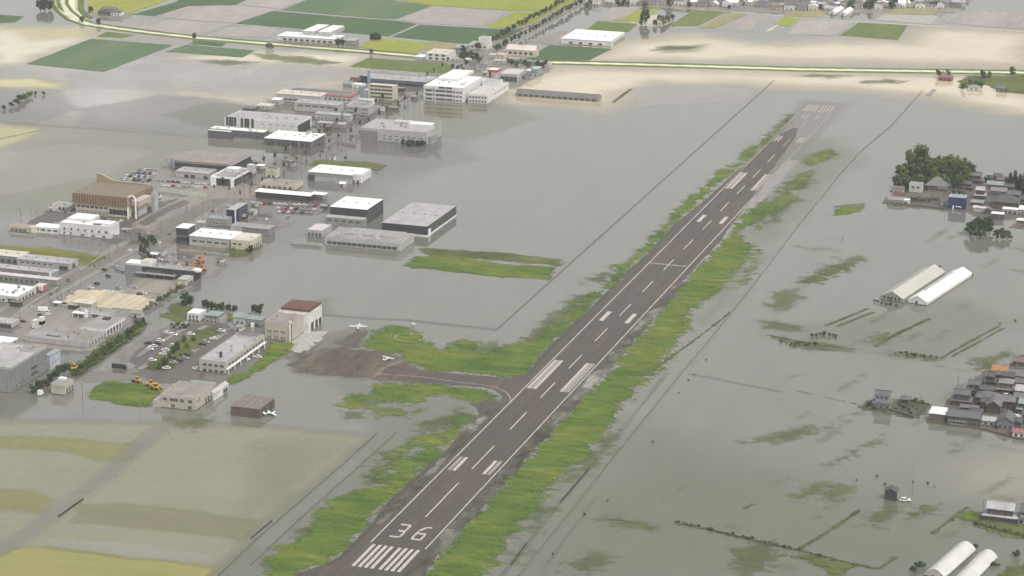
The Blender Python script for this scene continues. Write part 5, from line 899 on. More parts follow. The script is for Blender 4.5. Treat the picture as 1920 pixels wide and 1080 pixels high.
house('hip roofed mid grey house in the village centre', (1829, 758), 1868, 10, 4.8, 'x', R_MID, GREYW, False, VG, 'hip', 2.8)
house('violet roofed gable house turned end on in the village centre', (1848, 775), 1874, 15, 5.2, 'y', R_PURP, WOOD, False, VG, rh=2.6)
house('violet roofed cross wing with dark wall right of the end on house', (1875, 767), 1902, 8, 5.4, 'x', R_PURP, WOOD, False, VG, rh=2.2)
house('grey gable ended house on the right part of the waterfront', (1868, 803), 1901, 13, 4.4, 'y', R_MID, paint('slate_grey_wall', (.17, .17, .175)), False, VG, rh=3.)
house('light grey shed with dark window slot on the waterfront', (1841, 797), 1866, 6, 3.2, 'x', LGREY, LGREY, False, VG, rh=1.4)
B('carport', 'carport with long white roof behind the grey gable ended house', 'carport', (1890, 790), 1917, h=3.2, d=4, wall=GREYW, roof=R_WHITE, kind='metal', base=WHITE, group=VG).win('S', 2, .1, .9, 0, 3, 2.4, DTRIM, 'opening')
house('small reddish hut with white door at the right waterfront', (1898, 819), 1922, 6, 3.2, 'x', paint('reddish_roof', (.26, .12, .12)), WHITE, False, VG, rh=1.2, name='hut')
house('light grey roofed house right of the white parked cars', (1903, 748), 1930, 9, 5.6, 'x', R_LAV, GREYW, False, VG, rh=2.2)
house('dark green grey house at the right edge of the village', (1907, 775), 1932, 9, 6.4, 'x', R_GREEN, paint('dark_green_wall', (.09, .10, .09)), True, VG)
house('dark walled shed between the dark tiled house and the waterfront', (1800, 772), 1833, 5, 3., 'x', R_PURP, WOOD, False, VG, rh=1., name='shed')
house('narrow dark house left of the violet end on house', (1838, 768), 1850, 8, 5., 'x', R_DARK, WOOD, False, VG, rh=1.6)
house('far small grey house at the upper right of the village', (1910, 688), 1932, 8, 5., 'x', R_DARK, GREYW, False, VG, rh=1.6)

house('small brown shed under the left edge of the grove', (1674, 363), 1693, 7, 4.2, 'x', paint('brown_tile', (.16, .12, .11)), PINK, False, UG, rh=1.6, name='shed')
b = B('house', 'pale flat fronted house in front of the grove', 'house', (1704, 361), 1728, h=7.2, d=8, wall=paint('mint_wall', (.43, .435, .395)), roof=R_GREEN, par=.4, group=UG); b.win('S', 2, .1, .9, 3.8, 2, 1.6, GTRIM)
b = B('temple_hall', 'temple hall with tall violet grey hipped roof under the grove', 'temple', (1736, 357), 1774, h=4.6, d=13, wall=WOOD, roof=R_PURP, kind='hip', rh=6.2, over=1.2, group=UG); b.win('S', 4, .08, .95, .4, 2, 2.6, TRIM).block(.55, -.05, 2.4, 1.05, .1, 4.4, LGREY, name='porch_eave')
b = B('store_row', 'low taupe store row along the left shore of the wooded island', 'shed', (1664, 382), 1693, h=3.6, d=8, wall=GREYW, roof=paint('taupe_metal', (.26, .23, .22)), kind='gable', rh=1.6, group=UG); b.win('S', 4, .1, .9, .6, 2, 1.6)
b = B('van_garage', 'small white garage between the taupe store row and the dry hedge', 'garage', (1692, 383), 1704, h=3.4, d=5, wall=WHITE, roof=R_WHITE, kind='metal', group=UG); b.win('S', 1, .1, .9, 0, 3, 2, DTRIM, 'door')
b = B('shed', 'grey lean shed left of the blue building', 'shed', (1763, 386), 1779, h=3.4, d=9, wall=LGREY, roof=R_MID, kind='gable', rh=2, group=UG); b.win('S', 1, .2, .8, 0, 2, 2, DTRIM, 'door')
b = B('blue_building', 'deep blue cubic building with white fittings at the shore', 'building', (1778, 392), 1809, 369, d=9, wall=BLUEP, roof=R_BLUE, par=.4, base=paint('pale_blue_edge', (.5, .55, .68)), group=UG)
b.win('S', 1, .24, .34, .0, 1.1, 3.2, TRIM, 'door').band('S', 2.2, 2.9, TRIM, .42, .78, .15, 'white_board')
house('two storey house with pale violet roof right of the blue building', (1827, 374), 1846, 9, 8., 'x', R_LAV, WOOD, True, UG)
house('dark tiled house at the right foot of the grove', (1813, 344), 1840, 10, 7., 'x', R_MID, GREYW, True, UG)
house('white walled cottage behind the dark tiled house', (1846, 338), 1860, 7, 5., 'x', R_GREEN, WHITE, False, UG, rh=1.6, name='cottage')
house('grey cottage among shrubs near the right conifers', (1868, 346), 1884, 7, 4.4, 'x', R_MID, BEIGE, False, UG, rh=1.6, name='cottage')
house('low green grey roofed house in the middle of the islet', (1850, 354), 1882, 8, 4., 'x', R_GREEN, GREYW, False, UG, rh=2.)
house('low taupe roofed house behind the great slate house', (1857, 367), 1886, 8, 4.4, 'x', paint('taupe_tile', (.21, .195, .18)), BEIGE, False, UG, rh=2.)
house('great slate roofed house, largest beside the wooded island', (1858, 391), 1908, 14, 6., 'x', R_DARK, GREYW, False, UG, 'hip', 4.6)
B('carport', 'white roofed carport in front of the great slate house', 'carport', (1879, 401), 1908, h=4, d=6, wall=LGREY, roof=R_WHITE, kind='metal', base=WHITE, group=UG).win('S', 3, .05, .95, .2, 2.4, 2.4, GTRIM, 'opening')
B('shed', 'white topped shed with dark open bays left of the carport', 'shed', (1858, 411), 1881, h=4.4, d=6, wall=WOOD, roof=R_WHITE, kind='metal', base=WHITE, group=UG).win('S', 3, .05, .95, .1, 1.8, 3, GTRIM, 'opening')
B('shed', 'pinkish shed with small white roof below the pale violet house', 'shed', (1824, 397), 1850, h=3.2, d=6, wall=PINK, roof=R_PINK, kind='metal', group=UG).block(-.05, .1, 3.2, .4, .8, 4.2, WHITE, name='white_hood')
house('white fronted house at the right edge beside the carport', (1911, 402), 1932, 8, 4.4, 'x', R_WHITE, LGREY, False, UG, rh=1.8)
house('grey green shed left of the great slate house', (1821, 386), 1843, 6, 3.2, 'x', R_GREEN, WOOD, False, UG, rh=1.4, name='shed')
b = B('boat_house', 'small brown boat house with slanted ramp near the right edge', 'boat house', (1906, 421), 1926, h=3.4, d=6, wall=BROWNW, roof=R_WHITE, kind='metal'); q = MB(); q.poly([(0, 0, 1.2), (6, 0, 1.2), (2, -12, .1), (-5, -12, .1)], BROWNW); q.poly([(-5, -12, -.2), (2, -12, -.2), (6, 0, -.2), (0, 0, -.2)], BROWNW); link('ramp', q.data('ramp'), b.root)

b = house('lone two storey grey blue house inside a walled flooded garden', (1636, 766), 1668, 9, 8.6, 'x', R_MID, paint('grey_blue_wall', (.25, .265, .29)), True)
house('small grey outbuilding beside the lone house in its garden', (1688, 758), 1704, 6, 3.4, 'x', R_MID, WOOD, False, None, 'hip', 1.6, 'outbuilding')
b = B('hut', 'black walled hut with white posts alone on a raised patch', 'hut', (1658, 938), 1681, h=5.2, d=6, wall=DARKW, roof=R_DARK, kind='gable', ridge='y', rh=1.6); b.win('E', 2, .1, .9, .6, .6, 3.6, TRIM, 'door')
house('grey two storey farmhouse on the mossy bank at the right edge', (1843, 976), 1904, 10, 7.2, 'x', R_LAV, GREYW, True, None, rh=2.4, name='farmhouse')
house('second grey farmhouse cut by the right edge on the mossy bank', (1908, 982), 1945, 9, 7., 'x', R_MID, LGREY, True, None, rh=2.4, name='farmhouse')

# ---- the far town along the top edge: small houses, each its own thing
random.seed(11)
TR = [('dark', R_DARK), ('grey', R_MID), ('violet grey', R_PURP), ('white', R_WHITE), ('brown', paint('brown_tile', (.16, .12, .11))), ('pale', R_LAV)]
spots = []
for row, (y0, y1, x0, x1, n) in enumerate([(21, 17, 1440, 1560, 10), (14, 10, 1260, 1580, 30), (17, 13, 1590, 1790, 20), (8, 5, 1240, 1800, 44), (2, -1, 1090, 1800, 46), (-4, -8, 1060, 1800, 36), (12, 8, 1090, 1250, 10)]):
    for i in range(n):
        spots.append((x0+(x1-x0)*(i+random.uniform(.2, .8))/n, random.uniform(y1, y0)))
spots.sort(); cnt = {}
for x, y in spots:
    nm, rf = random.choice(TR); k = cnt.get(nm, 0); cnt[nm] = k+1
    wl = random.choice([WHITE, CREAM, BEIGE, GREYW, LGREY]); w = random.uniform(7, 15); h = random.choice([3.4, 5.6, 6.2])
    b = B('house', f'{nm} roofed house in the far town, {ordn(k)} such from the left', 'house', (x, y), 0, h=h, w=w, d=random.uniform(7, 11), wall=wl, roof=rf, kind='gable', ridge=random.choice('xxy'), rh=random.uniform(1.6, 2.8), group='houses of the far town', rot=random.uniform(-6, 10), seam=False)
    b.win('S', 2, .1, .9, 1., 1.6, 1.3, GTRIM)
# ================================================================== TREES AND SHRUBS
_rs = np.random.RandomState(5)
def crown_mesh(name, kind, mat, seed):
    """a crown 1 unit tall in all (trunk included): leafy lumps with loose leaf sprays over them"""
    rs = np.random.RandomState(seed); cl = []
    if kind == 'broad':
        for i in range(20):
            a = rs.uniform(0, 6.28); z = rs.uniform(.16, .84); rr = .33*math.sqrt(max(0.05, 1-((z-.5)/.5)**2))*rs.uniform(.5, 1)
            cl.append((rr*math.cos(a), rr*math.sin(a), z, rs.uniform(.11, .17)))
        cl.append((0, 0, .62, .24))
    elif kind == 'tall':
        for i in range(14):
            a = rs.uniform(0, 6.28); z = rs.uniform(.34, .92); rr = .15*rs.uniform(.3, 1)
            cl.append((rr*math.cos(a), rr*math.sin(a), z, rs.uniform(.08, .13)))
    elif kind == 'cone':
        for i in range(16):
            z = .12+.8*i/15; rr = .16*(1-z)+.01; a = i*2.4; cl.append((rr*math.cos(a), rr*math.sin(a), z, .05+.13*(1-z)))
    else:   # bush
        for i in range(9):
            a = rs.uniform(0, 6.28); z = rs.uniform(.25, .72); rr = rs.uniform(.1, .42); cl.append((rr*math.cos(a), rr*math.sin(a), z, rs.uniform(.2, .3)))
    V, F = [], []
    for (cx, cy_, cz, r) in cl:
        n0 = len(V); NS, NR = 7, 4; V.append((cx, cy_, cz+r*.85))
        for j in range(1, NR):
            th = math.pi*j/NR
            for i in range(NS):
                ph = 2*math.pi*(i+.5*(j % 2))/NS; k = r*rs.uniform(.65, 1.05)*.85
                V.append((cx+k*math.sin(th)*math.cos(ph), cy_+k*math.sin(th)*math.sin(ph), cz+k*.85*math.cos(th)))
        V.append((cx, cy_, cz-r*.7)); last = len(V)-1
        for i in range(NS):
            F.append((n0, n0+1+i, n0+1+(i+1) % NS)); F.append((last, n0+1+(NR-2)*NS+(i+1) % NS, n0+1+(NR-2)*NS+i))
        for j in range(NR-2):
            for i in range(NS):
                a, b_ = n0+1+j*NS+i, n0+1+j*NS+(i+1) % NS; F.append((a, a+NS, b_+NS, b_))
        m = 26 if kind != 'bush' else 18
        for _ in range(m):
            d = rs.normal(size=3); d /= np.linalg.norm(d); d[2] = d[2]*.8+.1; p = np.array([cx, cy_, cz])+d*r*rs.uniform(.8, 1.22)
            nrm = d+rs.normal(size=3)*.6; nrm /= np.linalg.norm(nrm); t = np.cross(nrm, rs.normal(size=3)); t /= np.linalg.norm(t); u = np.cross(nrm, t)
            s = r*rs.uniform(.16, .34); n0 = len(V)
            V += [tuple(p+t*s), tuple(p+u*s*.7), tuple(p-t*s*.9), tuple(p-u*s*.8)]; F.append((n0, n0+1, n0+2, n0+3))
    me = bpy.data.meshes.new(name); me.from_pydata([tuple(map(float, v)) for v in V], [], F); me.materials.append(mat); me.update(); return me
def trunk_mesh(kind, seed):
    rs = random.Random(seed); b = MB(); h = {'broad': .5, 'tall': .8, 'cone': .85, 'bush': .35}[kind]; r = {'broad': .032, 'tall': .02, 'cone': .02, 'bush': .03}[kind]
    b.tube((0, 0, -.06), (.01, 0, h*.55), r, r*.75, BARK, 6); b.tube((.01, 0, h*.55), (0, .01, h), r*.75, r*.4, BARK, 6)
    if kind != 'cone':
        for i in range(4):
            a = i*1.57+rs.uniform(-.4, .4); L = .22 if kind != 'tall' else .12
            b.tube((.01, 0, h*(.55+.1*i)), (L*math.cos(a), L*math.sin(a), h*(.55+.1*i)+.16), r*.4, r*.15, BARK, 4)
    return b.data('trunk')
CR = {}
for kind in ('broad', 'tall', 'cone', 'bush'):
    for mk, mt in (('g', LEAF), ('d', LEAFD), ('o', LEAFL), ('y', DRY)):
        for sd_ in range(3): CR[kind, mk, sd_] = crown_mesh('crown', kind, mt, 11+sd_*7+len(kind))
TRK = {k: trunk_mesh(k, 3) for k in ('broad', 'tall', 'cone', 'bush')}
random.seed(21)
def tree(x, y, H, kind='broad', col='g', label='', cat=None, group=None, wid=1., world=False, name=None):
    P = (x, y) if world else G(x, y)[:2]
    nm = name or {'broad': 'broadleaf_tree', 'tall': 'tall_tree', 'cone': 'conifer_tree', 'bush': 'shrub'}[kind]
    t = thing(nm, label, cat or ('shrub' if kind == 'bush' else 'tree'), (P[0], P[1], 0), random.uniform(0, 6.28), group)
    link('crown', CR[kind, col, random.randrange(3)], t, scale=(H*wid, H*wid, H)); link('trunk', TRK[kind], t, scale=H); return t
COLN = {'g': 'mid green', 'd': 'dark green', 'o': 'olive', 'y': 'dry grey'}
def trees(lst, where, group, kind='broad', noun='tree', frm='the left'):
    """every tree its own label: its leaf colour and its place in the row"""
    lst = sorted(lst, key=lambda q: q[0]); cnt = {}
    for q in lst:
        x, y, H = q[:3]; col = q[3] if len(q) > 3 else 'g'; kd = q[4] if len(q) > 4 else kind; wd = q[5] if len(q) > 5 else 1.
        k = cnt.get(col, 0); cnt[col] = k+1
        tree(x, y, H, kd, col, f'{COLN[col]} {noun} {where}, {ordn(k)} such from left', None, group, wd)
R_ = random.uniform
g1 = [(x+R_(-4, 4), 353+R_(-2, 2), R_(11, 14), random.choice('gd')) for x in range(1686, 1822, 13)]
g2 = [(x+R_(-4, 4), 339+R_(-2, 2), R_(14, 17), random.choice('gdd')) for x in range(1694, 1822, 14)]
g3 = [(x+R_(-4, 4), 326+R_(-2, 2), R_(14, 18), random.choice('ggo')) for x in range(1716, 1816, 13)]
g4 = [(x+R_(-4, 4), 314+R_(-2, 2), R_(10, 13), random.choice('gdo')) for x in range(1740, 1806, 14)]
GRP = 'trees of the island grove'
trees(g1, 'in the front row of the island grove', GRP, noun='broad tree'); trees(g2, 'in the second row of the island grove', GRP, noun='broad tree'); trees(g3, 'in the third row of the island grove', GRP, noun='broad tree'); trees(g4, 'at the back of the island grove', GRP, noun='broad tree')
tree(1722, 330, 27, 'tall', 'g', 'tallest tree of the island grove, with a rounded green top', None, GRP, 1.25); tree(1706, 333, 23, 'tall', 'o', 'thin olive tree leaning at the left of the tallest grove tree', None, GRP, .9)
trees([(1820, 442, 13, 'd'), (1832, 441, 15, 'd'), (1845, 441, 15, 'd'), (1855, 438, 12, 'd'), (1826, 446, 8, 'd', 'bush'), (1840, 447, 7, 'g', 'bush')], 'in water before the white topped shed', 'trees in the water by the islet')
trees([(1868, 447, 8, 'd'), (1880, 448, 9, 'd'), (1889, 447, 7, 'g'), (1895, 448, 3, 'd', 'bush')], 'in the smaller of two clumps in the water', 'trees in the water by the islet')
trees([(1893, 355, 15, 'd'), (1902, 358, 18, 'd'), (1911, 360, 16, 'd'), (1919, 362, 18, 'd'), (1886, 350, 9, 'd')], 'at the right edge of the islet', 'conifers of the islet', 'cone', 'conifer')
trees([(1852, 342, 6, 'd', 'bush'), (1862, 348, 4, 'g', 'bush'), (1788, 364, 4, 'd', 'bush'), (1798, 365, 4, 'd', 'bush'), (1806, 366, 4, 'g', 'bush'), (1873, 352, 5, 'g', 'bush'), (1890, 366, 4, 'd', 'bush'), (1815, 352, 6, 'd', 'bush')], 'between the islet houses', 'garden shrubs of the islet', noun='shrub')
trees([(x, 383-(x % 3)*4-abs(x-1735)*.1, 3.4+(x % 4)*.6, 'y', 'bush') for x in range(1711, 1764, 6)], 'in the hedge before the temple hall', 'dry hedge before the temple', noun='shrub')
trees([(349, 574, 10, 'd'), (357, 573, 8, 'd'), (384, 580, 7.5, 'd'), (395, 582, 7, 'd'), (405, 583, 6.5, 'g'), (416, 584, 7, 'd'), (428, 585, 6, 'd'), (440, 586, 5.5, 'd'), (476, 588, 7, 'd'), (488, 589, 7.5, 'd')], 'behind the small houses by the water', 'dark trees behind the small houses')
trees([(272+i*6.2, 583-i*4+(i % 2)*3, 3+(i % 3)*.8, random.choice('gdy'), 'bush') for i in range(12)], 'in the belt beside the sandy lot', 'shrub belt by the sandy lot', noun='shrub')
trees([(136+i*5.1, 706-i*3.75+R_(-2, 2), R_(4, 6.5), random.choice('dggo'), 'cone' if i % 3 else 'bush', 1.5 if i % 3 else .8) for i in range(27)], 'in the row along the airport drive', 'shrub row along the airport drive', noun='trimmed tree')
trees([(146+i*5.4, 706-i*3.8+R_(-2, 2), R_(1.6, 3), random.choice('gog'), 'bush') for i in range(22)], 'at the foot of the airport drive row', 'low shrubs along the airport drive', noun='low shrub')
trees([(64, 737, 6, 'd', 'bush'), (74, 732, 7, 'd'), (84, 726, 6, 'd', 'bush'), (94, 718, 7, 'd'), (104, 708, 6, 'd', 'bush'), (112, 703, 7, 'd'), (122, 698, 6, 'd'), (130, 694, 6, 'g', 'bush')], 'between the grey green factory and the pump house', 'dark trees by the pump house')
trees([(300, 692, 5, 'g'), (309, 686, 6, 'd'), (318, 674, 5, 'g'), (327, 663, 6, 'd'), (333, 657, 6, 'd'), (346, 641, 5, 'g'), (350, 652, 4, 'o', 'bush'), (364, 640, 4, 'o', 'bush'), (338, 668, 2.4, 'd', 'bush'), (328, 674, 2.4, 'd', 'bush')], 'on the green strip of the airport car park', 'car park trees')
trees([(262, 458, 9, 'd', 'tall'), (268, 466, 9, 'd', 'tall'), (275, 472, 10, 'd', 'tall'), (282, 455, 7, 'g'), (289, 459, 6, 'd'), (271, 482, 8, 'd', 'tall'), (265, 478, 8, 'd', 'tall'), (278, 484, 6, 'd')], 'by the pavilion with pyramid roof', 'dark roadside trees')
trees([(756, 272, 6, 'd'), (765, 275, 7, 'd'), (774, 276, 7, 'd'), (783, 276, 7, 'd'), (791, 274, 6, 'd'), (748, 268, 4, 'd', 'bush'), (818, 254, 8, 'd', 'cone'), (824, 250, 7, 'd', 'cone')], 'before the pale grey store', 'shrubs before the grey store')
trees([(470, 474, 6.5, 'd'), (463, 470, 4, 'g', 'bush'), (450, 469, 3, 'd', 'bush'), (440, 468, 3, 'g', 'bush')], 'at the depot office corner', 'shrubs at the depot corner')
trees([(322+i*5.2, 613+(i % 2)*4-abs(i-3)*.5, 2.2+(i % 3)*.5, 'd', 'bush') for i in range(7)], 'on the round island of the airport forecourt', 'shrubs of the forecourt island', noun='shrub')
trees([(868, 116, 9, 'd'), (876, 113, 10, 'd'), (885, 112, 10, 'd'), (893, 113, 9, 'd'), (873, 122, 7, 'd'), (870, 104, 10, 'd'), (865, 99, 9, 'd'), (900, 118, 7, 'g'), (858, 132, 6, 'd'), (868, 136, 6, 'g'), (848, 128, 5, 'd')], 'at the start of the tree lined road', 'trees by the road junction')
trees([(952+i*8, 118+(i % 3)*4+i*.4, 6+(i % 3), random.choice('ddg')) for i in range(10)], 'between the sheds and the canal end', 'trees by the canal end')
tree(1209, 45, 19, 'broad', 'd', 'tall dark tree alone among the fields before the far town', None, None, .8)
trees([(1202, 48, 7, 'd'), (1228, 49, 8, 'd'), (1244, 46, 11, 'o'), (1252, 42, 9, 'o'), (1260, 38, 8, 'd'), (1236, 40, 8, 'o')], 'around the tall lone field tree', 'small trees in the far fields')
trees([(76, 20, 14, 'd'), (85, 20, 16, 'd'), (94, 20, 13, 'd')], 'in the clump left of the river bend', 'clump by the river bend')
trees([(153, 42, 8, 'd'), (184, 47, 8, 'd'), (365, 73, 7, 'd'), (502, 92, 7, 'y'), (509, 92, 7, 'y'), (697, 76, 9, 'd'), (703, 76, 10, 'd'), (709, 76, 9, 'd'), (634, 86, 9, 'd'), (642, 86, 8, 'd'), (170, 24, 8, 'd'), (696, 101, 6, 'd')], 'along the river bank', 'trees along the river bank')
trees([(1760, 146, 9, 'd'), (1777, 146, 9, 'd'), (1843, 147, 9, 'd'), (1855, 146, 7, 'g'), (1898, 142, 10, 'd'), (1806, 168, 8, 'o'), (1820, 164, 9, 'g'), (1830, 165, 8, 'g'), (1838, 166, 8, 'd')], 'near the red brick pump station', 'trees by the pump station')
trees([(8, 206, 5, 'd', 'bush'), (20, 201, 6, 'g', 'bush'), (30, 197, 7, 'd', 'bush'), (40, 191, 8, 'd', 'bush'), (47, 187, 7, 'g', 'bush'), (56, 182, 6, 'g', 'bush'), (67, 178, 4, 'd', 'bush'), (82, 178, 4, 'd', 'bush')], 'in the drowned line at the left edge', 'drowned shrubs at the left edge', noun='shrub')
# the tree lined road: two rows, and pale lamp posts between
for nm, X, st, n in (('left', -391.5, 10.5, 38), ('right', -370.5, 13, 28)):
    for i in range(n):
        tree(X+R_(-1, 1), 1342+i*st+R_(-1.5, 1.5), R_(7.5, 10), 'tall', random.choice('dd'), f'roadside tree in the {nm} row of the far avenue, {ordn(i)} from the near end', None, 'trees lining the far avenue', 1.25, True, 'roadside_tree')
random.seed(31); ft = [(R_(1070, 1790), R_(-4, 18), R_(6, 11), random.choice('ddg')) for i in range(46)]+[(R_(1590, 1720), R_(8, 18), R_(8, 13), 'd') for i in range(16)]
trees(ft, 'among the far town houses', 'trees of the far town')
# shrub lines that still show above the flood on the right
def along(pts, n, jit): 
    P = dens_line(pts, 4); return [(P[int(i*(len(P)-1)/max(1, n-1))][0]+R_(-jit, jit), P[int(i*(len(P)-1)/max(1, n-1))][1]+R_(-jit*.5, jit*.5)) for i in range(n)]
trees([(x, y, R_(.9, 1.9), random.choice('dgo'), 'bush') for x, y in along([(1267, 980), (1330, 994), (1420, 1014), (1500, 1033), (1560, 1048), (1605, 1061)], 46, 3)], 'in the dyke hedge at the bottom right', 'drowned dyke hedge', noun='bush')
trees([(x, y, R_(1.4, 2.6), random.choice('ggo'), 'bush') for x, y in along([(1462, 640), (1490, 648), (1532, 645)], 15, 5)], 'in the drowned hedge right of the airfield', 'drowned hedges right of the airfield', noun='bush')
trees([(x, y, R_(1.8, 2.8), random.choice('gdo'), 'bush') for x, y in along([(1524, 632), (1548, 626), (1570, 634)], 9, 3)], 'in the clump above the drowned hedge', 'drowned hedges right of the airfield', noun='bush')
trees([(x, y, R_(1.3, 2.4), random.choice('gdo'), 'bush') for x, y in along([(1680, 664), (1715, 667), (1755, 672)], 14, 3)], 'in the hedge below the plastic greenhouses', 'drowned hedges right of the airfield', noun='bush')
trees([(x, y, R_(.8, 1.6), 'd', 'bush') for x, y in [(1324, 676), (1301, 704), (1291, 714), (1273, 738), (1424, 728), (1224, 830), (1139, 940), (1096, 966), (1037, 1040), (1645, 895), (1606, 902), (1875, 607), (1903, 603), (1580, 450), (1660, 910), (1712, 905), (1740, 908), (1752, 914), (1788, 977)]], 'poking alone from the open flood', 'lone drowned bushes', noun='bush')
trees([(x, y, R_(1.5, 3), random.choice('gdo'), 'bush') for x, y in [(1686, 760), (1694, 766), (1703, 770), (1712, 763), (1720, 768), (1708, 777), (1698, 756), (1728, 757), (1716, 754), (1680, 768), (1640, 768), (1628, 762)]], 'in the walled garden of the lone house', 'garden shrubs of the lone house', noun='shrub')
trees([(x, y, R_(1.4, 2.4), random.choice('gdd'), 'bush') for x, y in along([(1828, 983), (1870, 994), (1918, 1006)], 13, 2)], 'along the mossy bank at the right edge', 'shrubs of the mossy bank', noun='shrub')
trees([(1906, 1045, 4, 'd', 'bush'), (1863, 1062, 3, 'd', 'bush'), (1830, 1030, 3, 'd', 'bush'), (1712, 1072, 3.5, 'd', 'bush'), (1722, 1066, 4, 'd', 'bush'), (1732, 1064, 3, 'g', 'bush'), (1872, 1062, 2, 'o', 'bush')], 'around the plastic tunnels', 'shrubs by the plastic tunnels', noun='shrub')
trees([(x, y, R_(2, 3.4), random.choice('ggd'), 'bush') for x, y in [(1850, 730), (1888, 752), (1826, 745), (1840, 780), (1880, 775), (1862, 716), (1905, 735), (1815, 765), (1895, 800), (1870, 805)]], 'squeezed between the village houses', 'garden shrubs of the village', noun='shrub')

for sgn, X in (('left', -395.5), ('right', -372.)):
    for i in range(26): tree(X+R_(-2, 2), 690+i*24+R_(-6, 6), R_(5, 8), 'tall', 'd', f'dark street tree in the flood, {sgn} side of the pole lined street, {ordn(i)} onward', None, 'street trees in the flood', .9, True, 'street_tree')
trees([(1645, 568, 2.4, 'd', 'bush'), (1653, 571, 2.2, 'g', 'bush'), (1661, 572, 2, 'd', 'bush'), (1670, 573, 2.4, 'd', 'bush'), (1680, 575, 2, 'g', 'bush'), (1640, 566, 2, 'd', 'bush'), (1752, 503, 2, 'd', 'bush'), (1762, 502, 2, 'd', 'bush'), (1806, 511, 2, 'd', 'bush'), (1822, 518, 2, 'd', 'bush')], 'at the foot of the white roofed greenhouses', 'weeds by the greenhouses', noun='bush')
# ================================================================== CARS
def car_meshes(paint_):
    L, Wd = 4.4, 1.75; b = MB(); prof = [(-2.2, .35), (2.2, .35), (2.2, .75), (1.95, .88), (1.05, .95), (-1.95, .98), (-2.2, .85)]
    k = len(prof)
    for y0, y1 in ((-Wd/2, Wd/2),):
        lo = [(x, y0, z) for x, z in prof]; hi = [(x, y1, z) for x, z in prof]; b.poly(lo, paint_); b.poly(hi[::-1], paint_)
        for i in range(k):
            j = (i+1) % k; b.poly([lo[i], hi[i], hi[j], lo[j]], paint_)
    c = MB(); z0, z1 = .93, 1.46; lo = [(-1.9, -.82, z0), (1.1, -.82, z0), (1.1, .82, z0), (-1.9, .82, z0)]; hi = [(-1.5, -.68, z1), (.35, -.68, z1), (.35, .68, z1), (-1.5, .68, z1)]
    for i in range(4):
        j = (i+1) % 4; c.poly([lo[i], lo[j], hi[j], hi[i]], GLASS)
    r = MB(); r.box(-1.56, -.72, z1-.01, .41, .72, z1+.06, paint_)
    w = MB(); w.tube((0, -.11, 0), (0, .11, 0), .32, .32, BLACK, 10); hl = MB(); hl.box(-.04, -.2, -.08, .04, .2, .08, TRIM)
    return b.data('body'), c.data('windows'), r.data('roof'), w.data('wheel'), hl.data('headlight')
CM = {k: car_meshes(m) for k, m in (('white', CARW), ('silver', CARS), ('black', CARB), ('red', CARR), ('blue', CARU))}
_cc = {}
def car(x, y, color, where, group, rz=0., z=0., s=1., cat='car', name='parked_car'):
    k = (color, where); n = _cc.get(k, 0); _cc[k] = n+1; P = G(x, y)
    t = thing(name, f'{color} car {where}, {ordn(n)} such from left', cat, (P[0], P[1], z), rz, group); B_, C_, R2, W_, H_ = CM[color]
    link('body', B_, t, scale=s); link('windows', C_, t, scale=s); link('roof', R2, t, scale=s)
    for wx in (-1.35, 1.35):
        for wy in (-.8, .8): link('wheel', W_, t, (wx*s, wy*s, .32*s), 0, s)
    for wy in (-.6, .6): link('headlight', H_, t, (2.2*s, wy*s, .68*s), 0, s)
    return t
random.seed(41)
for x, y, c in sorted([(315, 626, 'white'), (326, 629, 'white'), (301, 640, 'white'), (277, 645, 'black'), (296, 646, 'black'), (281, 656, 'white'), (287, 651, 'white'), (358, 628, 'white'), (325, 650, 'white'), (310, 658, 'white'), (306, 665, 'white'), (286, 677, 'white'), (312, 692, 'white'), (326, 682, 'silver'), (337, 678, 'black'), (347, 673, 'silver'), (351, 667, 'black'), (380, 647, 'black'), (386, 643, 'silver'), (400, 637, 'white'), (415, 622, 'white'), (461, 675, 'white'), (483, 671, 'white'), (367, 693, 'white')]):
    car(x, y, c, 'in the airport car park', 'cars in the airport car park', R_(-.1, .25)+(math.pi if random.random() < .5 else 0), .1, 1.15)
WC = ['white', 'white', 'silver', 'silver', 'black', 'white', 'red', 'blue', 'black', 'silver']
yard = [(478+9.4*i, 382+i*.35) for i in range(13)]+[(521+8.6*i, 391+i*.4) for i in range(9)]+[(524+8.6*i, 398+i*.4) for i in range(8)]
for x, y in sorted(yard): car(x, y, random.choice(WC), 'in the flooded car yard', 'cars in the flooded car yard', R_(-.1, .1)+(0 if y < 386 else 1.3), .05)
lot = [(262+5.6*i, 319+i*.35) for i in range(6)]+[(250+5.6*i, 325+i*.35) for i in range(8)]+[(240+5.6*i, 331+i*.35) for i in range(9)]+[(230+5.6*i, 337+i*.35) for i in range(10)]+[(224+5.6*i, 343+i*.35) for i in range(10)]
for x, y in sorted(lot): car(x, y, random.choice(WC), 'in the used car lot left of the dealership', 'cars in the used car lot', R_(-.1, .1)+1.4, .1, 1.15)
fl = [(298+9*i, 341+i*.5) for i in range(15)]+[(305+10*i, 349+i*.5) for i in range(9)]
for x, y in sorted(fl): car(x, y, random.choice(WC), 'on the dealership forecourt', 'cars on the dealership forecourt', R_(-.15, .15), .1)
for x, y in [(150+11*i, 409+i*.9) for i in range(8)]: car(x, y, random.choice(WC), 'along the front of the amusement hall', 'cars by the amusement hall', R_(-.1, .1)+1.4, .1)
for x, y, c in [(196, 507, 'black'), (203, 519, 'black'), (182, 533, 'black'), (170, 541, 'white'), (253, 541, 'silver'), (262, 553, 'black'), (270, 551, 'white'), (300, 488, 'white'), (312, 490, 'silver'), (290, 486, 'black')]: car(x, y, c, 'by the sandy lot and the main road', 'cars by the main road', R_(-.3, .3), .1)
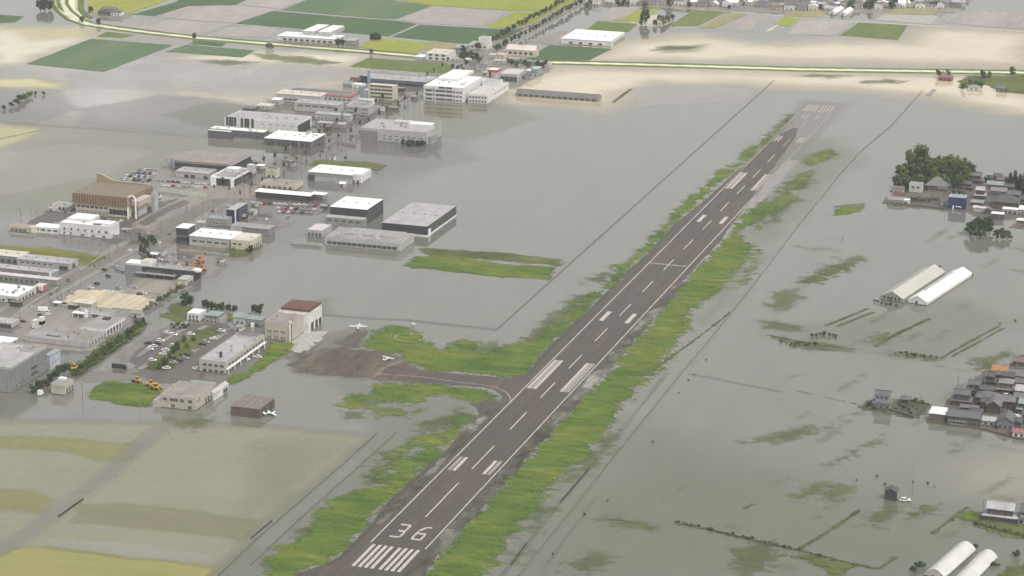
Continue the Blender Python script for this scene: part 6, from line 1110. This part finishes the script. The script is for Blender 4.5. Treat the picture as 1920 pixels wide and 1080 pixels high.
for x, y, c in [(1872, 744, 'white'), (1879, 748, 'white'), (1888, 744, 'white'), (1906, 746, 'silver')]: car(x, y, c, 'parked in the village yard', 'cars in the village yard', R_(-.2, .2), .2, 1.2)
for x, y, c in [(455, 300, 'white'), (470, 301, 'black'), (556, 252, 'silver'), (580, 248, 'white'), (588, 250, 'black'), (715, 205, 'silver'), (748, 198, 'black'), (600, 247, 'silver')]: car(x, y, c, 'drowned along the pole lined street', 'cars along the pole lined street', R_(-.2, .2), -.3)
car(1697, 940, 'white', 'beside the black hut', None, .3, .1, 1.3)
# ================================================================== VANS, MACHINES, AIRCRAFT
def van(x, y, m, label, name, cat, L=6., H=2.6, rz=0., z=0.):
    P = G(x, y); t = thing(name, label, cat, (P[0], P[1], z), rz); b = MB(); b.box(-L/2, -1, .5, L/2-1.6, 1, H, m); link('body', b.data('body'), t)
    c = MB(); c.poly([(L/2-1.6, -1, .5), (L/2, -1, .5), (L/2, -1, 1.3), (L/2-.6, -1, H*.9), (L/2-1.6, -1, H*.9)], m); c.poly([(L/2-1.6, 1, H*.9), (L/2-.6, 1, H*.9), (L/2, 1, 1.3), (L/2, 1, .5), (L/2-1.6, 1, .5)], m); c.poly([(L/2, -1, .5), (L/2, 1, .5), (L/2, 1, 1.3), (L/2, -1, 1.3)], m); c.poly([(L/2-1.6, -1, H*.9), (L/2-.6, -1, H*.9), (L/2-.6, 1, H*.9), (L/2-1.6, 1, H*.9)], m); link('cab', c.data('cab'), t)
    q = MB(); q.poly([(L/2+.01, -.9, 1.32), (L/2+.01, .9, 1.32), (L/2-.58, .9, H*.9-.03), (L/2-.58, -.9, H*.9-.03)], GLASS); link('windscreen', q.data('windscreen'), t)
    w = MB(); w.tube((0, -.14, 0), (0, .14, 0), .45, .45, BLACK, 10); me = w.data('wheel')
    for wx in (-L/2+1.1, L/2-1.1):
        for wy in (-.9, .9): link('wheel', me, t, (wx, wy, .45))
    return t, L, H
van(82, 584, CARW, 'white box truck parked beside the main road near the grey hall', 'truck', 'truck', 7.5, 3., .2)
t, L, H = van(224, 691, CARB, 'dark bus standing in shallow flood on the airport drive', 'bus', 'bus', 9.5, 3., 0.)
q = MB(); q.box(-4.6, -1.03, 1.5, 3.0, 1.03, 2.3, GLASS); link('side_windows', q.data('side_windows'), t)
van(76, 741, CARW, 'small white van between the factory and the pump house', 'van', 'van', 3.6, 3.4, 1.5)
def loader(x, y, label, rz, s=1.):
    P = G(x, y); t = thing('wheel_loader', label, 'wheel loader', (P[0], P[1], .05), rz, 'yellow loaders by the airport drive')
    b = MB(); b.box(-2.8, -1.1, .9, .1, 1.1, 2.2, YEL); b.box(.1, -.8, .8, 1.6, .8, 1.7, YEL); link('body', b.data('body'), t, scale=s)
    b = MB(); b.box(-1., -.8, 2.2, .3, .8, 3.4, GLASS); b.box(-1.1, -.9, 3.4, .4, .9, 3.6, YEL); link('cab', b.data('cab'), t, scale=s)
    for sy in (-.8, .8):
        b = MB(); b.tube((.6, sy, 1.6), (2.6, sy, 1.9), .16, .14, YEL, 6); b.tube((2.6, sy, 1.9), (3.5, sy, .9), .14, .12, YEL, 6); link('lift_arm', b.data('lift_arm'), t, scale=s)
    b = MB(); b.poly([(3.3, -1.4, .2), (4.5, -1.4, .3), (3.5, -1.4, 1.4)], YEL); b.poly([(3.5, 1.4, 1.4), (4.5, 1.4, .3), (3.3, 1.4, .2)], YEL); b.poly([(3.3, -1.4, .2), (3.5, -1.4, 1.4), (3.5, 1.4, 1.4), (3.3, 1.4, .2)], DTRIM); b.poly([(3.3, -1.4, .2), (3.3, 1.4, .2), (4.5, 1.4, .3), (4.5, -1.4, .3)], YEL); link('bucket', b.data('bucket'), t, scale=s)
    w = MB(); w.tube((0, -.28, 0), (0, .28, 0), .8, .8, BLACK, 12); me = w.data('wheel')
    for wx in (-2., 1.3):
        for wy in (-1.15, 1.15): link('wheel', me, t, (wx*s, wy*s, .8*s), 0, s)
loader(140, 694, 'yellow wheel loader half hidden by the airport drive trees', 1.2, 1.1); loader(257, 717, 'yellow wheel loader alone at the green plot, left of a pair', 2.9); loader(284, 724, 'yellow wheel loader, left of the pair beside the beige office', .4, 1.1); loader(293, 731, 'yellow wheel loader, right and nearer of the pair by the office', -.3, 1.1)
def digger(x, y, label, rz, ang, s=1.):
    P = G(x, y); t = thing('excavator', label, 'excavator', (P[0], P[1], .05), rz, 'orange excavators behind the showroom')
    for sy in (-1.1, 1.1):
        b = MB(); b.prism([(-1.9, 0), (-1.5, -.4), (1.5, -.4), (1.9, 0), (1.5, .4), (-1.5, .4)], -.25, .25, BLACK); o = link('track', b.data('track'), t, (0, sy*s, .4*s), 0, s); o.rotation_euler = (math.pi/2, 0, 0)
    b = MB(); b.box(-1.9, -1.2, .95, 1.1, 1.2, 2., ORANGE); link('body', b.data('body'), t, scale=s); b = MB(); b.box(.1, .2, 2., 1.3, 1.15, 3., GLASS); b.box(0, .1, 3., 1.4, 1.2, 3.15, ORANGE); link('cab', b.data('cab'), t, scale=s)
    e = (1.+3.6*math.cos(ang), -.2, 1.8+4.4*math.sin(ang)); b = MB(); b.tube((1., -.2, 1.8), e, .32, .25, ORANGE, 6); link('boom', b.data('boom'), t, scale=s)
    f = (e[0]+2.2, -.2, e[2]-1.8); b = MB(); b.tube(e, f, .24, .18, ORANGE, 6); link('stick', b.data('stick'), t, scale=s); b = MB(); b.prism([(0, 0), (.9, .1), (.5, -.9), (-.3, -.6)], -.5, .5, DTRIM); o = link('bucket', b.data('bucket'), t, tuple(v*s for v in f), 0, s); o.rotation_euler = (math.pi/2, 0, 0)
digger(364, 502, 'orange excavator left of the three behind the charcoal showroom', .3, .9, 1.2); digger(375, 492, 'orange excavator with highest raised boom, in the middle of three', 1.3, 1.35, 1.3); digger(381, 507, 'orange excavator right and nearest of the three by the showroom', 2.5, .8, 1.2)
def plane(x, y, label, rz, s=1., low=False):
    P = G(x, y); t = thing('light_aircraft', label, 'aircraft', (P[0], P[1], .15), rz); m = CARW
    b = MB(); sec = [(3.1, .15, 1.25), (2.7, .45, 1.25), (1.2, .6, 1.35), (-.6, .58, 1.45), (-2.4, .3, 1.45), (-4.6, .12, 1.5)]
    for (x0, r0, z0), (x1, r1, z1) in zip(sec[:-1], sec[1:]): b.tube((x0, 0, z0), (x1, 0, z1), r0, r1, m, 10)
    link('fuselage', b.data('fuselage'), t, scale=s); zw = 2.05 if not low else 1.0
    b = MB(); b.prism([(1.2, 0), (1.0, 5.4), (-.1, 5.4), (-.5, 0), (-.1, -5.4), (1.0, -5.4)], zw, zw+.18, m); link('wing', b.data('wing'), t, scale=s)
    b = MB(); b.prism([(-3.8, 0), (-4.1, 1.7), (-4.8, 1.7), (-4.9, 0), (-4.8, -1.7), (-4.1, -1.7)], 1.5, 1.6, m); link('tailplane', b.data('tailplane'), t, scale=s)
    b = MB(); b.poly([(-3.6, .06, 1.6), (-5., .06, 1.6), (-5.1, .06, 3.), (-4.5, .06, 3.)], m); b.poly([(-4.5, -.06, 3.), (-5.1, -.06, 3.), (-5., -.06, 1.6), (-3.6, -.06, 1.6)], m); b.poly([(-3.6, .06, 1.6), (-4.5, .06, 3.), (-4.5, -.06, 3.), (-3.6, -.06, 1.6)], m); b.poly([(-5., -.06, 1.6), (-5.1, -.06, 3.), (-5.1, .06, 3.), (-5., .06, 1.6)], m); b.poly([(-4.5, .06, 3.), (-5.1, .06, 3.), (-5.1, -.06, 3.), (-4.5, -.06, 3.)], m); link('fin', b.data('fin'), t, scale=s)
    b = MB(); b.box(.9, -.5, 1.72, 1.45, .5, 2.04, GLASS); b.box(-.3, -.59, 1.6, .9, .59, 2.04, GLASS); link('cockpit_glass', b.data('cockpit_glass'), t, scale=s)
    w = MB(); w.tube((0, -.08, 0), (0, .08, 0), .25, .25, BLACK, 8); w.tube((0, 0, .1), (0, 0, 1.), .05, .05, m, 5); me = w.data('wheel')
    for p in ((2.2, 0), (.1, 1.1), (.1, -1.1)): link('wheel', me, t, (p[0]*s, p[1]*s, .25*s), 0, s)
    b = MB(); b.box(3.1, -.06, .4, 3.16, .06, 2.1, DTRIM); link('propeller', b.data('propeller'), t, scale=s)
plane(672, 618, 'white high wing light aircraft parked facing the field, beyond the apron', -math.pi*.42, 1.1); plane(727, 676, 'white light aircraft on the muddy apron, seen tail on', math.pi*.40, .85); plane(508, 778, 'white light aircraft half afloat beside the plain brown hangar', .9, 1., True)

# ================================================================== POLES, MASTS, FENCES
def pole_parts():
    a = MB(); a.tube((0, 0, -1.5), (0, 0, 11), .26, .18, POLE, 6); c = MB(); c.box(-.9, -.06, 0, .9, .06, .12, POLE)
    d = MB(); d.tube((.3, 0, 0), (.3, 0, .8), .22, .22, GTRIM, 8); return a.data('pole'), c.data('crossarm'), d.data('transformer')
PP = pole_parts(); LP_ = MB(); LP_.tube((0, 0, -1.5), (0, 0, 7.5), .14, .08, TRIM, 6); LP_ = LP_.data('pole'); q = MB(); q.tube((0, 0, 0), (1.4, 0, .25), .06, .05, TRIM, 5); q.box(1.1, -.13, .18, 1.8, .13, .3, TRIM); LH_ = q.data('lamp_head')
def poles(lst, where, group, H=1.):
    for i, (x, y) in enumerate(sorted(lst)):
        P = G(x, y); t = thing('utility_pole', f'utility pole {where}, {ordn(i)} from the left', 'pole', (P[0], P[1], 0), R_(-.3, .3), group)
        link('pole', PP[0], t, scale=(1, 1, H)); link('crossarm', PP[1], t, (0, 0, 10.2*H)); link('crossarm', PP[1], t, (0, 0, 9.4*H))
        if random.random() < .5: link('transformer', PP[2], t, (0, 0, 8*H))
random.seed(51)
poles([(34, 560), (38, 606), (115, 558), (137, 543), (152, 542), (187, 498), (169, 497), (205, 485), (242, 455), (255, 445), (222, 470), (92, 566)], 'along the near main road', 'utility poles of the main road')
poles([(39, 415), (60, 415), (70, 418)], 'in the flood left of the amusement hall', 'utility poles left of the amusement hall')
poles([(312, 455), (326, 458), (303, 440), (335, 425), (348, 418), (362, 420), (372, 432), (380, 404), (392, 412), (402, 400), (415, 412), (428, 400), (446, 404), (458, 372), (468, 362), (455, 350), (350, 400), (365, 410), (440, 385), (410, 395)], 'in the flooded street before the navy block', 'utility poles of the flooded street')
poles([(520, 312), (535, 318), (548, 326), (565, 312), (575, 300), (590, 302), (600, 292), (612, 290), (624, 280), (632, 272), (585, 288), (560, 296), (640, 262), (655, 262), (668, 250), (648, 282), (530, 335), (510, 342)], 'in the street by the white roofed warehouse', 'utility poles of the flooded street')
poles([(690, 226), (700, 222), (712, 214), (722, 220), (735, 212), (750, 208), (765, 198), (775, 205), (787, 198), (742, 222), (758, 214), (705, 236), (780, 188), (805, 180)], 'in the far street before the white apartment block', 'utility poles of the far street')
poles([(155, 750), (262, 765), (232, 640), (345, 610), (362, 590), (300, 598), (320, 600)], 'around the airport forecourt', 'utility poles by the airport')
poles([(820, 150), (838, 138), (852, 132), (880, 120), (894, 108), (906, 118), (918, 98), (865, 146), (872, 128)], 'at the road junction by the long navy store', 'utility poles at the junction')
poles([(1772, 395), (1807, 374), (1795, 736), (1846, 726), (1906, 700), (1842, 972), (1724, 775), (1880, 700)], 'among the right hand houses', 'utility poles of the right hand villages')
for i in range(28):
    t = thing('street_lamp', f'pale street lamp on the far avenue, {ordn(i)} from the near end', 'street lamp', (-369.+(-24.5 if i % 2 else 0), 1346+i*12.5, 0), math.pi if i % 2 == 0 else 0, 'street lamps of the far avenue'); link('pole', LP_, t); link('lamp_head', LH_, t, (0, 0, 7.4))
def mast(x, y, H, label, r=.12, name='mast', cat='mast'):
    P = G(x, y); t = thing(name, label, cat, (P[0], P[1], 0)); b = MB(); b.tube((0, 0, -1), (0, 0, H), r, r*.5, POLE, 6); link('pole', b.data('pole'), t)
    b = MB(); b.tube((0, 0, 0), (0, 0, .6), r*1.6, r*1.4, GTRIM, 6); link('tip', b.data('tip'), t, (0, 0, H)); return t
mast(1709, 948, 24, 'very tall thin mast beside the black hut', .14); mast(1904, 700, 18, 'thin mast rising behind the tall brown village house', .12)
mast(933, 662, 13, 'grey lighting mast on the grass beside the airfield ditch', .25); mast(1842, 974, 15, 'thin aerial at the left of the mossy bank farmhouse', .1)
t = mast(772, 626, 7.5, 'white windsock mast beside the grass helipad ring', .15, 'windsock', 'windsock'); b = MB(); b.tube((0, 0, 0), (2.6, .5, -.5), .45, .22, TRIM, 8, False); link('sock', b.data('sock'), t, (0, 0, 7.2)); b = MB(); b.box(-1, -1, -.4, 1, 1, .25, CONC); link('base', b.data('base'), t)
b = MB(); n = 40
for i in range(n):
    a0, a1 = 2*math.pi*i/n, 2*math.pi*(i+1)/n; P = [(r*math.cos(a), r*math.sin(a), .55) for a, r in ((a0, 9.), (a1, 9.), (a1, 9.8), (a0, 9.8))]; b.poly([P[0], P[3], P[2], P[1]], paint('chalk_ring', (.24, .28, .16)))
o = tag(link('helipad_ring', b.data('helipad_ring'), None, tuple(G(768, 634)[:2])+(.0,)), kind='structure')
def fence(label, pts, h=1.0, step=12., m=None, th=.12, name='fence', world=False, group=None, part='mesh_panel'):
    P = np.array(pts) if world else GV(pts); t = thing(name, label, name.replace('_', ' '), (P[0][0], P[0][1], 0), 0, group); m = m or paint('fence_grey', (.16, .16, .15))
    q = MB(); q.tube((0, 0, -.6), (0, 0, h+.25), .1, .1, m, 5); pm = q.data('post')
    for a, c in zip(P[:-1], P[1:]):
        d = c-a; L = float(np.linalg.norm(d)); an = math.atan2(d[1], d[0]); b = MB(); b.box(0, -th/2, -.4, L, th/2, h, m); link(part, b.data(part), t, (a[0]-P[0][0], a[1]-P[0][1], 0), an)
        if step:
            for i in range(int(L/step)+1): link('post', pm, t, (a[0]-P[0][0]+d[0]/L*i*step, a[1]-P[0][1]+d[1]/L*i*step, 0))
    return t
fence('airfield fence running straight along the left of the runway', [(-67.5, 406), (-67.5, 1297)], .8, 14, world=True)
fence('airfield fence along the right of the runway, bent at its far end', [(1730, 170), (1690, 215), (1670, 237), (1640, 262), (1612, 286)], .8, 14); fence('long airfield fence along the right of the runway, from far bend to photo bottom', [(1612, 286), (1575, 327), (1492, 430), (1410, 538), (1346, 618), (1273, 706), (1189, 810), (1110, 908), (1069, 960), (972, 1079), (955, 1100)], .6, 14)
fence('outer airfield fence at the bottom left beside the tan flood', [(706, 814), (640, 873), (480, 1012), (400, 1088)], .8, 14); fence('inner airfield fence at the bottom left nearer the grass', [(742, 812), (690, 860), (560, 975), (470, 1060)], .7, 14)
fence('guard rail of a drowned lane in the lower left', [(109, 970), (156, 937)], 1., 6, paint('rail_dark', (.05, .05, .045)), .3, 'guard_rail', part='rail'); fence('low fence beside the bottom right of the grass verge', [(1104, 880), (1050, 943)], .9, 8, paint('rail_dark', (.05, .05, .045)), .3); fence('low fence stub near the bottom of the right verge', [(987, 1020), (958, 1060)], .9, 8, paint('rail_dark', (.05, .05, .045)), .3)
fence('short dark rail at the corner of the tan flood', [(510, 977), (470, 1010)], .7, 8, paint('rail_dark', (.05, .05, .045)), .25, 'guard_rail', part='rail')
MOSS = paint('mossy_wall', (.10, .10, .065), .9, .3, .4)
for lab, pts in [('dark garden wall along the front of the lone house', [(1619, 766), (1668, 770), (1712, 784)]), ('dark garden wall at the left of the lone house', [(1619, 765), (1636, 752)]), ('dark garden wall at the rear right of the lone house garden', [(1704, 752), (1742, 760)]), ('dark garden wall closing the right of the lone house garden', [(1738, 761), (1718, 779)]), ('mossy retaining wall below the right edge farmhouses', [(1826, 983), (1880, 998), (1930, 1010)]), ('dark quay wall along the village waterfront', [(1738, 792), (1790, 799), (1850, 807), (1900, 822), (1930, 828)]), ('dark base wall along the shore of the wooded island', [(1663, 384), (1720, 387), (1779, 394)])]:
    fence(lab, pts, 1.3 if 'quay' not in lab else .9, 0, MOSS, .5, 'garden_wall', part='wall')
fence('white lattice fence behind the amusement hall forecourt', [(292, 358), (388, 370)], 3.2, 4, paint('lattice_white', (.5, .5, .46)), .1, 'lattice_fence', part='lattice_panel')
fence('grey slatted yard fence right of the white two storey building', [(212, 447), (256, 452)], 3., 3, GREYW, .2, 'yard_fence', part='panel'); fence('grey yard fence side running back from the water', [(256, 452), (275, 436)], 3., 3, GREYW, .2, 'yard_fence', part='panel')
fence('pale parapet of the road bridge by the pale canopy shop', [(0, 612), (60, 568), (108, 540)], 1., 8, LGREY, .25, 'parapet', part='parapet_rail'); fence('metal guard rail on the far side of the main road', [(150, 508), (200, 474)], 1., 6, LGREY, .2, 'guard_rail', part='rail')

# ================================================================== STREET CLUTTER
random.seed(61)
def board(x, y, m, lab, H=5., w=2.2, group='roadside sign boards'):
    P = G(x, y); t = thing('sign_board', lab, 'sign', (P[0], P[1], 0), R_(-.3, .3), group); b = MB(); b.tube((0, 0, -1), (0, 0, H), .13, .13, GTRIM, 6); link('post', b.data('post'), t)
    b = MB(); b.box(-w/2, -.15, 0, w/2, .15, H*.42, m); link('panel', b.data('panel'), t, (0, -.2, H*.58)); b = MB(); b.box(-w*.38, -.02, 0, w*.38, .02, .5, GTRIM); link('panel_stripe', b.data('panel_stripe'), t, (0, -.38, H*.76))
MC = [('pale', LGREY), ('brown', BROWNW), ('navy', NAVY), ('cream', CREAM), ('teal', TEAL), ('dark', DARKW), ('grey', GREYW)]; bc = {}
for x, y in sorted([(222, 472), (240, 460), (262, 446), (285, 436), (306, 428), (296, 424), (330, 400), (352, 392), (405, 376), (430, 362), (462, 342), (478, 338), (494, 300), (515, 300), (545, 284), (560, 278), (588, 270), (610, 262), (636, 252), (660, 240), (676, 228), (690, 214), (712, 200), (730, 196), (790, 176), (820, 146), (840, 136), (196, 494), (178, 506), (96, 560), (108, 552), (60, 582), (128, 536), (880, 124), (905, 112), (926, 96)]):
    nm, m = random.choice(MC); k = bc.get(nm, 0); bc[nm] = k+1; board(x, y, m, f'{nm} sign board on a post by the flooded main road, {ordn(k)} such from left', R_(3.5, 6), R_(1.2, 2.2))
WLK = [([(330, 438), (336, 424)],), ([(372, 428), (420, 432)],), ([(455, 400), (510, 406)],), ([(480, 404), (470, 412)],), ([(600, 398), (612, 386)],), ([(528, 300), (570, 306)],), ([(640, 270), (668, 276)],), ([(612, 275), (640, 262)],), ([(50, 652), (130, 662)],), ([(150, 578), (214, 590)],), ([(214, 590), (172, 648)],), ([(215, 506), (232, 512)],), ([(240, 548), (330, 556)],), ([(296, 560), (345, 534)],), ([(114, 574), (172, 582)],), ([(336, 470), (430, 480)],), ([(262, 440), (300, 446)],), ([(100, 396), (140, 402)],), ([(20, 440), (64, 444)],), ([(300, 372), (300, 392)],), ([(470, 352), (472, 372)],), ([(700, 180), (748, 190)],), ([(748, 190), (768, 178)],), ([(560, 232), (600, 240)],), ([(830, 142), (860, 148)],), ([(895, 150), (930, 156)],), ([(1840, 800), (1838, 782)],), ([(1872, 782), (1900, 786)],), ([(1835, 746), (1866, 752)],), ([(1865, 722), (1895, 730)],), ([(1820, 376), (1858, 382)],), ([(1850, 366), (1850, 356)],), ([(985, 128), (1030, 134)],)]
for k, (pts,) in enumerate(sorted(WLK, key=lambda q: q[0][0][0])):
    fence(f'low concrete block wall between flooded lots, {ordn(k)} such from left', pts, R_(1.2, 2.), 0, random.choice((CONC, LGREY, GREYW)), .25, 'block_wall', part='wall', group='low walls between lots')
SHD = [(150, 420), (164, 424), (228, 436), (268, 500), (326, 500), (344, 498), (404, 492), (446, 412), (470, 404), (410, 440), (500, 372), (540, 366), (470, 388), (600, 392), (636, 350), (620, 300), (480, 318), (470, 310), (536, 312), (610, 246), (624, 240), (636, 232), (660, 222), (704, 208), (730, 206), (770, 186), (745, 172), (826, 148), (846, 142), (905, 142), (920, 132), (990, 134), (100, 574), (128, 580), (18, 575), (246, 596), (440, 620), (200, 440), (90, 396), (120, 400), (262, 366), (286, 372)]
for k, (x, y) in enumerate(sorted(SHD)):
    w, h = R_(3, 8), R_(2.2, 4.2); rf = random.choice([R_WHITE, R_LAV, R_TAUPE, R_MID, R_GREEN, R_PURP, R_BROWN, R_BLUE]); b = B('shed', f'small outbuilding among the flooded lots, {ordn(k)} such from left', 'shed', (x, y), 0, h=h, w=w, d=R_(3, 6), wall=random.choice([LGREY, GREYW, WHITE, BEIGE, WOOD, BROWNW]), roof=rf, kind=random.choice(['metal', 'gable']), rh=1., group='small outbuildings', seam=False)
    b.win('S', 1, .15, .6, 0, min(1.8, w*.4), h*.7, DTRIM, 'door')
for x, y in [(648, 296), (620, 316), (700, 240), (660, 256), (604, 284), (546, 304), (514, 322), (430, 388), (398, 396), (378, 416), (340, 430), (318, 440), (300, 456), (244, 470), (214, 500), (136, 552), (76, 592), (44, 604), (120, 570), (90, 590), (500, 412), (540, 408), (392, 448), (326, 476), (346, 484), (340, 512), (222, 540), (206, 548)]:
    car(x, y, random.choice(WC), 'stranded among the town streets', 'cars stranded in the streets', R_(-.4, .4)+random.choice((0, 1.5)), -.1)
# denser rooftops in the villages at right
for lab, A, bx, d, h, rg, rf, wl, two, kd in [
    ('dark tiled house squeezed above the hip roofed one', (1836, 745), 1862, 7, 5.4, 'x', R_DARK, WOOD, False, 'gable'), ('grey brown lean house below the orange roof', (1862, 716), 1886, 6, 5., 'x', R_MID, BROWNW, False, 'gable'), ('dark house between the reddish hut and the grey gable', (1898, 806), 1914, 7, 4.6, 'y', R_DARK, WOOD, False, 'gable'), ('dark roofed house right of the long carport', (1914, 794), 1936, 9, 5.6, 'x', R_DARK, GREYW, True, 'gable'), ('violet roofed house behind the dark green grey one', (1900, 760), 1924, 7, 5.6, 'x', R_PURP, WOOD, False, 'gable'), ('mid grey house right of the taupe roofed one', (1900, 734), 1926, 8, 6., 'x', R_MID, GREYW, True, 'gable'), ('dark ridge house behind the taupe roofed one', (1880, 722), 1900, 7, 6., 'x', R_DARK, WOOD, False, 'gable'), ('small dark store behind the long low house', (1818, 782), 1842, 5, 3.8, 'x', R_DARK, WOOD, False, 'gable')]:
    house(lab, A, bx, d, h, rg, rf, wl, two, VG, kd)
for lab, A, bx, d, h, rg, rf, wl, two, kd in [
    ('dark house at the grove foot left of the violet house', (1800, 356), 1822, 8, 5.6, 'x', R_DARK, WOOD, True, 'gable'), ('slate house right of the low green grey one', (1880, 362), 1902, 8, 5.6, 'x', R_DARK, GREYW, True, 'gable'), ('grey gable house behind the great slate house', (1888, 376), 1912, 9, 5.4, 'x', R_MID, WOOD, False, 'gable'), ('dark house at the right edge behind the white fronted one', (1908, 386), 1932, 9, 5.8, 'x', R_DARK, WOOD, True, 'gable'), ('violet shed left of the open bay shed', (1846, 402), 1859, 6, 3.6, 'y', R_PURP, WOOD, False, 'gable'), ('dark shed under the second row of the grove', (1790, 348), 1806, 6, 4., 'x', R_DARK, WOOD, False, 'gable'), ('grey tiled house between the conifers and cottages', (1862, 341), 1878, 7, 5.4, 'x', R_DARK, GREYW, False, 'hip'), ('tiny reddish store left of the taupe shore row', (1683, 372), 1698, 5, 3.2, 'x', R_BROWN, PINK, False, 'gable')]:
    house(lab, A, bx, d, h, rg, rf, wl, two, UG, kd)
